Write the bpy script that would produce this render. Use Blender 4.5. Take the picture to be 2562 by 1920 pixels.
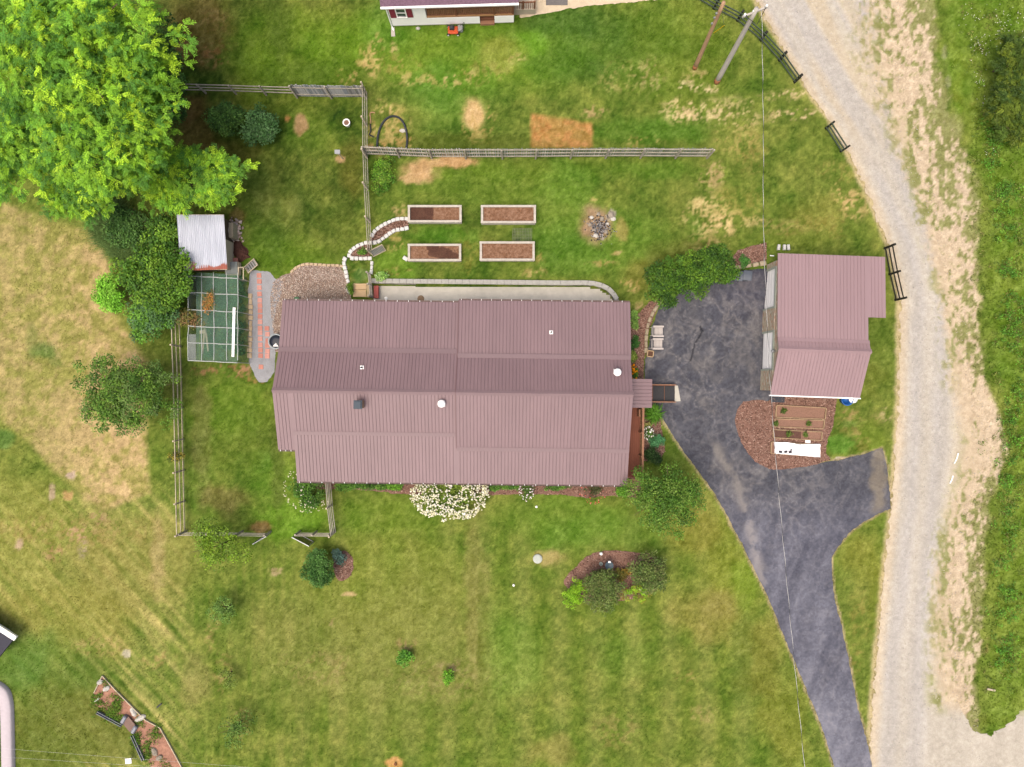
import bpy, math, random
import numpy as np
from mathutils import Vector, Matrix, geometry

# ------------------------------------------------------------------ clear, camera, sky, sun, exposure
for o in list(bpy.data.objects):
    bpy.data.objects.remove(o)
SC = bpy.context.scene
COL = SC.collection
H = 49.4            # camera height in metres
S = 36.0            # photograph pixels per metre on the ground
CX, CY = 1281.0, 960.0

cam_d = bpy.data.cameras.new('camera'); cam = bpy.data.objects.new('camera', cam_d); COL.objects.link(cam)
cam.location = (0, 0, H); cam.rotation_euler = (0, 0, 0)
cam_d.sensor_width = 36.0; cam_d.lens = 36.0 * H / (2562 / S)
cam_d.clip_start = 0.5; cam_d.clip_end = 3000
SC.camera = cam

SUN = Vector((-0.21, -0.24, 0.93)).normalized()
W = bpy.data.worlds.new('World'); SC.world = W; W.use_nodes = True
nt = W.node_tree; nt.nodes.clear()
sky = nt.nodes.new('ShaderNodeTexSky'); sky.sky_type = 'NISHITA'; sky.sun_disc = False
sky.sun_elevation = math.asin(SUN.z); sky.sun_rotation = math.atan2(SUN.x, SUN.y)
sky.air_density = 1.0; sky.dust_density = 10.0; sky.ozone_density = 0.3
bg = nt.nodes.new('ShaderNodeBackground'); bg.inputs['Strength'].default_value = 0.15
wo = nt.nodes.new('ShaderNodeOutputWorld')
nt.links.new(sky.outputs[0], bg.inputs[0]); nt.links.new(bg.outputs[0], wo.inputs[0])

sun_d = bpy.data.lights.new('sun', 'SUN'); sun_d.energy = 0.6; sun_d.angle = math.radians(36); sun_d.color = (1.0, 0.95, 0.87)
sun = bpy.data.objects.new('sun', sun_d); COL.objects.link(sun)
sun.rotation_euler = SUN.to_track_quat('Z', 'Y').to_euler(); sun.location = SUN * 60

SC.view_settings.view_transform = 'Standard'; SC.view_settings.look = 'None'
SC.view_settings.exposure = 0.52; SC.view_settings.gamma = 1.0; SC.view_settings.use_curve_mapping = False
SC.render.engine = 'CYCLES'
SC.cycles.max_bounces = 6; SC.cycles.diffuse_bounces = 3; SC.cycles.transparent_max_bounces = 12
K = 1.75            # displayed value of a flat sunlit surface over its base colour

rng = np.random.default_rng(11)
random.seed(5)

# ------------------------------------------------------------------ numbers
def lin(c):
    c = np.asarray(c, dtype=float) / 255.0
    return np.where(c <= 0.04045, c / 12.92, ((c + 0.055) / 1.055) ** 2.4)

def T(r, g, b, f=1.0):
    """base colour of a surface that looks r,g,b (0-255) lying flat in this light"""
    return tuple(np.minimum(lin((r, g, b)) / K * f, 0.85))

def smooth(a, b, x):
    t = np.clip((x - a) / (b - a), 0, 1)
    return t * t * (3 - 2 * t)

def _hash(ix, iy, seed):
    h = (ix.astype(np.int64) * 374761393 + iy.astype(np.int64) * 668265263 + seed * 974634777) & 0xffffffff
    h = ((h ^ (h >> 13)) * 1274126177) & 0xffffffff
    return ((h ^ (h >> 16)) & 0xffff) / 65535.0

def vnoise(x, y, seed=0):
    x = np.asarray(x, float); y = np.asarray(y, float)
    ix = np.floor(x); iy = np.floor(y); fx = x - ix; fy = y - iy
    fx = fx * fx * (3 - 2 * fx); fy = fy * fy * (3 - 2 * fy)
    a = _hash(ix, iy, seed); b = _hash(ix + 1, iy, seed); c = _hash(ix, iy + 1, seed); d = _hash(ix + 1, iy + 1, seed)
    return (a * (1 - fx) + b * fx) * (1 - fy) + (c * (1 - fx) + d * fx) * fy

def fbm(x, y, s, octv=3, seed=0):
    t = 0; a = 1.0; n = 0
    ca, sa = math.cos(0.6), math.sin(0.6)
    x = np.asarray(x, float) / s; y = np.asarray(y, float) / s
    for i in range(octv):
        t = t + a * vnoise(x, y, seed * 17 + i); n += a; a *= 0.55
        x, y = (x * ca - y * sa) * 2.03 + 7.1, (x * sa + y * ca) * 2.03 + 3.7
    return t / n

def inpoly(px, py, poly):
    px = np.asarray(px, float); py = np.asarray(py, float)
    r = np.zeros(px.shape, bool); n = len(poly)
    for i in range(n):
        x0, y0 = poly[i]; x1, y1 = poly[(i + 1) % n]
        if y0 == y1: continue
        r ^= ((y0 > py) != (y1 > py)) & (px < (x1 - x0) * (py - y0) / (y1 - y0) + x0)
    return r

def segdist(px, py, pts):
    d = np.full(np.shape(px), 1e9)
    for (x0, y0), (x1, y1) in zip(pts[:-1], pts[1:]):
        dx, dy = x1 - x0, y1 - y0; L = dx * dx + dy * dy + 1e-9
        t = np.clip(((px - x0) * dx + (py - y0) * dy) / L, 0, 1)
        d = np.minimum(d, np.hypot(px - x0 - t * dx, py - y0 - t * dy))
    return d

# ------------------------------------------------------------------ photograph pixel -> place
def Pw(px, py, z=0.0):
    k = (H - z) / H / S
    return Vector(((px - CX) * k, (CY - py) * k, z))

PATIO_LOW = [(931, 712), (1470, 716), (1503, 722), (1528, 738), (1543, 760), (1552, 775), (1552, 830), (931, 830)]
PATIO_W = [(Pw(*p, 0.2).x, Pw(*p, 0.2).y) for p in PATIO_LOW]
def hgt(x, y):
    x = np.asarray(x, float); y = np.asarray(y, float)
    h = 0.5 * smooth(4.6, 8.0, y)
    h = h + 0.10 * (fbm(x, y, 9.0, 2, 3) - 0.5) * smooth(8.5, 12, np.abs(y) + np.abs(x) * 0.25)
    return np.where(inpoly(x, y, PATIO_W), 0.0, h)

def G(px, py, dz=0.0):
    z = 0.0
    for _ in range(4):
        p = Pw(px, py, z); z = float(hgt(p.x, p.y))
    p = Pw(px, py, z); p.z = z + dz
    return p

def hz(x, y): return float(hgt(np.array([x]), np.array([y]))[0])

# ------------------------------------------------------------------ materials
MATS = {}
def mat(name, col, rough=0.7, var=0.15, scale=6.0, bump=0.0, bscale=None, metal=0.0, spec=0.3, attr=False, stretch=(1, 1, 1), transl=0.0, var2=None, scale2=0.6, coords='Object'):
    if name in MATS: return MATS[name]
    m = bpy.data.materials.new(name); m.use_nodes = True
    n = m.node_tree.nodes; l = m.node_tree.links; n.clear()
    out = n.new('ShaderNodeOutputMaterial'); b = n.new('ShaderNodeBsdfPrincipled')
    b.inputs['Roughness'].default_value = rough; b.inputs['Metallic'].default_value = metal
    b.inputs['Specular IOR Level'].default_value = spec
    tc = n.new('ShaderNodeTexCoord'); mp = n.new('ShaderNodeMapping'); mp.inputs['Scale'].default_value = stretch
    if coords == 'World':
        ge = n.new('ShaderNodeNewGeometry'); l.new(ge.outputs['Position'], mp.inputs['Vector'])
    else:
        l.new(tc.outputs[coords], mp.inputs['Vector'])
    nz = n.new('ShaderNodeTexNoise'); nz.inputs['Scale'].default_value = scale; nz.inputs['Detail'].default_value = 5.0; nz.inputs['Roughness'].default_value = 0.65
    l.new(mp.outputs[0], nz.inputs['Vector'])
    mr = n.new('ShaderNodeMapRange'); mr.inputs['From Min'].default_value = 0.3; mr.inputs['From Max'].default_value = 0.7
    mr.inputs['To Min'].default_value = 1 - var; mr.inputs['To Max'].default_value = 1 + var
    l.new(nz.outputs['Fac'], mr.inputs['Value'])
    fac = mr.outputs[0]
    if var2:
        nz2 = n.new('ShaderNodeTexNoise'); nz2.inputs['Scale'].default_value = scale2; nz2.inputs['Detail'].default_value = 4.0
        l.new(mp.outputs[0], nz2.inputs['Vector'])
        mr2 = n.new('ShaderNodeMapRange'); mr2.inputs['From Min'].default_value = 0.3; mr2.inputs['From Max'].default_value = 0.7
        mr2.inputs['To Min'].default_value = 1 - var2; mr2.inputs['To Max'].default_value = 1 + var2
        l.new(nz2.outputs['Fac'], mr2.inputs['Value'])
        mm = n.new('ShaderNodeMath'); mm.operation = 'MULTIPLY'
        l.new(fac, mm.inputs[0]); l.new(mr2.outputs[0], mm.inputs[1]); fac = mm.outputs[0]
    mul = n.new('ShaderNodeVectorMath'); mul.operation = 'SCALE'
    if attr:
        at = n.new('ShaderNodeAttribute'); at.attribute_name = 'col'; l.new(at.outputs['Color'], mul.inputs[0])
    else:
        mul.inputs[0].default_value = col
    l.new(fac, mul.inputs['Scale']); l.new(mul.outputs[0], b.inputs['Base Color'])
    if bump:
        bp = n.new('ShaderNodeBump'); bp.inputs['Strength'].default_value = 1.0; bp.inputs['Distance'].default_value = bump
        nb = n.new('ShaderNodeTexNoise'); nb.inputs['Scale'].default_value = bscale or scale; nb.inputs['Detail'].default_value = 4.0
        l.new(mp.outputs[0], nb.inputs['Vector']); l.new(nb.outputs['Fac'], bp.inputs['Height']); l.new(bp.outputs[0], b.inputs['Normal'])
    if transl:
        tr = n.new('ShaderNodeBsdfTranslucent'); l.new(mul.outputs[0], tr.inputs['Color'])
        mx = n.new('ShaderNodeMixShader'); mx.inputs[0].default_value = transl
        l.new(b.outputs[0], mx.inputs[1]); l.new(tr.outputs[0], mx.inputs[2]); l.new(mx.outputs[0], out.inputs[0])
    else:
        l.new(b.outputs[0], out.inputs[0])
    MATS[name] = m
    return m

# ------------------------------------------------------------------ mesh helpers
def link(o, parent=None):
    COL.objects.link(o)
    if parent is not None:
        o.parent = parent
        o.matrix_parent_inverse = (Matrix.LocRotScale(parent.location, parent.rotation_euler, parent.scale)).inverted() if parent.parent is None \
            else (PINV(parent)).inverted()
    return o

def PINV(p):
    m = Matrix.LocRotScale(p.location, p.rotation_euler, p.scale)
    if p.parent is None: return m
    return PINV(p.parent) @ p.matrix_parent_inverse @ m

def tag(o, label, cat, group=None, kind=None):
    if label: o['label'] = label
    if cat: o['category'] = cat
    if group: o['group'] = group
    if kind: o['kind'] = kind
    return o

def thing(name, label, cat, loc, group=None, rz=0.0):
    o = bpy.data.objects.new(name, None); o.empty_display_size = 0.3
    o.location = loc; o.rotation_euler = (0, 0, rz)
    COL.objects.link(o)
    return tag(o, label, cat, group)

class MB:
    def __init__(s): s.v = []; s.f = []
    def add(s, vs, fs):
        b = len(s.v); s.v += [tuple(v) for v in vs]; s.f += [tuple(b + i for i in f) for f in fs]; return s
    def box(s, c, d, rz=0.0, m=None):
        x, y, z = d[0] / 2, d[1] / 2, d[2] / 2
        vs = [Vector((i * x, j * y, k * z)) for k in (-1, 1) for j in (-1, 1) for i in (-1, 1)]
        R = m if m is not None else Matrix.Rotation(rz, 3, 'Z')
        c = Vector(c)
        return s.add([c + R @ v for v in vs], [(0, 2, 3, 1), (4, 5, 7, 6), (0, 1, 5, 4), (2, 6, 7, 3), (0, 4, 6, 2), (1, 3, 7, 5)])
    def cham(s, c, d, ch, rz=0.0):
        """box whose vertical and top edges are chamfered"""
        x, y, z = d[0] / 2, d[1] / 2, d[2]
        R = Matrix.Rotation(rz, 3, 'Z'); c = Vector(c)
        def ring(a, zz): 
            X, Y = x - a, y - a; q = min(ch * 0.9, X * .6, Y * .6)
            return [(-X + q, -Y, zz), (X - q, -Y, zz), (X, -Y + q, zz), (X, Y - q, zz), (X - q, Y, zz), (-X + q, Y, zz), (-X, Y - q, zz), (-X, -Y + q, zz)]
        vs = ring(0, 0) + ring(0, z - ch) + ring(ch, z)
        fs = [(i, (i + 1) % 8, 8 + (i + 1) % 8, 8 + i) for i in range(8)] + [(8 + i, 8 + (i + 1) % 8, 16 + (i + 1) % 8, 16 + i) for i in range(8)] + [tuple(range(16, 24)), tuple(range(7, -1, -1))]
        return s.add([c + R @ Vector(v) for v in vs], fs)
    def bar(s, a, b, w, h, up=(0, 0, 1)):
        a = Vector(a); b = Vector(b); d = (b - a); L = d.length
        if L < 1e-6: return s
        d = d / L; u = Vector(up)
        if abs(d.dot(u)) > 0.98: u = Vector((1, 0, 0))
        sd = d.cross(u).normalized(); u = sd.cross(d)
        m = Matrix((d, sd, u)).transposed()
        return s.box((a + b) / 2, (L, w, h), m=m)
    def tube(s, pts, r, n=8, cap=True):
        pts = [Vector(p) for p in pts]; rs = r if isinstance(r, (list, tuple)) else [r] * len(pts)
        base = len(s.v); prev = None
        for i, p in enumerate(pts):
            d = (pts[min(i + 1, len(pts) - 1)] - pts[max(i - 1, 0)]).normalized()
            if prev is None:
                u = Vector((0, 0, 1)) if abs(d.z) < 0.9 else Vector((1, 0, 0))
                u = (u - d * u.dot(d)).normalized()
            else:
                u = (prev - d * prev.dot(d)).normalized()
            prev = u; w = d.cross(u)
            for k in range(n):
                a = 2 * math.pi * k / n
                s.v.append(tuple(p + (u * math.cos(a) + w * math.sin(a)) * rs[i]))
        for i in range(len(pts) - 1):
            for k in range(n):
                a = base + i * n + k; b = base + i * n + (k + 1) % n
                s.f.append((a, b, b + n, a + n))
        if cap:
            s.f.append(tuple(base + k for k in range(n - 1, -1, -1)))
            s.f.append(tuple(base + (len(pts) - 1) * n + k for k in range(n)))
        return s
    def lathe(s, prof, c=(0, 0, 0), n=16, cap=True):
        """prof: (radius, z) from bottom to top"""
        base = len(s.v); c = Vector(c)
        for r, z in prof:
            for k in range(n):
                a = 2 * math.pi * k / n; s.v.append((c.x + r * math.cos(a), c.y + r * math.sin(a), c.z + z))
        for i in range(len(prof) - 1):
            for k in range(n):
                a = base + i * n + k; b = base + i * n + (k + 1) % n
                s.f.append((a, b, b + n, a + n))
        if cap:
            s.f.append(tuple(base + k for k in range(n - 1, -1, -1)))
            s.f.append(tuple(base + (len(prof) - 1) * n + k for k in range(n)))
        return s
    def xf(s, m):
        s.v = [tuple(m @ Vector(v)) for v in s.v]; return s
    def mesh(s, name, m, smooth_=False):
        me = bpy.data.meshes.new(name); me.from_pydata(s.v, [], s.f); me.update()
        if m is not None: me.materials.append(m)
        if smooth_: me.polygons.foreach_set('use_smooth', [True] * len(me.polygons))
        return me
    def build(s, name, m, parent=None, smooth_=False, centre=True):
        V = np.array(s.v)
        loc = Vector((0, 0, 0))
        if centre:
            lo = V.min(0); hi = V.max(0); loc = Vector(((lo[0] + hi[0]) / 2, (lo[1] + hi[1]) / 2, lo[2]))
            s.v = [tuple(x) for x in (V - np.array(loc))]
        o = bpy.data.objects.new(name, s.mesh(name, m, smooth_)); o.location = loc
        return link(o, parent)

def place(mesh, name, loc, rz=0.0, parent=None, scale=(1, 1, 1), rot=None):
    o = bpy.data.objects.new(name, mesh); o.location = loc; o.scale = scale
    o.rotation_euler = rot if rot is not None else (0, 0, rz)
    return link(o, parent)

def np_mesh(name, V, F, colr, m, parent=None, smooth_=False, loc=None):
    """V (n,3), F (m,k) all faces with k corners, colr (n,3)"""
    V = np.asarray(V, np.float32); F = np.asarray(F, np.int32); k = F.shape[1]
    if loc is None:
        lo = V.min(0); hi = V.max(0); loc = np.array([(lo[0] + hi[0]) / 2, (lo[1] + hi[1]) / 2, lo[2]])
    loc = np.asarray(loc, np.float32)
    me = bpy.data.meshes.new(name)
    me.vertices.add(len(V)); me.vertices.foreach_set('co', (V - loc).ravel())
    me.loops.add(F.size); me.loops.foreach_set('vertex_index', F.ravel())
    me.polygons.add(len(F)); me.polygons.foreach_set('loop_start', np.arange(0, F.size, k, dtype=np.int32))
    me.update(calc_edges=True)
    if smooth_: me.polygons.foreach_set('use_smooth', np.ones(len(F), bool))
    if colr is not None:
        a = me.attributes.new('col', 'FLOAT_COLOR', 'POINT')
        c = np.ones((len(V), 4), np.float32); c[:, :3] = colr
        a.data.foreach_set('color', c.ravel())
    me.materials.append(m)
    o = bpy.data.objects.new(name, me); o.location = Vector([float(q) for q in loc])
    return link(o, parent)

def densify(pts, step, closed=True):
    out = []; n = len(pts)
    for i in range(n if closed else n - 1):
        a = pts[i]; b = pts[(i + 1) % n]; L = math.hypot(b[0] - a[0], b[1] - a[1]); k = max(1, int(L / step))
        for j in range(k): out.append((a[0] + (b[0] - a[0]) * j / k, a[1] + (b[1] - a[1]) * j / k))
    if not closed: out.append(tuple(pts[-1]))
    return out

def spline(pts, n=6, closed=False):
    P = [np.array(p, float) for p in pts]; N = len(P); out = []
    for i in range(N if closed else N - 1):
        p0 = P[(i - 1) % N] if closed or i > 0 else P[0]; p1 = P[i]; p2 = P[(i + 1) % N]; p3 = P[(i + 2) % N] if closed or i + 2 < N else P[-1]
        for j in range(n):
            t = j / n
            out.append(tuple(0.5 * ((2 * p1) + (-p0 + p2) * t + (2 * p0 - 5 * p1 + 4 * p2 - p3) * t * t + (-p0 + 3 * p1 - 3 * p2 + p3) * t ** 3)))
    if not closed: out.append(tuple(P[-1]))
    return out

def sheet(name, poly, dz, m, colfn=None, step=7.0, jit=2.0, edge=4.0, parent=None, kind='structure', label=None, cat=None, curve=False):
    """a ground cover: outline in photograph pixels, draped on the terrain at +dz"""
    if curve: poly = spline(poly, 5, True)
    b = np.array(densify(poly, edge))
    if jit:
        ph = np.arange(len(b))
        b = b + jit * 2 * np.stack([fbm(b[:, 0], b[:, 1], 9, 2, 41) - .5, fbm(b[:, 0], b[:, 1], 9, 2, 57) - .5], 1) * 2
    bl = [tuple(q) for q in b]
    xs = np.arange(b[:, 0].min(), b[:, 0].max(), step); ys = np.arange(b[:, 1].min(), b[:, 1].max(), step)
    gx, gy = np.meshgrid(xs, ys); gx = gx.ravel() + rng.uniform(-.25, .25, gx.size) * step; gy = gy.ravel() + rng.uniform(-.25, .25, gy.size) * step
    ins = inpoly(gx, gy, bl)
    gx, gy = gx[ins], gy[ins]
    if len(gx):
        keep = segdist(gx, gy, bl + [bl[0]]) > step * 0.45
        gx, gy = gx[keep], gy[keep]
    pts = [Vector(q) for q in bl] + [Vector((x, y)) for x, y in zip(gx, gy)]
    nb = len(bl)
    ov, oe, of, _, _, _ = geometry.delaunay_2d_cdt(pts, [(i, (i + 1) % nb) for i in range(nb)], [], 1, 1e-4)
    A = np.array([(p.x, p.y) for p in ov]); F = np.array([f for f in of if len(f) == 3])
    z = np.zeros(len(A))
    for _ in range(4):
        k = (H - z) / H / S; X = (A[:, 0] - CX) * k; Y = (CY - A[:, 1]) * k; z = hgt(X, Y)
    V = np.stack([X, Y, z + dz], 1)
    a, bb, c = V[F[:, 0]], V[F[:, 1]], V[F[:, 2]]
    nz = np.cross(bb - a, c - a)[:, 2]; F[nz < 0] = F[nz < 0][:, ::-1]
    colr = colfn(A[:, 0], A[:, 1]) if colfn else None
    o = np_mesh(name, V, F, colr, m, parent, True)
    if kind and parent is None: o['kind'] = kind
    if label: o['label'] = label
    if cat: o['category'] = cat
    return o

# ------------------------------------------------------------------ outlines on the ground (photograph pixels)
ROAD_L = [(1850, -60), (1880, -20), (1924, 60), (1960, 125), (2000, 190), (2035, 250), (2075, 300), (2120, 380), (2165, 470), (2195, 545), (2222, 615), (2236, 680), (2252, 760), (2250, 880), (2248, 1000), (2243, 1110), (2236, 1180), (2231, 1260), (2222, 1340), (2212, 1420), (2206, 1510), (2196, 1600), (2190, 1680), (2183, 1780), (2178, 1860), (2176, 1990)]
ROAD_R = [(2240, -60), (2232, 60), (2222, 150), (2250, 240), (2278, 340), (2296, 440), (2330, 540), (2352, 640), (2378, 740), (2396, 850), (2412, 960), (2440, 1050), (2470, 1105), (2450, 1180), (2408, 1280), (2384, 1380), (2374, 1470), (2380, 1580), (2384, 1680), (2400, 1770), (2434, 1828), (2480, 1842), (2520, 1812), (2566, 1772), (2660, 1700), (2660, 1990)]
VERGE_R = [(2345, -60), (2345, 150), (2388, 300), (2440, 450), (2448, 600), (2450, 800), (2470, 950), (2525, 1120), (2482, 1250), (2462, 1400), (2460, 1560), (2440, 1700), (2452, 1850)]
DRIVE = [(1662, 745), (1643, 785), (1628, 830), (1621, 880), (1614, 900), (1612, 1000), (1640, 1018), (1667, 1063), (1690, 1100), (1712, 1132), (1757, 1191), (1789, 1238), (1815, 1284), (1841, 1333), (1867, 1382), (1891, 1434), (1920, 1489), (1949, 1565), (1978, 1632), (2007, 1701), (2042, 1785), (2065, 1846), (2087, 1919), (2108, 1985),
         (2196, 1985), (2178, 1900), (2167, 1846), (2146, 1774), (2135, 1716), (2123, 1649), (2106, 1571), (2094, 1521), (2085, 1483), (2082, 1440), (2081, 1395), (2094, 1372), (2123, 1334), (2167, 1302), (2199, 1285), (2228, 1273), (2225, 1221), (2216, 1157), (2207, 1121), (2167, 1134), (2135, 1143), (2091, 1152), (2036, 1163), (1980, 1171), (1937, 1175), (1914, 1168), (1888, 1154), (1859, 1116), (1842, 1075), (1839, 1050), (1844, 1025), (1860, 1007), (1888, 1003), (1960, 1004), (1960, 960), (1960, 690), (1912, 672), (1824, 682), (1760, 700), (1690, 728)]
MULCH_G = [(1937, 1176), (1914, 1169), (1888, 1155), (1859, 1117), (1842, 1076), (1839, 1050), (1844, 1025), (1860, 1006), (1888, 1001), (1925, 1004), (1940, 985), (2094, 988), (2092, 1012), (2082, 1070), (2071, 1099), (2065, 1134), (2080, 1150), (2036, 1164), (1980, 1172)]
MULCH_E = [(1625, 755), (1650, 748), (1655, 752), (1636, 790), (1622, 830), (1616, 880), (1611, 900), (1610, 962), (1570, 962), (1570, 800), (1600, 782)]
MULCH_SE = [(1606, 1008), (1632, 1010), (1640, 1020), (1652, 1055), (1660, 1100), (1664, 1128), (1650, 1150), (1606, 1155)]
MULCH_S = [(744, 1185), (744, 1222), (860, 1224), (940, 1228), (985, 1235), (1040, 1238), (1100, 1240), (1200, 1240), (1300, 1236), (1400, 1238), (1470, 1246), (1530, 1240), (1590, 1246), (1606, 1225), (1596, 1185)]
MULCH_I = [(1413, 1462), (1419, 1440), (1442, 1417), (1465, 1394), (1497, 1381), (1540, 1378), (1598, 1383), (1633, 1390), (1658, 1420), (1655, 1460), (1620, 1490), (1560, 1502), (1500, 1500), (1450, 1500)]
MULCH_R = [(884, 1414), (878, 1440), (860, 1452), (842, 1446), (834, 1415), (842, 1388), (860, 1378), (878, 1390)]
MULCH_N = [(1824, 672), (1828, 650), (1846, 628), (1880, 616), (1917, 608), (1917, 652), (1870, 662)]
MULCH_W = [(926, 610), (928, 596), (944, 576), (965, 563), (990, 553), (1022, 548), (1022, 571), (1000, 576), (980, 584), (962, 597), (948, 606), (930, 610), (912, 612), (892, 622), (876, 636), (873, 646), (900, 648), (926, 647)]
GRAVELW = [(626, 676), (672, 680), (690, 700), (708, 704), (704, 735), (694, 765), (688, 790), (686, 830), (690, 885), (686, 931), (669, 955), (649, 957), (638, 943), (624, 908), (622, 800), (623, 700)]
PEBBLE = [(684, 706), (706, 690), (727, 683), (745, 668), (764, 663), (814, 664), (854, 668), (866, 696), (878, 738), (882, 790), (720, 800), (708, 880), (690, 880), (680, 800), (676, 745)]
PATIO = [(933, 716), (1470, 718), (1503, 724), (1527, 740), (1541, 762), (1546, 800), (933, 800)]
TANDRIVE = [(1342, 38), (1372, 34), (1420, 22), (1500, 13), (1580, 6), (1660, -2), (1720, -60), (1300, -60), (1300, 45)]
GARDEN_BL = [(258, 1690), (290, 1725), (330, 1765), (365, 1800), (402, 1820), (430, 1870), (456, 1918), (470, 1960), (392, 1960), (375, 1912), (352, 1870), (338, 1835), (318, 1822), (295, 1800), (262, 1775), (237, 1765), (236, 1730)]
MEADOW = [(-60, 470), (130, 540), (250, 575), (285, 660), (300, 780), (345, 850), (380, 900), (378, 1100), (388, 1240), (265, 1290), (205, 1265), (170, 1225), (120, 1185), (60, 1110), (-60, 1020)]

def rl(py): return np.interp(py, [p[1] for p in ROAD_L], [p[0] for p in ROAD_L])
RRY = ROAD_R[:21]
def rr(py): return np.interp(py, [p[1] for p in RRY], [p[0] for p in RRY])
def vr(py): return np.interp(py, [p[1] for p in VERGE_R], [p[0] for p in VERGE_R])

def blobm(px, py, cx, cy, rx, ry, rot=0.0, soft=0.35, warp=0.5, ns=28, seed=1):
    dx = px - cx; dy = py - cy; c, s = math.cos(rot), math.sin(rot)
    u = (dx * c + dy * s) / rx; v = (-dx * s + dy * c) / ry
    d = np.sqrt(u * u + v * v) + warp * 2 * (fbm(px, py, ns, 3, seed) - 0.5)
    return 1 - smooth(1 - soft, 1 + soft, d)

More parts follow.
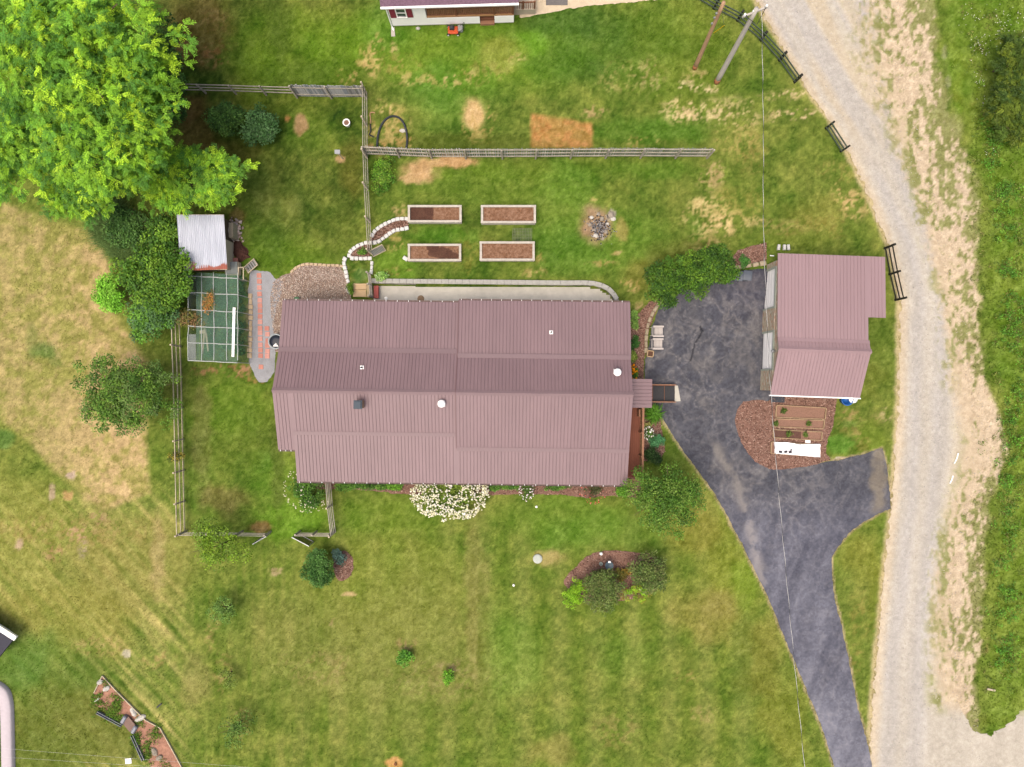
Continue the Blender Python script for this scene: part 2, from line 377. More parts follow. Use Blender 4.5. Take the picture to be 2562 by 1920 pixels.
# dry, bare, lush, sandy and shade-toned places: x, y, rx, ry, colour, strength, speckled?
SPOTS = [
    # lush green of the north yard, with fence shade put into the turf colour
    (1180, 130, 330, 90, (112, 158, 38), .75, 0), (760, 120, 160, 110, (116, 156, 36), .7, 0), (640, 190, 70, 60, (110, 150, 34), .6, 0),
    (1500, 120, 190, 90, (76, 112, 38), .75, 0), (1400, 60, 90, 45, (66, 100, 44), .6, 0), (1700, 130, 130, 120, (112, 138, 40), .6, 0),
    (1330, 110, 45, 30, (124, 176, 50), .8, 0), (1090, 220, 60, 60, (92, 140, 46), .6, 0), (1120, 250, 100, 70, (90, 140, 44), .6, 0),
    (700, 60, 34, 80, (88, 108, 42), .6, 0), (780, 190, 110, 34, (84, 112, 36), .6, 0), (970, 60, 60, 70, (88, 140, 48), .5, 0),
    (1620, 330, 150, 30, (80, 122, 34), .75, 0), (1700, 320, 80, 45, (88, 132, 40), .6, 0), (1160, 355, 150, 22, (92, 106, 38), .6, 0), (1650, 425, 110, 22, (84, 130, 34), .6, 0), (1290, 425, 240, 26, (104, 136, 38), .5, 0),  # dark strip just north of the picket fence: its shade painted into the turf
    (1250, 470, 190, 50, (116, 150, 46), .5, 0), (1510, 600, 150, 70, (104, 148, 46), .6, 0), (1420, 470, 60, 60, (100, 150, 48), .5, 0), (1420, 640, 90, 60, (94, 136, 44), .6, 0), (1120, 590, 80, 20, (84, 138, 34), .7, 0), (1000, 660, 50, 50, (112, 160, 44), .7, 0),
    (700, 640, 120, 60, (110, 148, 34), .6, 0), (640, 560, 50, 160, (84, 116, 36), .55, 0), (780, 560, 120, 110, (100, 122, 44), .4, 0), (700, 520, 60, 40, (128, 136, 70), .5, 0), (690, 590, 22, 90, (74, 102, 34), .5, 0), (560, 600, 40, 50, (88, 116, 38), .4, 0),
    (500, 80, 60, 90, (110, 98, 48), .8, 0), (450, 120, 26, 60, (128, 96, 60), .8, 0), (530, 140, 50, 30, (150, 112, 70), .8, 1), (540, 60, 40, 40, (146, 122, 76), .6, 1), (470, 270, 50, 40, (128, 98, 56), .7, 0), (490, 340, 40, 50, (124, 98, 54), .6, 0), (560, 390, 70, 40, (112, 102, 44), .5, 0), (690, 260, 80, 40, (112, 132, 40), .5, 0), (780, 330, 70, 60, (106, 140, 42), .5, 0), (880, 420, 34, 80, (110, 104, 44), .5, 0),
    # the back yard inside the rail fence
    (580, 1010, 110, 80, (104, 142, 36), .6, 0), (500, 1190, 34, 130, (92, 132, 40), .5, 0), (505, 1090, 24, 150, (140, 130, 84), .45, 0), (560, 1250, 60, 40, (132, 118, 72), .6, 0), (720, 1300, 90, 45, (112, 164, 40), .8, 0), (680, 1200, 60, 60, (108, 150, 44), .6, 0), (640, 1080, 40, 70, (96, 118, 42), .5, 0), (650, 1150, 46, 30, (86, 130, 44), .5, 0), (655, 1320, 26, 14, (158, 120, 80), .8, 0), (600, 1130, 70, 60, (110, 132, 46), .5, 0),
    # west meadow and lower-left field
    (60, 1330, 150, 120, (152, 154, 74), .7, 0), (330, 1420, 160, 120, (156, 150, 80), .6, 0), (170, 1330, 200, 40, (178, 156, 100), .6, 1), (140, 1560, 190, 90, (152, 150, 72), .6, 0), (120, 1700, 130, 110, (104, 132, 50), .85, 0), (60, 1650, 80, 60, (84, 128, 50), .7, 0), (190, 1830, 150, 100, (112, 122, 52), .8, 0), (95, 1880, 110, 80, (104, 122, 48), .6, 0), (200, 1690, 90, 40, (84, 112, 40), .5, 0),
    (200, 1335, 30, 18, (200, 160, 130), .7, 1), (250, 1290, 22, 18, (186, 150, 120), .7, 1), (208, 1375, 12, 22, (180, 160, 150), .7, 1), (130, 1235, 8, 22, (196, 172, 150), .8, 0), (170, 1240, 14, 12, (200, 160, 110), .8, 0), (177, 1190, 10, 10, (205, 180, 170), .8, 0), (48, 1365, 12, 14, (200, 172, 150), .8, 0), (140, 1390, 26, 20, (196, 150, 120), .6, 1), (395, 1400, 18, 90, (190, 165, 120), .5, 0), (250, 1620, 60, 24, (190, 160, 112), .5, 1), (390, 1650, 40, 24, (192, 160, 108), .6, 1), (318, 1635, 12, 10, (205, 195, 180), .8, 0), (110, 880, 34, 18, (84, 122, 54), .8, 0), (80, 850, 14, 34, (110, 130, 60), .6, 0), (140, 905, 16, 16, (110, 130, 64), .6, 0), (12, 1100, 22, 24, (84, 130, 60), .8, 0),
    (530, 1590, 20, 40, (190, 160, 110), .7, 1), (560, 1690, 24, 50, (180, 150, 104), .6, 1), (490, 1700, 34, 60, (166, 150, 100), .4, 0), (600, 1800, 22, 50, (176, 150, 106), .5, 1), (560, 1540, 60, 60, (100, 128, 50), .4, 0),
    # south lawn
    (980, 1450, 200, 130, (138, 148, 62), .5, 0), (900, 1640, 260, 160, (140, 144, 74), .55, 0), (800, 1670, 90, 40, (172, 154, 104), .5, 1), (1110, 1700, 130, 60, (158, 146, 96), .5, 1), (1190, 1500, 26, 230, (150, 144, 84), .6, 0), (1206, 1640, 14, 220, (104, 122, 44), .5, 0), (1290, 1640, 70, 120, (122, 158, 62), .6, 0), (1400, 1300, 170, 60, (108, 148, 46), .6, 0), (1500, 1340, 150, 50, (94, 140, 44), .5, 0), (940, 1290, 130, 40, (106, 140, 40), .6, 0), (1820, 1420, 70, 110, (140, 148, 56), .6, 0), (1740, 1340, 70, 60, (150, 142, 62), .5, 0), (1860, 1470, 34, 60, (124, 160, 48), .6, 0), (1760, 1540, 90, 60, (158, 144, 76), .5, 0), (1900, 1640, 60, 100, (134, 132, 58), .6, 0), (1960, 1800, 60, 110, (134, 140, 54), .6, 0), (1860, 1650, 30, 130, (92, 122, 42), .45, 0), (1560, 1640, 80, 60, (104, 138, 50), .4, 0), (1380, 1880, 60, 40, (160, 148, 84), .5, 0), (1540, 1830, 50, 40, (168, 148, 96), .5, 1), (1760, 1785, 40, 22, (176, 160, 104), .7, 1), (1720, 1690, 40, 14, (190, 160, 106), .5, 1), (1660, 1150, 60, 40, (88, 122, 40), .5, 0),  # last patch: shade between deck and airy tree put into the turf colour
    (875, 1487, 16, 6, (205, 180, 130), .9, 0), (690, 1432, 14, 12, (200, 170, 140), .9, 1), (770, 1390, 20, 26, (172, 146, 96), .6, 1), (1366, 1396, 38, 20, (190, 172, 112), .85, 0), (1018, 1615, 22, 20, (190, 162, 118), .8, 1), (1130, 1668, 26, 14, (180, 160, 120), .7, 1), (988, 1909, 22, 14, (205, 160, 96), 1, 0), (835, 1560, 10, 10, (196, 172, 130), .7, 1), (1800, 1510, 40, 40, (160, 150, 90), .4, 0),
    # bare and darker patches of the north yard
    (930, 150, 24, 40, (214, 186, 124), .9, 1), (905, 160, 14, 10, (210, 180, 120), .8, 1), (940, 120, 20, 30, (204, 178, 116), .8, 1), (868, 192, 22, 18, (206, 170, 116), .9, 1), (1005, 165, 40, 26, (200, 175, 110), .6, 1), (1060, 200, 90, 16, (212, 188, 124), .7, 1), (985, 122, 10, 16, (206, 180, 130), .8, 1), (1150, 200, 60, 22, (206, 184, 124), .7, 1), (1220, 180, 60, 26, (200, 176, 116), .5, 1), (1285, 145, 30, 12, (226, 200, 150), .8, 1), (1250, 130, 60, 40, (168, 166, 84), .5, 0), (1185, 282, 30, 36, (220, 188, 134), 1, 0), (1190, 300, 40, 50, (204, 176, 112), .8, 1), (975, 330, 50, 60, (214, 184, 122), .85, 1), (962, 270, 20, 22, (216, 188, 128), .8, 1), (1015, 355, 26, 14, (206, 170, 110), .7, 1), (945, 365, 34, 14, (204, 164, 104), .8, 1), (750, 312, 18, 28, (186, 148, 112), .85, 0), (720, 297, 8, 8, (200, 140, 90), .8, 0), (850, 398, 12, 8, (210, 170, 130), .8, 0),
    (1485, 282, 30, 14, (212, 180, 132), .8, 1), (1560, 190, 60, 40, (196, 182, 116), .6, 1), (1625, 195, 40, 40, (206, 186, 136), .6, 1), (1720, 215, 30, 12, (240, 218, 176), 1, 1), (1770, 222, 36, 10, (240, 214, 172), .9, 1), (1700, 280, 50, 30, (232, 206, 156), .9, 1), (1770, 285, 60, 26, (232, 206, 160), .8, 1), (1830, 270, 60, 30, (220, 200, 146), .7, 1), (1850, 300, 50, 18, (226, 200, 150), .7, 1), (1740, 190, 30, 18, (206, 180, 130), .7, 1), (1610, 355, 44, 14, (206, 180, 112), .7, 1), (1850, 350, 60, 40, (196, 176, 110), .6, 1), (1785, 445, 34, 34, (206, 176, 130), .8, 1), (1880, 380, 50, 40, (176, 158, 90), .5, 1), (1770, 545, 60, 44, (232, 206, 146), 1, 1), (1820, 560, 40, 30, (228, 200, 142), .9, 1), (1770, 505, 40, 16, (222, 200, 140), .7, 1), (1760, 610, 40, 26, (214, 182, 128), .8, 1), (1880, 555, 40, 12, (222, 196, 140), .7, 1), (1850, 510, 60, 40, (172, 158, 84), .5, 1), (1740, 570, 18, 40, (90, 130, 44), .5, 0),
    (1970, 290, 60, 14, (240, 206, 166), 1, 1), (2010, 285, 44, 10, (244, 214, 176), .9, 1), (1960, 240, 50, 12, (226, 200, 150), .8, 1), (1990, 232, 26, 8, (236, 208, 168), .9, 1), (2110, 490, 34, 30, (224, 186, 128), .7, 1), (2140, 520, 34, 40, (222, 190, 136), .7, 1), (2070, 560, 60, 34, (172, 150, 86), .5, 1), (2030, 540, 70, 50, (150, 148, 70), .5, 0), (1990, 600, 90, 24, (104, 124, 40), .6, 0), (1960, 570, 60, 20, (190, 164, 110), .5, 1), (2090, 430, 50, 30, (170, 156, 88), .5, 1),
    (1050, 425, 50, 26, (204, 170, 122), 1, 0), (1030, 445, 26, 14, (206, 172, 124), .9, 0), (1135, 404, 52, 16, (206, 168, 118), 1, 0), (1095, 408, 20, 9, (210, 176, 126), .9, 0), (1000, 530, 26, 16, (196, 168, 118), .8, 1), (990, 600, 26, 20, (200, 176, 110), .8, 1), (980, 622, 20, 10, (204, 180, 120), .7, 1), (1000, 680, 26, 12, (206, 172, 118), .8, 1), (1170, 640, 30, 60, (160, 150, 70), .5, 1), (1580, 705, 26, 12, (212, 178, 124), .8, 1), (1585, 720, 20, 10, (220, 184, 134), .8, 1), (1510, 660, 34, 8, (206, 176, 120), .7, 1), (1545, 635, 14, 8, (210, 180, 130), .8, 1), (1335, 680, 30, 14, (204, 172, 120), .7, 1), (1350, 650, 10, 18, (196, 160, 100), .7, 1), (1486, 500, 9, 5, (220, 184, 124), .9, 0), (1555, 575, 16, 26, (176, 150, 92), .6, 0), (1590, 690, 30, 40, (140, 132, 62), .5, 0), (1690, 640, 60, 40, (98, 108, 44), .55, 0), (1400, 520, 120, 50, (128, 156, 60), .4, 0), (1600, 770, 18, 14, (206, 170, 130), .8, 1),
    # fire pit ash and its ring of soil
    (1492, 556, 38, 44, (172, 142, 112), .95, 0), (1500, 568, 22, 24, (146, 142, 146), 1, 1), (1498, 575, 16, 16, (96, 94, 100), .7, 1), (1530, 540, 10, 14, (170, 160, 150), .9, 0), (1494, 530, 16, 14, (160, 146, 110), .8, 1),
    # soil by the shed, run and steps
    (560, 925, 90, 14, (170, 122, 92), .8, 1), (600, 930, 34, 14, (186, 140, 110), .8, 1), (622, 790, 9, 120, (176, 150, 128), .8, 1), (880, 690, 40, 50, (170, 160, 96), .5, 1), (905, 690, 22, 16, (92, 134, 70), .7, 0), (895, 718, 20, 14, (84, 128, 66), .6, 0), (590, 545, 22, 20, (140, 110, 70), .6, 0), (655, 950, 34, 12, (190, 140, 96), .8, 1), (694, 775, 12, 34, (214, 176, 128), .9, 0), (676, 715, 8, 22, (206, 180, 140), .8, 0), (700, 890, 12, 60, (100, 116, 50), .6, 0), (695, 1150, 16, 140, (90, 104, 44), .5, 0), (510, 1385, 40, 20, (120, 140, 60), .4, 0),
    # verge at the east and the strip by the garage
    (2190, 860, 40, 80, (112, 132, 52), .5, 0), (2210, 700, 34, 60, (128, 138, 58), .5, 0), (2170, 960, 50, 50, (134, 140, 60), .5, 0), (2210, 1040, 20, 16, (216, 190, 150), .7, 1), (2130, 1050, 50, 40, (150, 140, 80), .6, 1), (2115, 1035, 40, 12, (190, 160, 110), .6, 1), (2125, 1060, 24, 8, (90, 130, 50), .6, 0), (2100, 1110, 30, 24, (92, 150, 50), .7, 0), (2150, 1105, 24, 30, (176, 140, 100), .6, 1), (2180, 1110, 34, 50, (112, 138, 40), .6, 0), (2110, 1150, 28, 6, (216, 200, 180), 1, 0), (2165, 1390, 60, 70, (150, 150, 62), .5, 0), (2150, 1540, 26, 60, (160, 144, 76), .5, 1), (2190, 1490, 16, 100, (128, 138, 50), .5, 0), (2140, 1660, 20, 40, (176, 150, 90), .5, 1), (2195, 1580, 14, 40, (96, 130, 54), .6, 1),
    (2440, 270, 12, 26, (212, 172, 136), .8, 1), (2364, 130, 8, 18, (176, 168, 150), .8, 0), (2372, 205, 7, 14, (180, 172, 160), .7, 0), (2395, 220, 14, 50, (150, 160, 54), .6, 0), (2398, 270, 10, 18, (110, 150, 44), .7, 0), (2390, 160, 20, 40, (108, 148, 48), .6, 0), (2470, 1640, 6, 60, (196, 156, 130), .7, 1), (2475, 1725, 14, 8, (90, 84, 60), .8, 0), (2500, 1800, 40, 16, (146, 150, 70), .5, 0), (2440, 1310, 12, 60, (120, 150, 60), .5, 0), (2530, 130, 60, 80, (122, 138, 46), .5, 0), (2540, 700, 60, 60, (150, 140, 70), .4, 0),
]

def lawn_rgb(px, py):
    """colour of turf, dry grass and bare soil (0-255)"""
    A = np.array; n = px.shape
    n1 = fbm(px, py, 170, 3, 1)[:, None]; n2 = fbm(px, py, 55, 3, 2)[:, None]; n3 = fbm(px, py, 16, 3, 4)[:, None]; n4 = fbm(px, py, 5.5, 2, 6)[:, None]
    c = A((107, 131, 48.)) * (1 - n1) + A((129, 140, 63.)) * n1
    c = c + (n2 - .5) * A((42, 25, 28.)) + (n3 - .5) * A((50, 40, 28.)) + (n4 - .5) * A((60, 56, 38.))
    nth = (1 - smooth(1180, 1300, py))[:, None] * smooth(380, 480, px)[:, None] * (1 - .6 * smooth(1500, 1800, px)[:, None])
    c = c + nth * A((-14, -11, -8.)) + nth * (n2 - .5) * A((40, 34, 18.))
    nwy = (1 - smooth(850, 960, px))[:, None] * (1 - smooth(560, 700, py))[:, None] * smooth(380, 430, px)[:, None]
    c = c + nwy * (A((-14, -16, -8.)) + (fbm(px * 1.5, py * .8, 60, 3, 15)[:, None] - .5) * A((70, 60, 34.)))
    # south lawn: mower passes run up and down, subtle
    south = (smooth(1230, 1330, py) * smooth(720, 820, px) * (1 - smooth(1800, 2050, px)))[:, None]
    st = np.sin((px + 10 * fbm(px, py, 200, 2, 9)) / 46.0 * math.pi)[:, None]
    c = c + south * st * A((10, 6, 9.)) * (.5 + fbm(px, py, 120, 2, 10)[:, None])
    # west field: mower passes run on a diagonal
    wf = (smooth(1180, 1300, py) * (1 - smooth(400, 520, px)))[:, None]
    t = (px * 0.74 - py * 0.67); s = (px * .67 + py * .74)
    stw = (fbm(t * 6, s * .35, 60, 3, 12) - .5)[:, None]
    c = c + wf * (A((30, 20, 24.)) + stw * A((165, 108, 120.)))
    sx = (fbm(px * 5, py * 0.5, 60, 3, 14) - .5)[:, None]
    c = c + (smooth(1300, 1450, py) * smooth(380, 480, px) * (1 - smooth(800, 980, px)))[:, None] * sx * A((44, 26, 34.))
    # hay-coloured meadow
    md = np.zeros(n); ins = inpoly(px + 26 * (fbm(px, py, 40, 2, 21) - .5), py + 26 * (fbm(px, py, 40, 2, 22) - .5), MEADOW)
    edge = segdist(px, py, MEADOW + [MEADOW[0]])
    md = np.where(ins, smooth(0, 22, edge), 0)
    hay = smooth(.33, .66, .65 * fbm(px, py, 24, 4, 23) + .35 * fbm(px, py, 7, 3, 25) + .35 * (fbm(px, py, 150, 2, 24) - .5))
    right = smooth(40, 330, px)
    hc = A((206, 180, 131.)) * hay[:, None] + A((166, 161, 90.)) * (1 - hay[:, None]) + ((n4 - .5) * 60 + (n3 - .5) * 40) * A((1, .9, .75))
    md = md * (.72 + .28 * right)
    c = c * (1 - md[:, None]) + hc * md[:, None]
    # worn, lush and shade-toned places
    sp = smooth(.46, .60, .62 * fbm(px, py, 6.5, 3, 31) + .38 * fbm(px, py, 22, 2, 32)) * .72; sp2 = smooth(.40, .62, fbm(px, py, 20, 3, 33))
    for i, (x, y, rx, ry, k, a, speck) in enumerate(SPOTS):
        R = 2.2 * max(rx, ry)
        w = np.nonzero((np.abs(px - x) < R) & (np.abs(py - y) < R))[0]
        if not len(w): continue
        soft = .45 if speck or max(rx, ry) > 30 else .3
        m = blobm(px[w], py[w], x, y, rx, ry, 0, soft, .55, max(8, min(rx, ry) * 1.1), 100 + i % 23) * a
        if speck: m = np.minimum(1, m * 1.25) * sp[w]
        elif k[1] > k[0] + 18: m = m * .72
        k = A(k, float) + (n4[w] - .5) * 44 + (n3[w] - .5) * 34
        c[w] = c[w] * (1 - m[:, None]) + k * m[:, None]
    # dead rectangle of grass
    e = 5 * (fbm(px, py, 9, 2, 36) - .5)
    rm = smooth(1322, 1332, px + e) * (1 - smooth(1478, 1488, px + e)) * smooth(276 + (px - 1325) * .16, 292 + (px - 1325) * .16, py + e) * (1 - smooth(366, 376, py))
    rm = rm * (.75 + .25 * sp2)
    c = c * (1 - rm[:, None]) + (A((196, 146, 88.)) + (n4 - .5) * 60) * rm[:, None]
    # track of a path by the mulch
    # sandy verge between the gravel and the grass on the east side
    L = rr(py); R = vr(py); u = (px - L) / np.maximum(R - L, 20)
    tuft = smooth(.43, .53, .6 * fbm(px, py * .6, 8, 3, 43) + .4 * fbm(px, py * .4, 40, 2, 45) + .15 * smooth(.1, 1.1, u) - .085 - .12 * smooth(820, 960, py) * (1 - smooth(1150, 1350, py)))
    vm = smooth(-1.2, -.8, u) * (1 - smooth(.9, 1.12, u + .5 * (fbm(px, py, 24, 3, 44) - .5)))
    vc = A((218, 199, 170.)) * (1 - tuft[:, None]) + A((150, 153, 96.)) * tuft[:, None] + (n4 - .5) * 50 + (n3 - .5) * 20
    c = c * (1 - vm[:, None]) + vc * vm[:, None]
    # field beyond the verge
    em = (smooth(-10, 50, px - R) * (px > 2300))[:, None]
    ec = A((120, 148, 52.)) + (n2 - .5) * A((60, 40, 40.)) + (n3 - .5) * 50 + (n4 - .5) * 50
    c = c * (1 - .8 * em) + ec * .8 * em
    # pale gravel spilling onto the lawn along road and drive
    dl = np.abs(px - rl(py)); gm = (1 - smooth(3, 16, dl + 12 * (n3[:, 0] - .5)))[:, None] * .85
    c = c * (1 - gm) + A((226, 204, 164.)) * gm
    dd = segdist(px, py, DRIVE[5:24]); dd = np.minimum(dd, segdist(px, py, DRIVE[24:48]))
    gm = (1 - smooth(1.5, 7, dd + 8 * (n3[:, 0] - .5)))[:, None] * .9
    c = c * (1 - gm) + A((196, 178, 142.)) * gm
    return np.clip(c, 18, 250)

def lawn_col(px, py): return lin(lawn_rgb(np.asarray(px, float), np.asarray(py, float))) / K

# ------------------------------------------------------------------ the ground: one sheet out to the horizon
def axis(lo, hi, st, far):
    mid = np.arange(lo, hi + st / 2, st); out = []; d = st; x = hi
    while x < far: d *= 1.35; x += d; out.append(x)
    out = np.array(out); return np.concatenate([(lo + hi) - out[::-1], mid, out])
gx = axis(-36.8, 36.8, 0.138, 900); gy = axis(-27.8, 27.8, 0.138, 900)
X, Y = np.meshgrid(gx, gy); X = X.ravel(); Y = Y.ravel(); Z = hgt(X, Y)
PXg = CX + X * S * H / (H - Z); PYg = CY - Y * S * H / (H - Z)
gc = lawn_col(np.clip(PXg, -400, 2960), np.clip(PYg, -400, 2320))
nx = len(gx); ny = len(gy)
i = (np.arange(ny - 1)[:, None] * nx + np.arange(nx - 1)[None, :]).ravel()
gF = np.stack([i, i + 1, i + nx + 1, i + nx], 1)
m_ground = mat('turf', None, 0.95, 0.20, 9.0, 0.03, 14.0, attr=True, spec=0.1, coords='World', var2=0.10, scale2=2.2)
g = np_mesh('ground', np.stack([X, Y, Z], 1), gF, gc, m_ground, None, True, loc=(0, 0, 0)); g['kind'] = 'structure'

# ------------------------------------------------------------------ gravel road, asphalt drive, paths, beds
def road_col(px, py):
    t = px - rl(py); w = rr(py) - rl(py)
    n1 = fbm(t * 2.6, py * .16, 60, 3, 51)[:, None]; n2 = fbm(px, py, 9, 3, 52)[:, None]; n3 = fbm(px, py, 60, 3, 53)[:, None]; n4 = fbm(px, py, 3.5, 2, 54)[:, None]
    c = np.array((210, 203, 188.)) + np.zeros((len(px), 3))
    grey = np.array((200, 196, 190.)); sand = np.array((218, 201, 170.))
    wob = 22 * (fbm(px, py, 120, 2, 55) - .5)
    tr = np.maximum(np.exp(-((t - 44 + wob) / 20) ** 2), np.exp(-((t - 104 + wob) / 24) ** 2))
    up = 1 - smooth(250, 480, py)
    tr = np.maximum(tr * (1 - .5 * up), up * smooth(.40, .62, fbm(t * 1.6, py * .22, 60, 3, 57)) * .9)
    tr = (tr * (.55 + .7 * n1[:, 0]))[:, None]
    c = c * (1 - tr) + grey * tr
    sm = (smooth(120, 190, t + wob) * (1 - up) * (1 - smooth(1700, 1800, py)) + up * smooth(.5, .75, fbm(t * 1.4, py * .25, 70, 2, 58)) * .6)[:, None]
    sm = np.clip(sm * (.7 + .6 * n1), 0, 1); c = c * (1 - sm) + sand * sm
    lm = (1 - smooth(2, 30, t + 10 * (n2[:, 0] - .5)))[:, None] * .6; c = c * (1 - lm) + np.array((230, 208, 174.)) * lm
    blue = (up * np.exp(-((px - 2205 - (py - 200) * .25) / 16) ** 2) * smooth(.35, .6, fbm(px, py, 40, 2, 60)))[:, None] * .8
    c = c * (1 - blue) + np.array((180, 178, 180.)) * blue
    # weeds in the wide part by the top and on the right shoulder
    wm = smooth(.52, .60, .6 * fbm(px, py * .6, 9, 3, 56) + .4 * fbm(px, py * .4, 40, 2, 59) + .05 * smooth(.55, 1.0, t / w)) * smooth(.55, .8, t / w) * (1 - smooth(950, 1000, py) * (1 - smooth(1250, 1350, py))) * (1 - smooth(1750, 1800, py))
    wm = wm[:, None] * .8; c = c * (1 - wm) + np.array((150, 152, 92.)) * wm
    c = c + (n2 - .5) * 22 + (n4 - .5) * 30 + (n1 - .5) * 22
    vb = (smooth(.66, .96, t / w + .25 * (n2[:, 0] - .5)) * (1 - smooth(1740, 1800, py)))[:, None]
    w_ = np.nonzero(vb[:, 0] > 0)[0]; c[w_] = c[w_] * (1 - vb[w_]) + lawn_rgb(px[w_], py[w_]) * vb[w_]
    return lin(np.clip(c, 30, 252)) / K
m_road = mat('gravel_road_surface', None, 0.95, 0.14, 16.0, 0.02, 22.0, attr=True, spec=0.1, coords='World')
sheet('gravel_road', ROAD_L[::-1] + ROAD_R, 0.018, m_road, road_col, 5.0, 4.0, 5.0)
m_tan = mat('packed_sand', T(232, 214, 184), 0.95, 0.10, 3.0, 0.01, 30.0, spec=0.1, coords='World')
sheet('sandy_drive', TANDRIVE, 0.02, m_tan, None, 14, 1.5, 6)

CRACK = [(1752, 818), (1757, 830), (1750, 842), (1743, 852), (1737, 862), (1734, 876), (1731, 890), (1728, 903)]
def drive_col(px, py):
    wx = px + 40 * (fbm(px, py, 50, 3, 61) - .5); wy = py + 40 * (fbm(px, py, 50, 3, 62) - .5)
    n1 = fbm(wx, wy, 38, 5, 63)[:, None]; n2 = fbm(px + .4 * py, py * .8, 8, 4, 64)[:, None]; n3 = fbm(wx, wy, 110, 2, 65)[:, None]; n4 = fbm(px, py, 3.4, 2, 69)[:, None]
    sx = px + 70 * (fbm(px, py, 80, 3, 161) - .5) + 18 * (fbm(px, py, 18, 2, 163) - .5); sy = py + 70 * (fbm(px, py, 80, 3, 162) - .5) + 18 * (fbm(px, py, 18, 2, 164) - .5)
    rg = np.maximum((1 - np.abs(2 * fbm(sx, sy, 52, 3, 165) - 1)) ** 13, .8 * (1 - np.abs(2 * fbm(sx, sy * .7, 24, 3, 166) - 1)) ** 12)[:, None]
    c = np.array((82, 84, 94.)) + (n1 - .5) * 22 + (n2 - .5) * 26 + (n4 - .5) * 34 + rg * (.25 + 1.1 * n3) * np.array((52, 48, 40.)) * (1 - .6 * smooth(1150, 1400, py))[:, None]
    # dried silt in swirling veins and along the wheel track
    v = 1 - np.abs(fbm(wx, wy, 46, 3, 66) - .5) * 2
    vein = smooth(.72, 1.0, v) * smooth(.3, .65, n3[:, 0]) * (.4 + .9 * n2[:, 0]) * (1 - smooth(1150, 1300, py))
    silt = smooth(.52, .72, fbm(wx, wy, 60, 3, 67)) * .5 * (1 - smooth(1000, 1200, py)) * smooth(1650, 1760, px)
    a = np.maximum(vein * .2, silt * .55 * (.5 + n2[:, 0]))[:, None]; c = c * (1 - a) + np.array((146, 140, 132.)) * a
    tr = np.exp(-(segdist(px, py, [(1790, 1120), (1840, 1200), (1870, 1290), (1890, 1390), (1905, 1450)]) / 16) ** 2) * smooth(.3, .6, fbm(px, py, 24, 3, 68))
    c = c * (1 - .75 * tr[:, None]) + np.array((150, 144, 138.)) * .75 * tr[:, None]
    low = smooth(1180, 1360, py)[:, None]; st = fbm(px * 3 + py, py * .5, 70, 3, 70)[:, None]
    c = c + low * (np.array((24, 24, 28.)) + (st - .5) * 44)
    low2 = smooth(1600, 1900, py)[:, None]; c = c + low2 * np.array((20, 20, 20.))
    dry = blobm(px, py, 2200, 1200, 22, 80, 0, .5, .6, 20, 7)[:, None] * .5; c = c * (1 - dry) + np.array((168, 152, 122.)) * dry
    up = (1 - smooth(700, 860, py))[:, None] * smooth(1700, 1900, px)[:, None]; c = c - up * np.array((14, 14, 8.))
    k = .8 * smooth(3.4, 1.0, segdist(px, py, CRACK) + 1.0 + 4 * (n2[:, 0] - .5) - 2.2 * np.exp(-((py - 824) / 8) ** 2))[:, None]; c = c * (1 - k) + np.array((32, 34, 42.)) * k
    return lin(np.clip(c, 20, 240)) / K
m_asph = mat('asphalt', None, 0.85, 0.10, 18.0, 0.008, 40.0, attr=True, spec=0.25, coords='World')
sheet('asphalt_driveway', DRIVE, 0.024, m_asph, drive_col, 3.2, 1.2, 4.0)

m_mulch = mat('wood_mulch', T(152, 118, 104), 0.95, 0.30, 22.0, 0.03, 26.0, spec=0.1, coords='World', var2=0.12, scale2=1.2)
m_mulchd = mat('dark_mulch', T(118, 88, 72), 0.95, 0.30, 22.0, 0.03, 26.0, spec=0.1, coords='World', var2=0.15, scale2=1.5)
m_pebs = mat('pebble_base', T(170, 146, 130), 0.95, 0.30, 26.0, 0.03, 26.0, spec=0.1, coords='World')
m_chip = mat('bluestone_chips', T(172, 174, 179), 0.95, 0.26, 30.0, 0.02, 40.0, spec=0.15, coords='World', var2=0.12, scale2=1.6)
m_conc = mat('patio_concrete', T(232, 228, 216), 0.9, 0.09, 2.2, 0.004, 30.0, spec=0.2, coords='World', var2=0.08, scale2=0.8)
m_soil = mat('red_soil', T(186, 140, 118), 0.95, 0.24, 5.0, 0.03, 14.0, spec=0.1, coords='World', var2=0.14, scale2=1.4)
mulch_beds = []
for nm, pl, cv in (('mulch_bed', MULCH_G, 0), ('mulch_bed', MULCH_E, 0), ('mulch_bed', MULCH_SE, 0), ('mulch_bed', MULCH_S, 0), ('mulch_bed', MULCH_I, 1), ('mulch_bed', MULCH_R, 1), ('mulch_bed', MULCH_N, 0), ('mulch_bed', MULCH_W, 0)):
    mulch_beds.append(sheet(nm, pl, 0.034, m_mulch if pl is not MULCH_W else m_mulchd, None, 9, 1.2, 4, curve=bool(cv)))
sheet('gravel_path', GRAVELW, 0.022, m_chip, None, 9, 1.5, 4)
peb_bed = sheet('pebble_bed', PEBBLE, 0.014, m_pebs, None, 9, 1.2, 4)
sheet('concrete_patio', PATIO, 0.02, m_conc, None, 12, 0, 10)
sheet('red_soil_bed', GARDEN_BL, 0.02, m_soil, None, 9, .8, 5)

def scatter(poly, n):
    P = np.array(poly); out = np.zeros((0, 2))
    while len(out) < n:
        q = rng.uniform(P.min(0), P.max(0), (n * 3, 2)); q = q[inpoly(q[:, 0], q[:, 1], poly)]; out = np.concatenate([out, q])
    return out[:n]

def ground_xyz(px, py):
    z = np.zeros(len(px))
    for _ in range(4):
        k = (H - z) / H / S; x = (px - CX) * k; y = (CY - py) * k; z = hgt(x, y)
    return np.stack([x, y, z], 1)

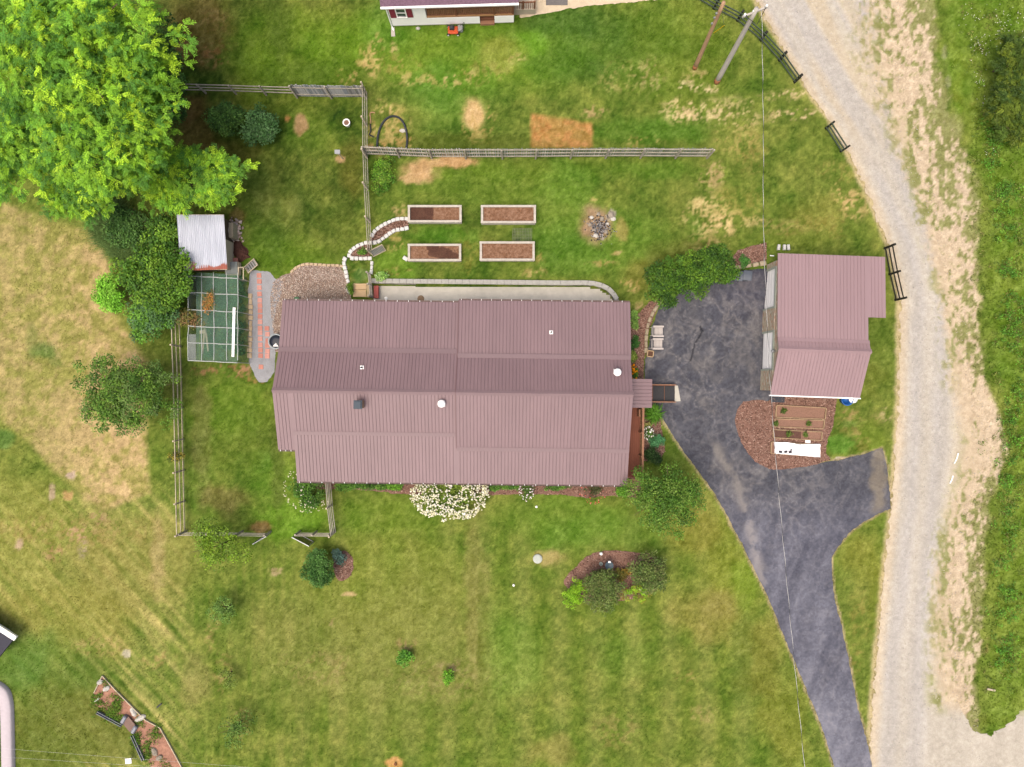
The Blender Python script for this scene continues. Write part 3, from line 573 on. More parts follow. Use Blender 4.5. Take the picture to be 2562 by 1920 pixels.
OCT = np.array([(1, 0, 0), (0, 1, 0), (-1, 0, 0), (0, -1, 0), (0, 0, 1), (0, 0, -1)], float)
OCTF = np.array([(0, 1, 4), (1, 2, 4), (2, 3, 4), (3, 0, 4), (1, 0, 5), (2, 1, 5), (3, 2, 5), (0, 3, 5)])
def pebbles(name, xyz, size, cols, m, parent=None, flat=.6):
    n = len(xyz); s = rng.uniform(.6, 1.3, (n, 1, 1)) * size
    sc = np.stack([rng.uniform(.8, 1.4, n), rng.uniform(.7, 1.1, n), np.full(n, flat)], 1)[:, None, :]
    a = rng.uniform(0, 6.28, n); c, sn = np.cos(a), np.sin(a)
    V = OCT[None] * sc * s + rng.normal(0, .12, (n, 6, 3)) * s
    V = np.stack([V[..., 0] * c[:, None] - V[..., 1] * sn[:, None], V[..., 0] * sn[:, None] + V[..., 1] * c[:, None], V[..., 2]], -1) + xyz[:, None, :]
    F = (OCTF[None] + (np.arange(n) * 6)[:, None, None]).reshape(-1, 3)
    ci = cols[rng.integers(0, len(cols), n)] * rng.uniform(.8, 1.2, (n, 1))
    o = np_mesh(name, V.reshape(-1, 3), F, np.repeat(ci, 6, 0), m, parent); o['kind'] = 'stuff'; return o
m_peb = mat('river_pebble', None, 0.7, 0.1, 8.0, attr=True, spec=0.25)
pp = scatter(PEBBLE, 7000); xyz = ground_xyz(pp[:, 0], pp[:, 1]); xyz[:, 2] += 0.03
pebbles('pebbles', xyz, 0.042, np.array([T(218, 200, 186), T(190, 170, 156), T(236, 222, 208), T(166, 146, 134), T(206, 182, 166)]), m_peb, peb_bed)
m_chips = mat('wood_chip', None, 0.9, 0.15, 8.0, attr=True, spec=0.1)
CH = np.array([(-1, -.35, 0), (1, -.35, 0), (1, .35, 0), (-1, .35, 0)], float)
def chips(name, poly, n, size, cols, m, parent, dz=.045):
    q = scatter(poly, n); xyz = ground_xyz(q[:, 0], q[:, 1]); xyz[:, 2] += dz + rng.uniform(0, .03, n)
    a = rng.uniform(0, 6.28, n); t = rng.normal(0, .35, n); u = rng.normal(0, .35, n); s = size * rng.uniform(.5, 1.3, n)[:, None]
    V = CH[None] * s[:, :, None]; V[..., 2] += V[..., 0] * t[:, None] + V[..., 1] * u[:, None]
    c, sn = np.cos(a)[:, None], np.sin(a)[:, None]
    V = np.stack([V[..., 0] * c - V[..., 1] * sn, V[..., 0] * sn + V[..., 1] * c, V[..., 2]], -1) + xyz[:, None, :]
    F = np.arange(n * 4).reshape(n, 4)
    ci = np.array(cols)[rng.integers(0, len(cols), n)] * rng.uniform(.75, 1.25, (n, 1))
    o = np_mesh(name, V.reshape(-1, 3), F, np.repeat(ci, 4, 0), m, parent); o['kind'] = 'stuff'; return o
MC = [T(168, 134, 120), T(136, 102, 88), T(196, 164, 148), T(108, 80, 70), T(156, 120, 106)]
for b, pl, n in zip(mulch_beds, (MULCH_G, MULCH_E, MULCH_SE, MULCH_S, MULCH_I, MULCH_R, MULCH_N, MULCH_W), (5200, 1700, 1300, 4000, 2600, 500, 800, 1100)):
    chips('wood_chips', pl, n, .05, MC, m_chips, b)
# loose stones on the gravel road
q = np.stack([rng.uniform(1900, 2480, 9000), rng.uniform(-20, 1920, 9000)], 1); q = q[(q[:, 0] > rl(q[:, 1]) + 4) & (q[:, 0] < rr(q[:, 1]) + 30)]
xyz = ground_xyz(q[:, 0], q[:, 1]); xyz[:, 2] += .022
o = pebbles('loose_gravel', xyz, .028, np.array([T(224, 216, 206), T(200, 198, 196), T(236, 224, 204), T(180, 176, 172)]), m_peb)

# ------------------------------------------------------------------ grass blades
HOUSE_PX = [(700, 790), (1560, 790), (1560, 1190), (745, 1190), (745, 1110), (700, 1110)]
GARAGE_PX = [(1912, 672), (2190, 660), (2190, 800), (2150, 800), (2150, 985), (1905, 985)]
NOGRASS = [DRIVE, MULCH_G, MULCH_E, MULCH_SE, MULCH_S, MULCH_I, MULCH_R, MULCH_N, MULCH_W, GRAVELW, PEBBLE, PATIO, TANDRIVE, HOUSE_PX, GARAGE_PX, [(2430, 1824), (2480, 1840), (2520, 1810), (2566, 1770), (2660, 1698), (2660, 1990), (2300, 1990)]]
def blades(name, px, py, colr, hgt_, wid, m, lean=.7, per=3, parent=None):
    xyz = ground_xyz(px, py); n = len(px)
    base = np.repeat(xyz, per, 0); N = n * per
    base[:, :2] += rng.normal(0, .035, (N, 2)); base[:, 2] -= .005
    h = np.repeat(np.broadcast_to(hgt_, n), per) * rng.uniform(.6, 1.2, N); w = np.repeat(np.broadcast_to(wid, n), per) * rng.uniform(.7, 1.2, N)
    a = rng.uniform(0, 6.28, N); l = h * rng.uniform(.2, 1, N) * lean; b = rng.uniform(0, 6.28, N)
    d = np.stack([np.cos(b), np.sin(b), np.zeros(N)], 1) * (w / 2)[:, None]
    tip = base + np.stack([np.cos(a) * l, np.sin(a) * l, h], 1)
    V = np.stack([base - d, base + d, tip], 1).reshape(-1, 3)
    c = np.repeat(colr, per, 0) * rng.uniform(.78, 1.25, (N, 1)); C = np.repeat(c, 3, 0)
    o = np_mesh(name, V, np.arange(N * 3).reshape(N, 3), C, m, parent); o['kind'] = 'stuff'; return o
m_blade = mat('grass_blade', None, 0.7, 0.05, 4.0, attr=True, spec=0.15, transl=0.25)
NG = 190000
px = rng.uniform(-30, 2592, NG); py = rng.uniform(-30, 1950, NG)
ok = ~((px > rl(py) + 2) & (px < rr(py) - 10))
for pl in NOGRASS: ok &= ~inpoly(px, py, pl)
px, py = px[ok], py[ok]; rgb = lawn_rgb(px, py)
gr = rgb[:, 1] - .5 * rgb[:, 0] - .5 * rgb[:, 2]           # how green the spot is
keep = rng.uniform(0, 1, len(px)) < smooth(2, 30, gr) * .9 + .1
px, py, rgb, gr = px[keep], py[keep], rgb[keep], gr[keep]
tall = .025 + .04 * fbm(px, py, 30, 2, 81) + .05 * (px > 2430)
eb = np.array(densify(DRIVE[6:24], 1.0, False) + densify(DRIVE[24:48], 1.0, False) + densify(ROAD_L, 1.4, False)); eb = np.repeat(eb, 3, 0)
eb = eb + rng.normal(0, 2.6, eb.shape); eb = eb[fbm(eb[:, 0], eb[:, 1], 16, 2, 83) > .42]; er = lawn_rgb(eb[:, 0], eb[:, 1]) * .35 + np.array((140, 152, 70.)) * .65
px = np.concatenate([px, eb[:, 0]]); py = np.concatenate([py, eb[:, 1]]); rgb = np.concatenate([rgb, er]); gr = np.concatenate([gr, np.full(len(eb), 30.)]); tall = np.concatenate([tall, np.full(len(eb), .045)])
blades('grass', px, py, lin(rgb) / K * (1.28 + .3 * smooth(20, 0, gr))[:, None], tall, .028 + tall * .25, m_blade)

# ------------------------------------------------------------------ building materials
m_roof = mat('mauve_metal_roof', T(178, 149, 154, .70), 0.45, 0.06, 1.6, metal=0.0, spec=0.4, stretch=(1, .10, 1), var2=0.05, scale2=0.35, coords='World')
m_roofg = mat('pink_metal_roof', T(193, 163, 168, .78), 0.45, 0.05, 1.6, spec=0.4, stretch=(1, .10, 1), var2=0.04, scale2=0.35, coords='World')
m_trim = mat('mauve_trim', T(180, 152, 156, .66), 0.45, 0.03, 2.0, spec=0.45)
m_trim_shade = mat('mauve_trim_shaded', T(140, 108, 112, .8), 0.5, 0.03, 2.0, spec=0.4)  # darker copy of the trim: shade on the roof step put into the colour
m_white = mat('white_paint', (0.82, 0.82, 0.81), 0.6, 0.03, 2.0, spec=0.35)
m_siding = mat('pale_siding', T(222, 214, 200), 0.7, 0.03, 2.0, spec=0.3)
m_glass = mat('window_glass', (0.05, 0.06, 0.07), 0.08, 0.05, 1.0, spec=0.6)
m_gut = mat('gutter_metal', T(120, 96, 92), 0.5, 0.05, 2.0, spec=0.4)
m_black = mat('black_metal', (0.025, 0.027, 0.03), 0.6, 0.1, 6.0, spec=0.3)
m_steel = mat('galvanised_metal', T(176, 180, 184), 0.4, 0.08, 5.0, metal=0.3, spec=0.5)
m_deck = mat('stained_deck_board', T(150, 92, 72), 0.75, 0.16, 3.0, stretch=(6, .6, 6), spec=0.25, var2=.08, scale2=2)
m_rail = mat('cedar_rail', T(178, 132, 104), 0.75, 0.12, 4.0, spec=0.25)
m_brown = mat('red_brown_wood', T(146, 98, 74), 0.75, 0.15, 5.0, spec=0.25)

def ribbed(name, p, q, r, s_, m, parent, pitch=0.225, rib=0.030, rw=0.031, thick=0.05):
    """metal roof slope: p->q along the eave, r above q, s_ above p; ribs run from eave to ridge"""
    p, q, r, s_ = map(Vector, (p, q, r, s_))
    n = (q - p).cross(s_ - p).normalized()
    if n.z < 0: n = -n
    L = (q - p).length; k = max(1, int(round(L / pitch))); prof = [(0, 0)]
    for i in range(1, k):
        u = i / k; d = rw / L
        prof += [(u - d * .8, 0), (u - d * .3, rib), (u + d * .3, rib), (u + d * .8, 0)]
    prof.append((1, 0))
    mb = MB(); N = len(prof)
    for u, h in prof: mb.v.append(tuple(p + (q - p) * u + n * h))
    for u, h in prof: mb.v.append(tuple(s_ + (r - s_) * u + n * h))
    flip = (q - p).cross(s_ - p).z < 0
    for i in range(N - 1):
        f = (i, i + 1, N + i + 1, N + i); mb.f.append(f[::-1] if flip else f)
    lo = [v - n * thick for v in (p, q, r, s_)]; b = len(mb.v)
    mb.v += [tuple(v) for v in (p, q, r, s_)] + [tuple(v) for v in lo]
    mb.f += [(b + 4, b + 7, b + 6, b + 5)] + [(b + i, b + 4 + i, b + 4 + (i + 1) % 4, b + (i + 1) % 4) for i in range(4)]
    return mb.build(name, m, parent)

def rotz(a): return Matrix.Rotation(a, 4, 'Z')

# ------------------------------------------------------------------ the long house in the middle
RH = math.radians(-0.7); MH = rotz(RH)
def hw(x, y, z): return MH @ Vector((x, y, z))
house = thing('ranch_house', 'long ranch house with mauve ribbed metal roof in the middle of the yard', 'house', hw(-3.7, -0.6, 0), rz=RH)
def slope(name, x0, x1, ye, ze, yr, zr, m=m_roof): return ribbed(name, hw(x0, ye, ze), hw(x1, ye, ze), hw(x1, yr, zr), hw(x0, yr, zr), m, house)
XW, XM, XE, XS, YR = -15.16, -3.55, 7.65, -14.05, -0.61
slope('roof_slope', XW, XM, 5.29, 2.65, 2.0, 3.29)
slope('roof_slope', XW, XM, 2.0, 3.31, YR, 4.45)
slope('roof_slope', XS, XM, -3.34, 3.54, YR, 4.45)
slope('roof_slope', XW, XS - .004, -4.49, 3.13, YR, 4.45)
slope('roof_slope', XS, XM, -6.6, 2.66, -3.34, 3.52)
slope('roof_slope', XM, XE, -6.6, 2.66, -4.26, 3.28)
slope('roof_slope', XM + .003, XE, -4.26, 3.31, YR, 4.56)
slope('roof_slope', XM + .003, XE, 1.75, 3.44, YR, 4.56)
slope('roof_slope', XM + .003, XE + .04, 5.42, 2.74, 1.75, 3.42)
def strip(name, a, b, w, m, dz=.034, th=.014):
    a = Vector(a); b = Vector(b); mb = MB(); mb.bar(a + Vector((0, 0, dz)), b + Vector((0, 0, dz)), w, th); return mb.build(name, m, house)
def flash(x0, x1, y0, z0, y1, z1):   # flat flashing over a change of pitch
    mb = MB(); dz = .033
    for (a, b) in (((x0, y0, z0), (x1, y1, z1)),):
        vs = [hw(x0, y0, z0 + dz), hw(x1, y0, z0 + dz), hw(x1, y1, z1 + dz), hw(x0, y1, z1 + dz)]
        mb.add(vs + [v - Vector((0, 0, .02)) for v in vs], [(0, 1, 2, 3), (7, 6, 5, 4), (0, 4, 5, 1), (1, 5, 6, 2), (2, 6, 7, 3), (3, 7, 4, 0)])
    return mb.build('flashing', m_trim, house)
flash(XW, XM - .01, 1.88, 3.375, 2.2, 3.27)
flash(XM + .02, XE, 1.62, 3.50, 1.92, 3.435)
flash(XS, XM - .01, -3.48, 3.49, -3.24, 3.575)
flash(XM + .02, XE, -4.42, 3.25, -4.16, 3.345)
def ridge(x0, x1, z):
    mb = MB(); d = .17; t = .03
    A = [(-d, -d * .4), (0, t), (d, -d * .4)]
    vs = [hw(x, YR + y, z + zz + .03) for x in (x0, x1) for y, zz in A] + [hw(x, YR + y, z + zz) for x in (x0, x1) for y, zz in A]
    mb.add(vs, [(0, 3, 4, 1), (1, 4, 5, 2), (6, 7, 10, 9), (7, 8, 11, 10), (0, 6, 9, 3), (2, 5, 11, 8), (0, 1, 7, 6), (1, 2, 8, 7), (3, 9, 10, 4), (4, 10, 11, 5)])
    return mb.build('ridge_cap', m_trim, house)
ridge(XW - .02, XM, 4.45); ridge(XM + .01, XE + .02, 4.56)
# step where the east roof stands higher than the west roof
mb = MB(); pts_n = [(YR, 4.56, 4.40), (1.75, 3.44, 3.16), (5.42, 2.74, 2.56)]
for (y0, zt0, zb0), (y1, zt1, zb1) in zip(pts_n[:-1], pts_n[1:]):
    vs = [hw(XM + dx, y, z) for dx in (-.035, .03) for (y, z) in ((y0, zb0), (y1, zb1), (y1, zt1 + .03), (y0, zt0 + .03))]
    mb.add(vs, [(0, 1, 2, 3), (7, 6, 5, 4), (0, 4, 5, 1), (1, 5, 6, 2), (2, 6, 7, 3), (3, 7, 4, 0)])
mb.build('roof_step_trim', m_trim_shade, house)
mb = MB(); y0, y1 = YR, -4.26
vs = [hw(XM + dx, y, z) for dx in (-.035, .03) for (y, z) in ((y0, 4.40), (y1, 3.15), (y1, 3.34), (y0, 4.59))]
mb.add(vs, [(0, 1, 2, 3), (7, 6, 5, 4), (0, 4, 5, 1), (1, 5, 6, 2), (2, 6, 7, 3), (3, 7, 4, 0)])
mb.build('roof_step_trim', m_trim_shade, house)
# walls: the roof section extruded, set in from the eaves
prof = [(-4.2, 0), (4.95, 0), (4.95, 2.60), (2.0, 3.15), (YR, 4.33), (-3.34, 3.42), (-4.2, 3.12)]
mb = MB(); n = len(prof)
mb.v = [tuple(hw(-14.75, y, z)) for y, z in prof] + [tuple(hw(7.3, y, z)) for y, z in prof]
mb.f = [tuple(range(n)), tuple(range(2 * n - 1, n - 1, -1))] + [(i, n + i, n + (i + 1) % n, (i + 1) % n) for i in range(n)]
mb.build('wall', m_siding, house)
def window(parent, c, w, h, axis='y', sgn=-1, frame=m_white):
    """window in a wall: axis = the wall normal"""
    mb = MB(); t = .05; R = .08
    c = Vector(c)
    def pt(u, v, d): return c + (Vector((u, sgn * d, v)) if axis == 'y' else Vector((sgn * d, u, v)))
    def bx(u0, u1, v0, v1, d0, d1):
        vs = [pt(u, v, d) for d in (d0, d1) for (u, v) in ((u0, v0), (u1, v0), (u1, v1), (u0, v1))]
        mb.add(vs, [(0, 1, 2, 3), (7, 6, 5, 4), (0, 4, 5, 1), (1, 5, 6, 2), (2, 6, 7, 3), (3, 7, 4, 0)])
    bx(-w / 2, w / 2, h / 2 - R, h / 2, 0, t); bx(-w / 2, w / 2, -h / 2, -h / 2 + R, 0, t + .04)
    bx(-w / 2, -w / 2 + R, -h / 2 + R, h / 2 - R, 0, t); bx(w / 2 - R, w / 2, -h / 2 + R, h / 2 - R, 0, t); bx(-w / 2 + R, w / 2 - R, -.03, .03, 0, t)
    f = mb.build('window', frame, parent)
    for lo, hi in ((-h / 2 + R, -.03), (.03, h / 2 - R)):
        mb = MB(); bx(-w / 2 + R, w / 2 - R, lo, hi, .005, .02); mb.build('pane', m_glass, f)
    return f
for x in (-12.6, -8.5, -1.0, 4.6): window(house, hw(x, -4.2, 1.6), 1.0, 1.2)
for x in (-12.0, -6.0, 1.0, 5.0): window(house, hw(x, 4.95, 1.6), 1.0, 1.1, sgn=1)
mb = MB(); mb.box(hw(-4.6, -4.24, 1.05), (.95, .06, 2.05), RH); d = mb.build('door', m_brown, house)
mb = MB(); mb.lathe([(.03, -.03), (.04, 0), (.03, .03)], hw(-4.25, -4.3, 1.0), 8); mb.build('handle', m_steel, d)
mb = MB(); mb.box(hw(-3.2, -5.4, .12), (21.4, 2.2, .24), RH); mb.build('porch_floor', m_deck, house)
for x in np.linspace(-13.8, 7.3, 9):
    mb = MB(); mb.box(hw(x, -6.35, 1.42), (.14, .14, 2.4), RH); mb.build('porch_post', m_white, house)
# gutters with their hangers
def gutter(x0, x1, y, z, sgn, sp):
    mb = MB(); w = .11
    a = [(0, -.02), (w, -.02), (w, -.10), (0, -.10)]
    sec = [(.0, 0.0), (.0, -.09), (sgn * w, -.09), (sgn * w, .0), (sgn * (w - .012), .0), (sgn * (w - .012), -.078), (sgn * .012, -.078), (sgn * .012, 0)]
    vs = [hw(x, y + yy, z + zz) for x in (x0, x1) for yy, zz in sec]
    mb.add(vs, [(i, (i + 1) % 8, 8 + (i + 1) % 8, 8 + i) for i in range(8)] + [tuple(range(7, -1, -1)), tuple(range(8, 16))])
    gt = mb.build('gutter', m_gut, house)
    hm = None; xs = np.arange(x0 + .15, x1, sp)
    for x in xs:
        if hm is None:
            b = MB(); b.box((0, 0, 0), (.028, .09, .02)); hm = b.mesh('gutter_hanger', m_white)
        place(hm, 'gutter_hanger', hw(x, y + sgn * .055, z + .02), RH, gt)
gutter(XW, XM, 5.29, 2.63, 1, .74); gutter(XM + .01, XE + .03, 5.42, 2.72, 1, .66)
gutter(XS, XE, -6.6, 2.64, -1, .74); gutter(XW, XS - .02, -4.49, 3.11, -1, .34)
# roof furniture
def plumb_vent(x, y, z):
    c = hw(x, y, z); mb = MB(); mb.box(c + Vector((0, 0, .04)), (.24, .24, .03), RH); b = mb.build('vent_flashing', m_white, house)
    mb = MB(); mb.lathe([(.06, .05), (.05, .34)], c, 12, False); mb.lathe([(.05, .34), (.038, .34), (.038, .1)], c, 12); mb.build('vent_pipe', m_black, b)
def zroof(x, y):
    if x < XM: return np.interp(y, [-6.6, -3.34, YR, 2.0, 5.29], [2.66, 3.54, 4.45, 3.30, 2.65])
    return np.interp(y, [-6.6, -4.26, YR, 1.75, 5.42], [2.66, 3.30, 4.56, 3.43, 2.74])
def on_roof(px, py):
    z = 3.5
    for _ in range(6):
        p = MH.inverted() @ Pw(px, py, z); z = float(zroof(p.x, p.y))
    return p.x, p.y, z
plumb_vent(*on_roof(906, 920)); plumb_vent(*on_roof(1379, 832))
def hood_vent(x, y, z):
    c = hw(x, y, z); mb = MB(); mb.box(c + Vector((0, 0, .045)), (.42, .42, .03), RH); b = mb.build('vent_flashing', m_white, house)
    mb = MB(); mb.lathe([(.15, .03), (.15, .28), (.24, .30), (.255, .38), (.20, .46), (.08, .50)], c, 20); mb.build('vent_hood', m_white, b, True)
hood_vent(*on_roof(1106, 1010)); hood_vent(*on_roof(1543, 932))
cx, cy, cz = on_roof(902, 1012); c = hw(cx, cy, cz)
mb = MB(); mb.box(c + Vector((0, 0, .3)), (.46, .46, .9), RH); ch = mb.build('chimney', mat('tan_flue', T(206, 172, 140), .7, .08, 5), house)
mb = MB(); mb.box(c + Vector((0, 0, .78)), (.54, .54, .06), RH); mb.box(c + Vector((0, 0, .86)), (.40, .40, .10), RH); mb.build('chimney_cap', mat('slate_blue_cap', T(78, 92, 104), .6, .06, 5), ch)
mb = MB(); mb.tube([hw(-14.8, -3.25, 1.9), hw(-15.45, -3.25, 1.9)], .05, 10); mb.build('vent_pipe', m_white, house)

# east entry: small roof, deck with railing and ramp
ribbed('porch_roof', hw(9.19, .40, 2.80), hw(9.19, -1.48, 2.80), hw(XE - .1, -1.48, 3.02), hw(XE - .1, .40, 3.02), m_roof, house, pitch=.225)
for y in (.25, -1.35):
    mb = MB(); mb.box(hw(9.05, y, 1.65), (.10, .10, 2.2), RH); mb.build('porch_post', m_rail, house)
DX0, DX1, DY0, DY1, DZ = 7.32, 8.82, -6.36, .30, .62
mb = MB(); mb.box(hw((DX0 + DX1) / 2, (DY0 + DY1) / 2, DZ - .12), (DX1 - DX0, DY1 - DY0, .12), RH); deck = mb.build('deck', m_brown, house)
bm_ = None; bw = .138
for i in range(11):
    x = DX0 + .07 + i * bw
    if x > DX1: break
    if bm_ is None:
        b = MB(); b.box((0, 0, 0), (bw - .012, DY1 - DY0, .03)); bm_ = b.mesh('deck_board', m_deck)
    place(bm_, 'deck_board', hw(x, (DY0 + DY1) / 2, DZ - .045 + random.uniform(-.002, .002)), RH, deck)
rail_t = MB(); rail_t.box(hw(DX1 + .04, (DY0 - 1.5) / 2, DZ + .93), (.14, -1.5 - DY0, .04), RH); railing = rail_t.build('railing', m_rail, house)
mb = MB(); mb.box(hw(DX1 + .04, (DY0 - 1.5) / 2, DZ + .12), (.05, -1.5 - DY0, .08), RH); mb.build('bottom_rail', m_rail, railing)
mb = MB(); mb.box(hw((DX0 + DX1) / 2, DY0 - .02, DZ + .93), (DX1 - DX0, .12, .04), RH); mb.build('top_rail', m_rail, railing)
b = MB(); b.box((0, 0, .4), (.04, .04, .78)); bal = b.mesh('baluster', m_brown)
for y in np.arange(DY0 + .1, -1.55, .13): place(bal, 'baluster', hw(DX1 + .04, y, DZ + .12), RH, railing)
for x in np.arange(DX0 + .1, DX1, .13): place(bal, 'baluster', hw(x, DY0 - .02, DZ + .12), RH, railing)
b = MB(); b.box((0, 0, .5), (.1, .1, 1.62)); pst = b.mesh('rail_post', m_rail)
for y in (DY0 + .05, -4.8, -3.2, -1.55): place(pst, 'rail_post', hw(DX1 - .04, y, DZ - .2), RH, railing)
mb = MB(); mb.box(hw(DX1 - .16, -1.9, DZ + .35), (.09, .5, .7), RH); mb.build('bench_end', m_rail, deck)
# ramp
RY0, RY1 = -1.10, .0
def rz_(x): return float(np.interp(x, [8.7, 11.45], [.60, .09]))
ramp = MB()
vs = [hw(x, y, z) for x in (8.7, 11.29) for y in (RY0, RY1) for z in (rz_(x) - .1, rz_(x))]
ramp.add(vs, [(0, 2, 3, 1), (4, 5, 7, 6), (0, 1, 5, 4), (2, 6, 7, 3), (1, 3, 7, 5), (0, 4, 6, 2)]); ramp = ramp.build('ramp', m_brown, house)
m_rub = mat('black_grip_mat', T(70, 70, 72), .85, .15, 14, .004, 30)
for x0, x1 in ((8.75, 9.68), (9.72, 10.52), (10.56, 11.28)):
    mb = MB(); vs = [hw(x, y, rz_(x) + dz) for dz in (.004, .02) for (x, y) in ((x0, RY0 + .03), (x1, RY0 + .03), (x1, RY1 - .03), (x0, RY1 - .03))]
    mb.add(vs, [(3, 2, 1, 0), (4, 5, 6, 7), (0, 1, 5, 4), (1, 2, 6, 5), (2, 3, 7, 6), (3, 0, 4, 7)]); mb.build('grip_mat', m_rub, ramp)
mb = MB(); top = [hw(11.295, RY0, .125), hw(11.72, RY0 + .02, .03), hw(11.70, RY0 + .2, .03), hw(11.52, RY1 + .0, .03), hw(11.295, RY1, .125)]
mb.add(top + [v - Vector((0, 0, .09)) for v in top], [(0, 1, 2, 3, 4), (9, 8, 7, 6, 5)] + [(i, i + 5, (i + 1) % 5 + 5, (i + 1) % 5) for i in range(5)]); mb.build('ramp_lip', mat('pale_concrete_lip', T(226, 222, 206), .85, .06, 5), ramp)
for y in (RY0 - .04, RY1 + .04):
    mb = MB(); mb.bar(hw(8.9, y, rz_(8.9) + .40), hw(11.3, y, rz_(11.3) + .36), .06, .04); h = mb.build('ramp_rail', m_rail, ramp)
    mb = MB(); mb.bar(hw(8.9, y, rz_(8.9) + .10), hw(11.3, y, rz_(11.3) + .10), .04, .12); mb.build('curb', m_brown, h)
    for x in (9.2, 10.25, 11.25):
        mb = MB(); mb.box(hw(x, y, rz_(x) + .15), (.06, .06, .44), RH); mb.build('rail_post', m_brown, h)

# ------------------------------------------------------------------ the garage
RG = math.radians(-2.0); MG = rotz(RG)
def gw(x, y, z): return MG @ Vector((x, y, z))
garage = thing('garage', 'detached garage with pink ribbed metal roof and stone front beside the driveway', 'garage', gw(19.9, 4.0, 0), rz=RG)
def gs(x0, x1, ye, ze, yr, zr): return ribbed('roof_slope', gw(x0, ye, ze), gw(x1, ye, ze), gw(x1, yr, zr), gw(x0, yr, zr), m_roofg, garage, pitch=.222)
gs(17.05, 22.98, -.14, 2.50, 2.85, 3.75); gs(17.05, 22.98, 3.44, 3.50, 2.85, 3.75)
gs(17.05, 22.92, 9.11, 3.0, 3.44, 3.48); gs(22.92, 24.06, 9.11, 3.0, 5.1, 3.34)
mb = MB(); vs = [gw(x, y, z + dz) for dz in (.032, .015) for (x, y, z) in ((17.05, 3.36, 3.54), (22.98, 3.36, 3.54), (22.98, 3.58, 3.475), (17.05, 3.58, 3.475))]
mb.add(vs, [(0, 1, 2, 3), (7, 6, 5, 4), (0, 4, 5, 1), (1, 5, 6, 2), (2, 6, 7, 3), (3, 7, 4, 0)]); mb.build('flashing', m_roofg, garage)
mb = MB(); d = .15
vs = [gw(x, 2.85 + y, 3.75 + zz + t) for t in (.035, .0) for x in (17.02, 23.02) for (y, zz) in ((-d, -d * .45), (0, .03), (d, -d * .45))]
mb.add(vs, [(0, 3, 4, 1), (1, 4, 5, 2), (6, 7, 10, 9), (7, 8, 11, 10), (0, 6, 9, 3), (2, 5, 11, 8), (0, 1, 7, 6), (1, 2, 8, 7), (3, 9, 10, 4), (4, 10, 11, 5)]); mb.build('ridge_cap', m_roofg, garage)
def stone_mat():
    m = bpy.data.materials.new('ledge_stone'); m.use_nodes = True; n = m.node_tree.nodes; l = m.node_tree.links; b = n['Principled BSDF']
    ge = n.new('ShaderNodeNewGeometry'); mp = n.new('ShaderNodeMapping'); mp.inputs['Scale'].default_value = (5, 5, 9); l.new(ge.outputs['Position'], mp.inputs[0])
    vo = n.new('ShaderNodeTexVoronoi'); vo.inputs['Scale'].default_value = 1.0; l.new(mp.outputs[0], vo.inputs['Vector'])
    cr = n.new('ShaderNodeValToRGB'); e = cr.color_ramp.elements; e[0].position = 0; e[0].color = T(186, 174, 150) + (1,); e[1].position = 1; e[1].color = T(236, 224, 200) + (1,)
    for p, c in ((.3, T(226, 214, 188)), (.55, T(204, 190, 166)), (.75, T(214, 168, 140)), (.85, T(238, 230, 210))):
        q = e.new(p); q.color = c + (1,)
    l.new(vo.outputs['Color'], cr.inputs[0]); l.new(cr.outputs[0], b.inputs['Base Color']); b.inputs['Roughness'].default_value = .9
    bp = n.new('ShaderNodeBump'); bp.inputs['Distance'].default_value = .05; l.new(vo.outputs['Distance'], bp.inputs['Height']); bp.invert = True; l.new(bp.outputs[0], b.inputs['Normal'])
    return m
m_stone = stone_mat()
GX = 17.3
def gbox(name, m, x0, x1, y0, y1, z0, z1, parent=garage):
    mb = MB(); vs = [gw(x, y, z) for z in (z0, z1) for y in (y0, y1) for x in (x0, x1)]
    mb.add(vs, [(0, 2, 3, 1), (4, 5, 7, 6), (0, 1, 5, 4), (2, 6, 7, 3), (0, 4, 6, 2), (1, 3, 7, 5)]); return mb.build(name, m, parent)
# body of the garage under its roof
prof = [(.15, -.1), (8.8, -.1), (8.8, 2.92), (3.45, 3.38), (2.85, 3.63), (.15, 2.52)]; n = len(prof)
mb = MB(); mb.v = [tuple(gw(GX + .16, y, z)) for y, z in prof] + [tuple(gw(22.5, y, z)) for y, z in prof]
mb.f = [tuple(range(n)), tuple(range(2 * n - 1, n - 1, -1))] + [(i, n + i, n + (i + 1) % n, (i + 1) % n) for i in range(n)]; mb.build('wall', m_siding, garage)
gbox('side_room', m_siding, 22.504, 23.75, 5.4, 8.79, -.1, 2.88)
D = ((1.6, 4.05), (5.75, 8.3)); DH = 1.95
gbox('stone_front', m_stone, GX, GX + .155, .14, 8.77, DH + .30, 2.48)
for (a, b_) in ((.14, D[0][0] - .12), (D[0][1] + .12, D[1][0] - .12), (D[1][1] + .12, 8.77)):
    gbox('stone_pier', m_stone, GX - .06, GX + .157, a, b_, -.05, DH + .298)
mb = MB(); pr = [(.16, 2.485), (8.74, 2.485), (8.74, 2.89), (3.45, 3.36), (2.85, 3.61)]; n = len(pr)
mb.v = [tuple(gw(GX + .02, y, z)) for y, z in pr] + [tuple(gw(GX + .158, y, z)) for y, z in pr]
mb.f = [tuple(range(n)), tuple(range(2 * n - 1, n - 1, -1))] + [(i, n + i, n + (i + 1) % n, (i + 1) % n) for i in range(n)]; mb.build('stone_gable', m_stone, garage)
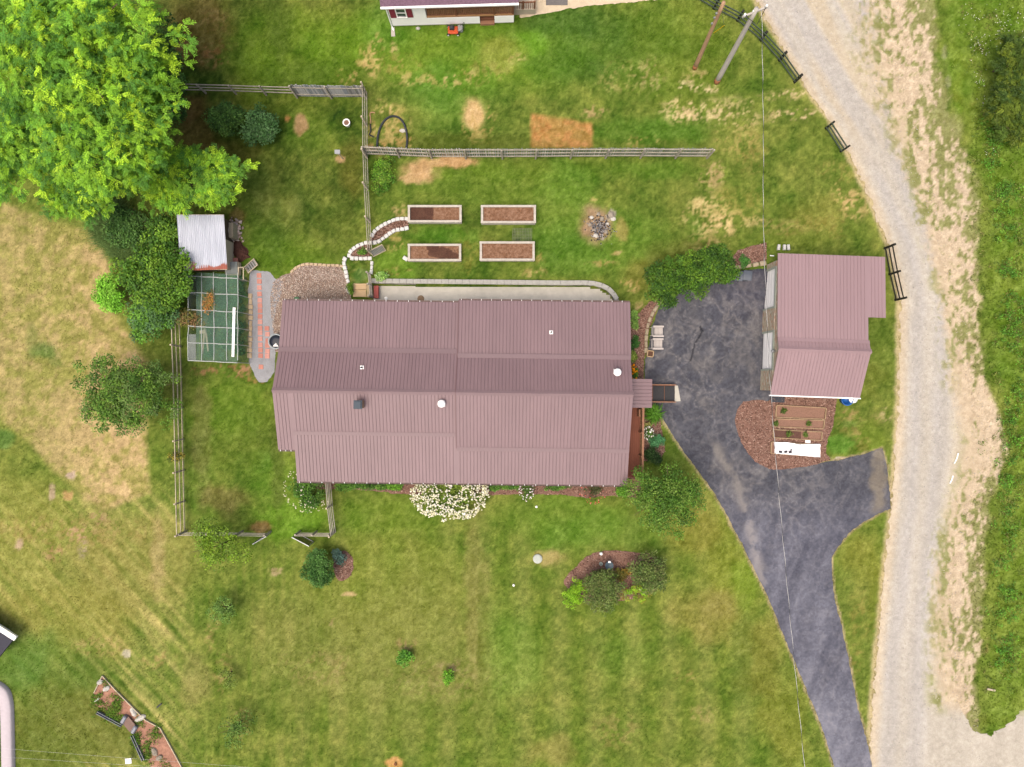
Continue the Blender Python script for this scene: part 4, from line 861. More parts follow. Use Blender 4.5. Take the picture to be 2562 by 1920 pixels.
for y0, y1 in D:
    dr = gbox('garage_door', m_white, GX + .02, GX + .15, y0, y1, .1, DH + .1)
    for k in range(4):
        z0 = .12 + k * DH / 4
        for j in range(4):
            w = (y1 - y0) / 4; gbox('door_panel', m_white, GX + .010, GX + .019, y0 + j * w + .06, y0 + (j + 1) * w - .06, z0 + .06, z0 + DH / 4 - .07, dr)
    tr = gbox('door_casing', mat('sage_casing', T(190, 200, 186), .7, .05, 3), GX - .07, GX + .153, y0 - .12, y0 - .003, .02, DH + .12)
    gbox('door_casing', MATS['sage_casing'], GX - .07, GX + .153, y1 + .003, y1 + .12, .02, DH + .12)
    gbox('door_lintel', MATS['sage_casing'], GX - .07, GX + .153, y0 - .12, y1 + .12, DH + .122, DH + .296)
gbox('fascia', m_white, 17.02, 23.02, -.23, -.15, 2.32, 2.53)
for y in np.arange(17.2, 22.8, .5): pass
mb = MB(); mb.lathe([(.05, -.05), (.11, .02), (.12, .08), (.05, .16)], gw(GX - .16, 2.75, 2.42), 12); mb.bar(gw(GX - .16, 2.75, 2.53), gw(GX + .02, 2.75, 2.53), .03, .03); mb.build('wall_lamp', m_steel, garage, True)
gbox('door', m_brown, 17.9, 18.8, .09, .148, .05, 2.1)

# ------------------------------------------------------------------ the white house at the top edge
RN = math.radians(1.7); MN = rotz(RN)
def nw(x, y, z): return MN @ Vector((x, y, z))
Z0 = .45; YN = 24.78
nhouse = thing('white_house', 'white sided house with red shutters and wooden porch at the top edge', 'house', nw(-3.3, YN + 3, Z0), rz=RN)
def nbox(name, m, x0, x1, y0, y1, z0, z1, parent=nhouse):
    mb = MB(); vs = [nw(x, y, z) for z in (z0, z1) for y in (y0, y1) for x in (x0, x1)]
    mb.add(vs, [(0, 2, 3, 1), (4, 5, 7, 6), (0, 1, 5, 4), (2, 6, 7, 3), (0, 4, 6, 2), (1, 3, 7, 5)]); return mb.build(name, m, parent)
NX0, NXP, NX1 = -7.44, -5.0, .86; PZ = 1.62; EZ = 3.75
def lapped(name, x0, x1, y, z0, z1, m, parent=nhouse, st=.2):
    """lap siding: each course leans out over the one below"""
    mb = MB(); z = z0
    while z < z1 - .01:
        zz = min(z + st, z1); v = [nw(x0, y - .022, z), nw(x1, y - .022, z), nw(x1, y - .004, zz), nw(x0, y - .004, zz), nw(x0, y + .02, z), nw(x1, y + .02, z), nw(x1, y + .02, zz), nw(x0, y + .02, zz)]
        mb.add(v, [(0, 1, 2, 3), (4, 7, 6, 5), (0, 4, 5, 1), (3, 2, 6, 7), (1, 5, 6, 2), (0, 3, 7, 4)]); z = zz
    return mb.build(name, m, parent)
nbox('foundation', mat('block_foundation', T(196, 188, 172), .9, .1, 4), NX0 + .02, NX1 - .02, YN + .03, YN + 7, Z0 - .2, Z0 + .22)
nbox('wall', m_white, NX0, NXP, YN + .02, YN + 7, Z0 + .22, EZ)
nbox('wall', m_white, NXP + .002, NX1, YN + 2.2, YN + 7, Z0 + .22, EZ)
lapped('siding', NX0, NXP, YN, Z0 + .22, EZ - .02, m_white)
lapped('skirting', NXP + .003, -1.45, YN, Z0 + .22, PZ - .10, m_white); lapped('skirting', -.45, NX1, YN, Z0 + .22, PZ - .10, m_white)
nbox('porch_floor', mat('porch_boards', T(196, 150, 104), .75, .12, 3, stretch=(1, 8, 1)), NXP + .01, NX1, YN + .0, YN + 2.19, PZ - .1, PZ)
nbox('porch_beam', m_white, NXP + .01, NX1, YN - .02, YN + .16, EZ - .28, EZ)
nr = nbox('railing', m_brown, NXP + .01, NX1, YN + .05, YN + .14, PZ + .88, PZ + .94)
nbox('bottom_rail', m_brown, NXP + .01, NX1, YN + .06, YN + .12, PZ + .08, PZ + .14, nr)
b = MB(); b.box((0, 0, .4), (.04, .04, .78)); nbal = b.mesh('baluster', m_rail)
for x in np.arange(NXP + .1, NX1, .12): place(nbal, 'baluster', nw(x, YN + .09, PZ + .1), RN, nr)
for x in (-3.0, -.45, NX1 - .07): nbox('porch_post', m_brown, x - .06, x + .06, YN + .03, YN + .15, PZ, EZ - .28)
for k in range(4): nbox('step', m_brown if k % 2 else m_rail, -1.44, -.46, YN + .85 - .24 * (3 - k) - .24, YN + .85 - .24 * (3 - k), Z0, Z0 + .25 + k * .22)
# gable roof with overhang
mb = MB(); o_ = .34; rzv = EZ + 1.55
vs = [nw(NX0 - .3, YN - o_, EZ - .02), nw(NX1 + .3, YN - o_, EZ - .02), nw(NX1 + .3, YN + 3.5, rzv), nw(NX0 - .3, YN + 3.5, rzv), nw(NX1 + .3, YN + 7 + o_, EZ - .02), nw(NX0 - .3, YN + 7 + o_, EZ - .02)]
mb.add(vs + [v - Vector((0, 0, .14)) for v in vs], [(0, 1, 2, 3), (3, 2, 4, 5), (9, 8, 7, 6), (11, 10, 8, 9), (0, 6, 7, 1), (4, 10, 11, 5), (1, 7, 8, 2), (2, 8, 10, 4), (0, 3, 9, 6), (3, 5, 11, 9)])
nroof = mb.build('roof', mat('purple_shingle', T(132, 104, 122), .9, .25, 10, .01, 20), nhouse)
nbox('gutter', m_white, NX0 - .3, NX1 + .3, YN - o_ - .12, YN - o_ - .003, EZ - .14, EZ - .02, nroof)
mb = MB(); mb.tube([nw(NX0 - .2, YN - .35, EZ - .1), nw(NX0 - .06, YN - .06, EZ - .4), nw(NX0 - .06, YN - .06, Z0 + .25), nw(NX0 + .04, YN - .3, Z0 + .08)], .05, 8); mb.build('downspout', m_white, nhouse)
f = window(nhouse, nw(-6.62, YN - .02, 2.35), .72, 1.15)
m_red = mat('red_shutter', T(160, 62, 82), .6, .06, 3)
for sx in (-7.17, -6.07):
    s_ = nbox('shutter', m_red, sx - .2, sx + .2, YN - .06, YN - .024, 1.75, 2.95)
    for k in range(8): nbox('louver', m_red, sx - .15, sx + .15, YN - .075, YN - .061, 1.83 + k * .135, 1.90 + k * .135, s_)
window(nhouse, nw(-3.6, YN + 2.18, 2.6), 1.0, 1.1); nbox('door', m_red, -1.4, -.5, YN + 2.14, YN + 2.19, PZ, PZ + 2.0)
# side landing with its rail
nbox('landing', mat('landing_skirt', T(214, 200, 178), .8, .08, 3), NX1 + .01, 2.35, YN + .55, YN + 2.2, Z0 - .1, PZ - .45)
sr = nbox('railing', m_brown, NX1 + .05, 2.33, YN + .58, YN + .66, PZ + .32, PZ + .38)
for x in np.arange(NX1 + .1, 2.3, .15): place(nbal, 'baluster', nw(x, YN + .62, PZ - .46), RN, sr)
for x in (1.5, 2.28): nbox('rail_post', m_brown, x - .05, x + .05, YN + .57, YN + .67, PZ - .45, PZ + .45, sr)

# ------------------------------------------------------------------ fences
m_grey = mat('weathered_wood', T(200, 192, 176), 0.85, 0.22, 5.0, .004, 20, spec=0.15, stretch=(1, 1, 1), var2=.12, scale2=1.3)
m_tanw = mat('pale_wood', T(222, 208, 180), 0.85, 0.15, 5.0, spec=0.15, var2=.1, scale2=1.3)
m_silver = mat('silvered_board', T(178, 177, 176), 0.85, 0.28, 3.0, spec=0.15, stretch=(5, 5, .6))
m_silvers = [m_silver, mat('dark_silvered_board', T(146, 146, 148), 0.85, 0.28, 3.0, spec=0.15, stretch=(5, 5, .6)), mat('pale_silvered_board', T(206, 206, 206), 0.85, 0.22, 3.0, spec=0.15, stretch=(5, 5, .6)), mat('blue_silvered_board', T(168, 174, 182), 0.85, 0.25, 3.0, spec=0.15, stretch=(5, 5, .6))]
m_blackw = mat('black_painted_wood', T(52, 52, 46), 0.7, 0.12, 4.0, spec=0.25)
m_dgreen = mat('dark_green_wood', T(84, 98, 84), 0.7, 0.15, 4.0, spec=0.25)
m_wire = mat('wire', T(120, 120, 112), 0.5, 0.05, 3.0, metal=.4, spec=0.4)

def fence(name, label, pts, h, rails, m, posts=None, sp=2.4, rw=.035, rh=.09, ps=.10, group=None, pick=None, wire=False, side=1, cat='fence', mp=None, ph=.08, curve=0):
    P = [G(*p) for p in pts]
    if curve: P = [Vector(q) for q in spline([tuple(p) for p in P], curve)]
    acc = [0.0]
    for a, b in zip(P[:-1], P[1:]): acc.append(acc[-1] + (b - a).length)
    def at(d):
        for i in range(len(P) - 1):
            if d <= acc[i + 1] + 1e-6:
                t = (d - acc[i]) / max(acc[i + 1] - acc[i], 1e-6); q = P[i].lerp(P[i + 1], t); q.z = hz(q.x, q.y); return q
        return P[-1].copy()
    if posts is None:
        n = max(1, round(acc[-1] / sp)); ds = [acc[-1] * i / n for i in range(n + 1)]
    else:
        PP = [G(*p) for p in posts]; ds = []
        for q in PP:
            best = min(((q - at(acc[-1] * t / 400)).length, acc[-1] * t / 400) for t in range(401)); ds.append(best[1])
        ds = sorted(ds)
    mid = at(acc[-1] / 2)
    root = thing(name, label, cat, mid, group)
    b = MB(); b.box((0, 0, (h + ph) / 2 - .1), (ps, ps, h + ph + .2)); pm = b.mesh('post', mp or m)
    B = [at(d) for d in ds]
    for i, q in enumerate(B):
        d = (B[min(i + 1, len(B) - 1)] - B[max(i - 1, 0)]); a = math.atan2(d.y, d.x)
        place(pm, 'post', q, a, root, (1, 1, random.uniform(.97, 1.04)), rot=(random.uniform(-.02, .02), random.uniform(-.02, .02), a))
    for p, q in zip(B[:-1], B[1:]):
        d = (q - p).normalized(); nn = Vector((-d.y, d.x, 0)) * side
        for z in rails:
            j = lambda: Vector((0, 0, z + random.uniform(-.02, .02))) + nn * (ps / 2 + rw / 2 + .003)
            mb = MB(); mb.bar(p + j() - d * .04, q + j() + d * .035, rw, rh); mb.build('rail', m, root)
        if wire:
            mb = MB(); L = (q - p).length; k = int(L / .3)
            off = nn * (ps / 2 + .001)
            for i in range(k + 1): mb.bar(p.lerp(q, i / k) + off + Vector((0, 0, .03)), p.lerp(q, i / k) + off + Vector((0, 0, h - .05)), .006, .006)
            for z in np.arange(.05, h, .25): mb.bar(p + off + Vector((0, 0, z)), q + off + Vector((0, 0, z)), .006, .006)
            w = mb.build('wire_mesh', m_wire, root); w['kind'] = 'stuff'
    if pick:
        pw, pg, phh, pmt = pick; L = acc[-1]; mesh_v = []
        for v in range(4):
            b = MB(); hh = phh * (1 + (v - 1.5) * .012); b.box((0, 0, hh / 2 + .04), (pw, .02, hh)); mesh_v.append(b.mesh('picket', pmt[v % len(pmt)]))
        d_ = .05
        while d_ < L - .03:
            q = at(d_); e = at(min(d_ + .1, L)); e0 = at(max(d_ - .1, 0)); d = (e - e0).normalized(); nn = Vector((-d.y, d.x, 0)) * side
            place(random.choice(mesh_v), 'picket', q + nn * (ps / 2 + rw + .016), 0, root, (random.uniform(.93, 1.04), 1, random.uniform(.97, 1.02)), rot=(random.uniform(-.012, .012), random.uniform(-.012, .012), math.atan2(d.y, d.x)))
            d_ += pw + pg
    return root

fence('rail_fence', 'grey three-rail wooden fence running out from under the big tree', [(440, 232), (590, 236), (742, 241)], 1.35, (.35, .8, 1.25), m_grey, sp=2.3, rw=.04, rh=.10)
fence('board_fence', 'short run of close-set silvery vertical boards at the fence corner', [(744, 245), (830, 247), (916, 247)], 1.85, (.4, 1.5), m_grey, sp=2.3, pick=(.13, .012, 1.85, m_silvers), side=1)
fence('rail_fence', 'tall weathered rail fence running down to the stone-edged mulch path', [(917, 235), (918, 392), (921, 480), (930, 636)], 1.75, (.25, .95, 1.66), m_grey, sp=2.3, rw=.03, rh=.10, side=1, wire=True, mp=m_tanw)
fence('picket_fence', 'long grey picket fence across the yard above the raised beds', [(919, 391), (1075, 398), (1280, 398), (1570, 396), (1770, 397)], 1.75, (.3, .95, 1.6), m_grey, posts=[(919, 391), (1000, 396), (1080, 398), (1166, 398), (1256, 398), (1341, 398), (1428, 397), (1515, 396), (1602, 396), (1690, 396), (1768, 397)], rw=.05, rh=.11, side=1, pick=(.085, .075, 1.72, m_silvers), mp=m_grey)
fence('rail_fence', 'pale rail fence with wire along the west side of the back yard', [(450, 790), (455, 937), (459, 1102), (461, 1200), (464, 1331)], 1.5, (.3, .85, 1.42), m_tanw, sp=2.2, rw=.04, rh=.10, side=1, wire=True)
fence('rail_fence', 'low rail fence behind the yellow-green tree at the yard corner', [(468, 1328), (560, 1328), (678, 1330)], 1.25, (.35, .75, 1.18), m_grey, sp=2.1, rw=.04, rh=.09, side=-1)
fence('rail_fence', 'short rail fence beside the open dark gate', [(752, 1329), (834, 1330)], 1.3, (.3, .6, .9, 1.22), m_grey, sp=1.3, rw=.035, rh=.08, side=-1)
fence('rail_fence', 'short rail fence running down from the house corner by the white-flowered bush', [(826, 1195), (831, 1265), (839, 1330)], 1.6, (.25, .7, 1.1, 1.5), m_grey, sp=1.9, rw=.04, rh=.09, side=1, wire=True, mp=m_tanw)
fence('road_fence', 'long dark green rail fence curving along the gravel road', [(1728, -12), (1786, 22), (1845, 52), (1903, 101), (1950, 152), (1988, 206)], 1.15, (.3, .7, 1.08), m_dgreen, posts=[(1728, -12), (1786, 22), (1845, 52), (1903, 101), (1950, 152), (1988, 206)], rw=.05, rh=.10, ps=.17, side=-1, mp=m_blackw)
fence('road_fence', 'single grey-green rail panel standing alone beside the road', [(2066, 322), (2103, 380)], 1.2, (.3, .7, 1.12), m_dgreen, rw=.05, rh=.10, ps=.13, side=-1, sp=3, mp=m_blackw)
fence('road_fence', 'black two-bay rail fence between the garage and the road', [(2213, 622), (2225, 687), (2240, 751)], 1.3, (.3, .75, 1.2), m_blackw, posts=[(2213, 622), (2225, 687), (2240, 751)], rw=.05, rh=.09, ps=.14, side=-1)
fence('rail_fence', 'short slatted fence between the wooden landing and the patio wall', [(926, 688), (929, 716), (931, 745)], 1.15, (.2, .45, .7, .95, 1.12), m_grey, sp=.8, rw=.035, rh=.09, side=1)

def slat_gate(name, label, a, b, h, n, m, frame, lie=0.0, dark=None, cat='gate'):
    """a framed gate from a to b, tipped outward by lie"""
    A = G(*a); B = G(*b); d = (B - A); L = d.length; d = d.normalized(); nn = Vector((-d.y, d.x, 0))
    up = (Vector((0, 0, math.cos(lie))) + nn * math.sin(lie))
    root = thing(name, label, cat, A.lerp(B, .5)); o = Vector((0, 0, .05))
    for z in (0, h): 
        mb = MB(); mb.bar(A + up * z + o, B + up * z + o, .05, .08); mb.build('gate_rail', frame, root)
    for t in (0.02, .98):
        mb = MB(); mb.bar(A.lerp(B, t) + o, A.lerp(B, t) + up * h + o, .05, .08, up=tuple(nn)); mb.build('gate_stile', frame, root)
    b_ = MB(); bw = L / n * .72
    for i in range(n):
        t = (i + .5) / n; mb = MB(); mb.bar(A.lerp(B, t) + up * .05 + o, A.lerp(B, t) + up * (h - .05) + o, bw, .02, up=tuple(nn)); mb.build('slat', m, root)
    return root
slat_gate('slatted_gate', 'open weathered slatted gate angled beside the end of the rail fence', (934, 643), (966, 627), .8, 11, m_silver, m_tanw, lie=.35)
slat_gate('yard_gate', 'dark open gate leaf swung out from the short rail fence', (744, 1334), (786, 1356), 1.1, 16, m_blackw, m_steel, lie=-.05)
slat_gate('yard_gate', 'thin pale gate leaf left ajar beside the yellow-green tree', (678, 1333), (645, 1352), 1.0, 4, m_steel, m_steel, lie=.05)

# ------------------------------------------------------------------ utility poles, guard and cables
def pole(label, base, top, zt, r0, r1, m, foot):
    B = G(*base); Tt = Pw(*top, zt); root = thing('utility_pole', label, 'utility pole', B, 'utility poles at the top of the drive')
    mb = MB(); n = 8; mb.tube([B.lerp(Tt, t / n) + Vector((0, 0, -.3 if t == 0 else 0)) for t in range(n + 1)], [r0 + (r1 - r0) * t / n for t in range(n + 1)], 12); mb.build('shaft', m, root, True)
    mb = MB(); mb.tube([B + Vector((0, 0, -.1)), B.lerp(Tt, .05)], [r0 * 1.12, r0 * 1.06], 12); mb.build('foot', foot, root, True)
    return root, B, Tt
m_p1 = mat('brown_pole', T(206, 168, 134), .85, .2, 3, stretch=(6, 6, .5)); m_p2 = mat('grey_pole', T(216, 210, 202), .85, .12, 3, stretch=(6, 6, .5)); m_rust = mat('rust_foot', T(172, 116, 78), .85, .25, 6)
p1, B1, T1 = pole('brown wooden utility pole leaning out of the lawn', (1738, 171), (1811, 6), 8.0, .15, .11, m_p1, m_rust)
p2, B2, T2 = pole('taller pale grey utility pole with insulators and cables at its top', (1793, 206), (1893, 22), 9.0, .18, .13, m_p2, m_rust)
for t, rt, h in ((.72, p1, .05), (.86, p1, .05), (.8, p1, .04)):
    q = B1.lerp(T1, t); mb = MB(); mb.bar(q - Vector((.22, .05, 0)), q + Vector((.05, .02, 0)), .1, .12); mb.build('bracket', m_steel, rt)
arm = Vector((.85, .35, 0)); mb = MB(); mb.bar(T2 - arm * .8 + Vector((0, 0, -.4)), T2 + arm * .9 + Vector((0, 0, -.4)), .10, .12); ca = mb.build('crossarm', m_p2, p2)
for t in (-.7, -.1, .75):
    q = T2 + arm * t + Vector((0, 0, -.34)); mb = MB(); mb.lathe([(.05, 0), (.08, .06), (.04, .1), (.08, .16), (.05, .24)], q, 10); mb.build('insulator', m_white, ca, True)
mb = MB(); mb.tube([T2 - arm * .7 + Vector((0, 0, -.1)), T2 + Vector((-.3, -.3, -.5)), T2 + Vector((.3, -.5, -.8)), T2 + arm * .75 + Vector((0, 0, -.15))], .02, 6); mb.build('jumper_wire', m_black, p2, True)
q = G(1786, 83); qt = Pw(1812, 64, 1.9); mb = MB(); mb.tube([q, qt], .035, 8)
gd = thing('guy_wire', 'guy wire with a yellow guard beside the brown utility pole', 'guy wire', q); mb.build('guard', mat('yellow_plastic', T(222, 196, 40), .5, .05, 3), gd)
mb = MB(); mb.tube([qt, T1 + Vector((0, 0, -.5))], .012, 6); mb.build('strand', m_steel, gd)

def twisted(name, label, pts, r, pitch, m1, m2):
    P = [Vector(q) for q in spline([tuple(p) for p in pts], 60)]
    root = thing(name, label, 'cable', P[len(P) // 2])
    acc = 0; a1 = []; a2 = []
    Q = [P[0]]
    for p, q in zip(P[:-1], P[1:]):
        L = (q - p).length; k = max(1, int(L / .16)); Q += [p.lerp(q, (i + 1) / k) for i in range(k)]
    for i, p in enumerate(Q):
        if i: acc += (p - Q[i - 1]).length
        d = (Q[min(i + 1, len(Q) - 1)] - Q[max(i - 1, 0)]).normalized(); u = d.cross(Vector((0, 0, 1))).normalized(); w = u.cross(d)
        a = acc / pitch * 2 * math.pi; off = (u * math.cos(a) + w * math.sin(a)) * r
        a1.append(p + off * 1.5); a2.append(p)
    mb = MB(); mb.tube(a1, r * .8, 5); mb.build('bare_strand', m1, root)
    mb = MB(); mb.tube(a2, r * 1.15, 5); mb.build('insulated_strand', m2, root)
m_alu = mat('bare_aluminium', (0.6, 0.6, 0.59), .5, .05, 3, metal=.2, spec=.5)
twisted('service_cable', 'long twisted service cable stretched past the garage front', [Pw(1906, 26, 8.8), Pw(1910, 340, 7.1), Pw(1911, 600, 6.6), Pw(1929, 985, 6.45), Pw(1968, 1450, 6.9), Pw(2012, 1908, 8.0), Pw(2030, 2080, 8.5)], .011, 2.4, m_alu, m_black)
for k, (a, b, c) in enumerate((((-60, 1890), (420, 1921), (900, 1950)), ((-60, 1868), (420, 1905), (900, 1940)))):
    mb = MB(); mb.tube(spline([tuple(Pw(*a, 6.5)), tuple(Pw(*b, 5.8)), tuple(Pw(*c, 6.0))], 12), .0035, 5)
    tag(mb.build('overhead_wire', m_alu), ['lower thin overhead wire crossing the bottom left corner', 'upper thin overhead wire crossing the bottom left corner'][k], 'wire', 'thin wires at the bottom left')

# ------------------------------------------------------------------ block wall, stone borders, pavers
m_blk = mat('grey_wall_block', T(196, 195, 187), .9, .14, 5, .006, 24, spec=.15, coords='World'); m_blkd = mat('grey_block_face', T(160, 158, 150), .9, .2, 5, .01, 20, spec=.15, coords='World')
m_lime = mat('white_block', T(240, 240, 236), .85, .08, 6, .006, 24, spec=.15, coords='World'); m_tanst = mat('tan_block', T(222, 198, 164), .9, .14, 6, .006, 20, spec=.15, coords='World')
m_flag = mat('grey_tan_stone', T(190, 176, 150), .9, .2, 4, .01, 14, spec=.15, coords='World')
WALLP = [(931, 703), (1000, 704), (1200, 706), (1400, 708), (1466, 708), (1496, 712), (1520, 722), (1536, 738), (1547, 757)]
wp = [Pw(*p, .55) for p in spline(WALLP, 8)]
rw_ = thing('retaining_wall', 'grey block retaining wall curving round the concrete patio', 'wall', Pw(1240, 706, 0))
def along(path, step, start=0.0):
    out = []; d = start; acc = 0
    for a, b in zip(path[:-1], path[1:]):
        L = (b - a).length
        while d <= acc + L:
            t = (d - acc) / L; out.append((a.lerp(b, t), math.atan2(b.y - a.y, b.x - a.x))); d += step
        acc += L
    return out
bmesh_ = [MB().cham((0, 0, 0), (.44, .26 , .185), .012).mesh('wall_block', m_blkd) for _ in range(1)][0]
cmesh = MB().cham((0, 0, 0), (.47, .32, .085), .012).mesh('cap_block', m_blk)
for c in range(3):
    for q, a in along(wp, .45, .1 + (c % 2) * .22):
        place(bmesh_, 'wall_block', (q.x + math.sin(a) * (.012 * c) , q.y - math.cos(a) * (.02 * (2 - c)), -.06 + c * .19), a, rw_, (1, random.uniform(.96, 1.04), 1))
for q, a in along(wp, .48, .2): place(cmesh, 'cap_block', (q.x, q.y, .512), a + random.uniform(-.01, .01), rw_)

def border(label, pts, m, size=(.29, .25, .16), zoom=(640, 480, 3.455), name='stone_border', gap=.015, group=None, var=.1):
    P = [G(zoom[0] + x / zoom[2], zoom[1] + y / zoom[2]) for x, y in pts]; P = [Vector(p) for p in spline([tuple(p) for p in P], 6)]
    root = thing(name, label, 'stone edging', P[len(P) // 2], group)
    ms = []
    for v in range(3):
        mb = MB().cham((0, 0, 0), size, min(size) * .22)
        mb.v = [(x * random.uniform(.92, 1.04), y * random.uniform(.92, 1.05), z) for x, y, z in mb.v]; ms.append(mb.mesh('block', m, False))
    for q, a in along(P, size[0] + gap, size[0] / 2):
        place(random.choice(ms), 'block', (q.x, q.y, hz(q.x, q.y) - .03), a + random.uniform(-.06, .06), root, (random.uniform(1 - var, 1 + var * .3), random.uniform(1 - var, 1 + var), random.uniform(.9, 1.1)))
    return root
border('white block border along the upper edge of the mulch path', [(1000, 395), (1020, 355), (1050, 325), (1085, 300), (1120, 280), (1160, 262), (1200, 245), (1240, 237), (1280, 235), (1315, 237)], m_lime)
border('white block border snaking from the raised bed round the little mulch loop', [(1322, 313), (1290, 322), (1250, 328), (1210, 335), (1180, 350), (1150, 368), (1130, 385), (1100, 405), (1070, 428), (1040, 440), (1005, 443), (950, 445), (920, 455), (890, 468), (860, 485), (830, 510), (812, 540), (812, 568), (840, 577), (875, 578), (910, 578), (950, 578), (990, 577)], m_lime)
border('bluish white block edging between the pebbles and the grassy corner', [(782, 570), (768, 590), (764, 620), (772, 660), (779, 690), (785, 720), (790, 750), (803, 790)], m_lime)
border('grey curved block edging at the foot of the wooden steps', [(786, 825), (792, 855), (806, 875), (830, 890)], m_blk, (.26, .16, .14))
border('three white blocks in a row beside the open slatted gate', [(1006, 600), (1004, 640), (1000, 700)], m_lime, (.29, .2, .16))
border('tan stone border along the top of the pebble bed', [(305, 702), (330, 675), (365, 650), (400, 635), (440, 627), (480, 627), (520, 630), (560, 632), (600, 636), (640, 637), (680, 637), (720, 640), (750, 646)], m_tanst, (.28, .17, .14))
border('grey-tan stone edging curving along the driveway beside the chairs', [(1325, 905), (1290, 945), (1258, 990), (1230, 1030), (1205, 1078), (1185, 1125), (1173, 1180), (1166, 1230), (1162, 1280), (1161, 1330), (1161, 1375)], m_flag, (.42, .24, .2), (1280, 480, 3.455), gap=.01, var=.2)
border('tan stone ledge behind the two wheeled bins', [(1885, 668), (1980, 652), (2080, 636), (2195, 618)], m_flag, (.5, .32, .24), (1280, 480, 3.455), gap=.01, var=.2)
border('uneven pale stones along the east side of the netted run', [(2165, 880), (2168, 960), (2170, 1040), (2170, 1120), (2168, 1200), (2166, 1290), (2160, 1380), (2158, 1460)], m_tanst, (.36, .26, .14), (0, 480, 3.455), var=.3)
# terracotta pavers in the gravel path
m_pav = [mat('terracotta_paver_%s' % k, T(*c), .85, .12, 6, .004, 24) for k, c in (('red', (208, 142, 128)), ('pink', (224, 164, 152)), ('orange', (216, 150, 134)))]
pm_ = [MB().cham((0, 0, 0), (.31, .31, .05), .008).mesh('paver', m) for m in m_pav]
path_o = [o for o in COL.objects if o.name == 'gravel_path'][0]
for i, (x, y) in enumerate([(30, 725), (32, 776), (33, 830), (34, 885), (37, 940), (38, 985), (39, 1030), (39, 1080), (39, 1126), (39, 1180), (39, 1221), (40, 1272), (41, 1325), (42, 1370), (43, 1418), (47, 1515), (98, 1183), (103, 1232), (105, 1289), (102, 1330), (103, 1380), (101, 1422)]):
    q = G(640 + x / 3.455, 480 + y / 3.455); place(random.choice(pm_), 'paver', (q.x, q.y, q.z + .012), random.uniform(-.07, .07), path_o)

# ------------------------------------------------------------------ raised beds
m_bw = mat('bleached_board', T(214, 207, 194), .85, .16, 4, .004, 20, spec=.15, var2=.1, scale2=1.2)
m_soilt = mat('raised_bed_soil', None, .95, .3, 14, .03, 22, spec=.1, attr=True, coords='World')
def raised_bed(label, x0, y0, x1, y1, h, wet, group):
    g0 = G((x0 + x1) / 2, (y0 + y1) / 2); zt = g0.z + h
    A = Pw(x0, y0, zt); B = Pw(x1, y1, zt); ax, bx = A.x, B.x; by, ay = A.y, B.y    # ay south, by north
    root = thing('raised_bed', label, 'raised bed', ((ax + bx) / 2, (ay + by) / 2, g0.z), group); t = .045
    for k in range(3):
        z0 = g0.z - .04 + k * (h - .03) / 3; z1 = z0 + (h - .03) / 3 - .006; zc = (z0 + z1) / 2; hh = z1 - z0; j = [random.uniform(-.008, .008) for _ in range(4)]
        for nm, c, d in (('board', ((ax + bx) / 2, ay + t / 2 + j[0], zc), (bx - ax, t, hh)), ('board', ((ax + bx) / 2, by - t / 2 + j[1], zc), (bx - ax, t, hh)), ('board', (ax + t / 2 + j[2], (ay + by) / 2, zc), (t, by - ay - 2 * t - .01, hh)), ('board', (bx - t / 2 + j[3], (ay + by) / 2, zc), (t, by - ay - 2 * t - .01, hh))):
            MB().box(c, d).build(nm, m_bw, root)
    w = .15
    for c, d in ((((ax + bx) / 2, ay + w / 2 - .02, zt - .02), (bx - ax + .06, w, .036)), (((ax + bx) / 2, by - w / 2 + .02, zt - .02), (bx - ax + .06, w, .036)), ((ax + w / 2 - .02, (ay + by) / 2, zt - .021), (w, by - ay - 2 * w + .035, .036)), ((bx - w / 2 + .02, (ay + by) / 2, zt - .021), (w, by - ay - 2 * w + .035, .036))):
        MB().box(c, d).build('rim_board', m_bw, root)
    for x in (ax + .09, bx - .09):
        for y in (ay + .09, by - .09): MB().box((x, y, g0.z + h / 2 - .03), (.08, .08, h - .03)).build('corner_post', m_bw, root)
    nx_, ny_ = 80, 26; xs = np.linspace(ax + .05, bx - .05, nx_); ys = np.linspace(ay + .05, by - .05, ny_); X, Y = np.meshgrid(xs, ys); X = X.ravel(); Y = Y.ravel()
    Z = zt - .12 + .05 * (fbm(X, Y, .35, 3, 5) - .5)
    px = CX + X * S * H / (H - Z); py = CY - Y * S * H / (H - Z)
    c = np.array((152, 116, 92.)) + (fbm(X, Y, .12, 3, 8)[:, None] - .5) * 60
    for (wx, wy, rx, ry) in wet:
        m = blobm(px, py, wx, wy, rx, ry, 0, .12, .5, 14, 19)[:, None] * .85; c = c * (1 - m) + np.array((96, 68, 57.)) * m
    i = (np.arange(ny_ - 1)[:, None] * nx_ + np.arange(nx_ - 1)[None]).ravel()
    s = np_mesh('soil', np.stack([X, Y, Z], 1), np.stack([i, i + 1, i + nx_ + 1, i + nx_], 1), lin(np.clip(c, 20, 250)) / K, m_soilt, root, True)
    n = 420; q = np.stack([rng.uniform(ax + .12, bx - .12, n), rng.uniform(ay + .12, by - .12, n), np.full(n, zt - .11)], 1)
    return root
raised_bed('raised timber bed nearest the tall rail fence, its left half dark and damp', 1021, 514, 1154, 556, .62, [(1050, 535, 34, 30), (1026, 535, 20, 40), (1075, 528, 12, 12), (1060, 552, 24, 9)], 'raised timber beds')
raised_bed('raised timber bed with dry soil above the wire trellis', 1204, 514, 1340, 558, .60, [], 'raised timber beds')
raised_bed('raised timber bed with a dark damp stain in its right half', 1021, 611, 1153, 653, .45, [(1105, 633, 34, 14), (1085, 622, 16, 8), (1128, 640, 18, 12)], 'raised timber beds')
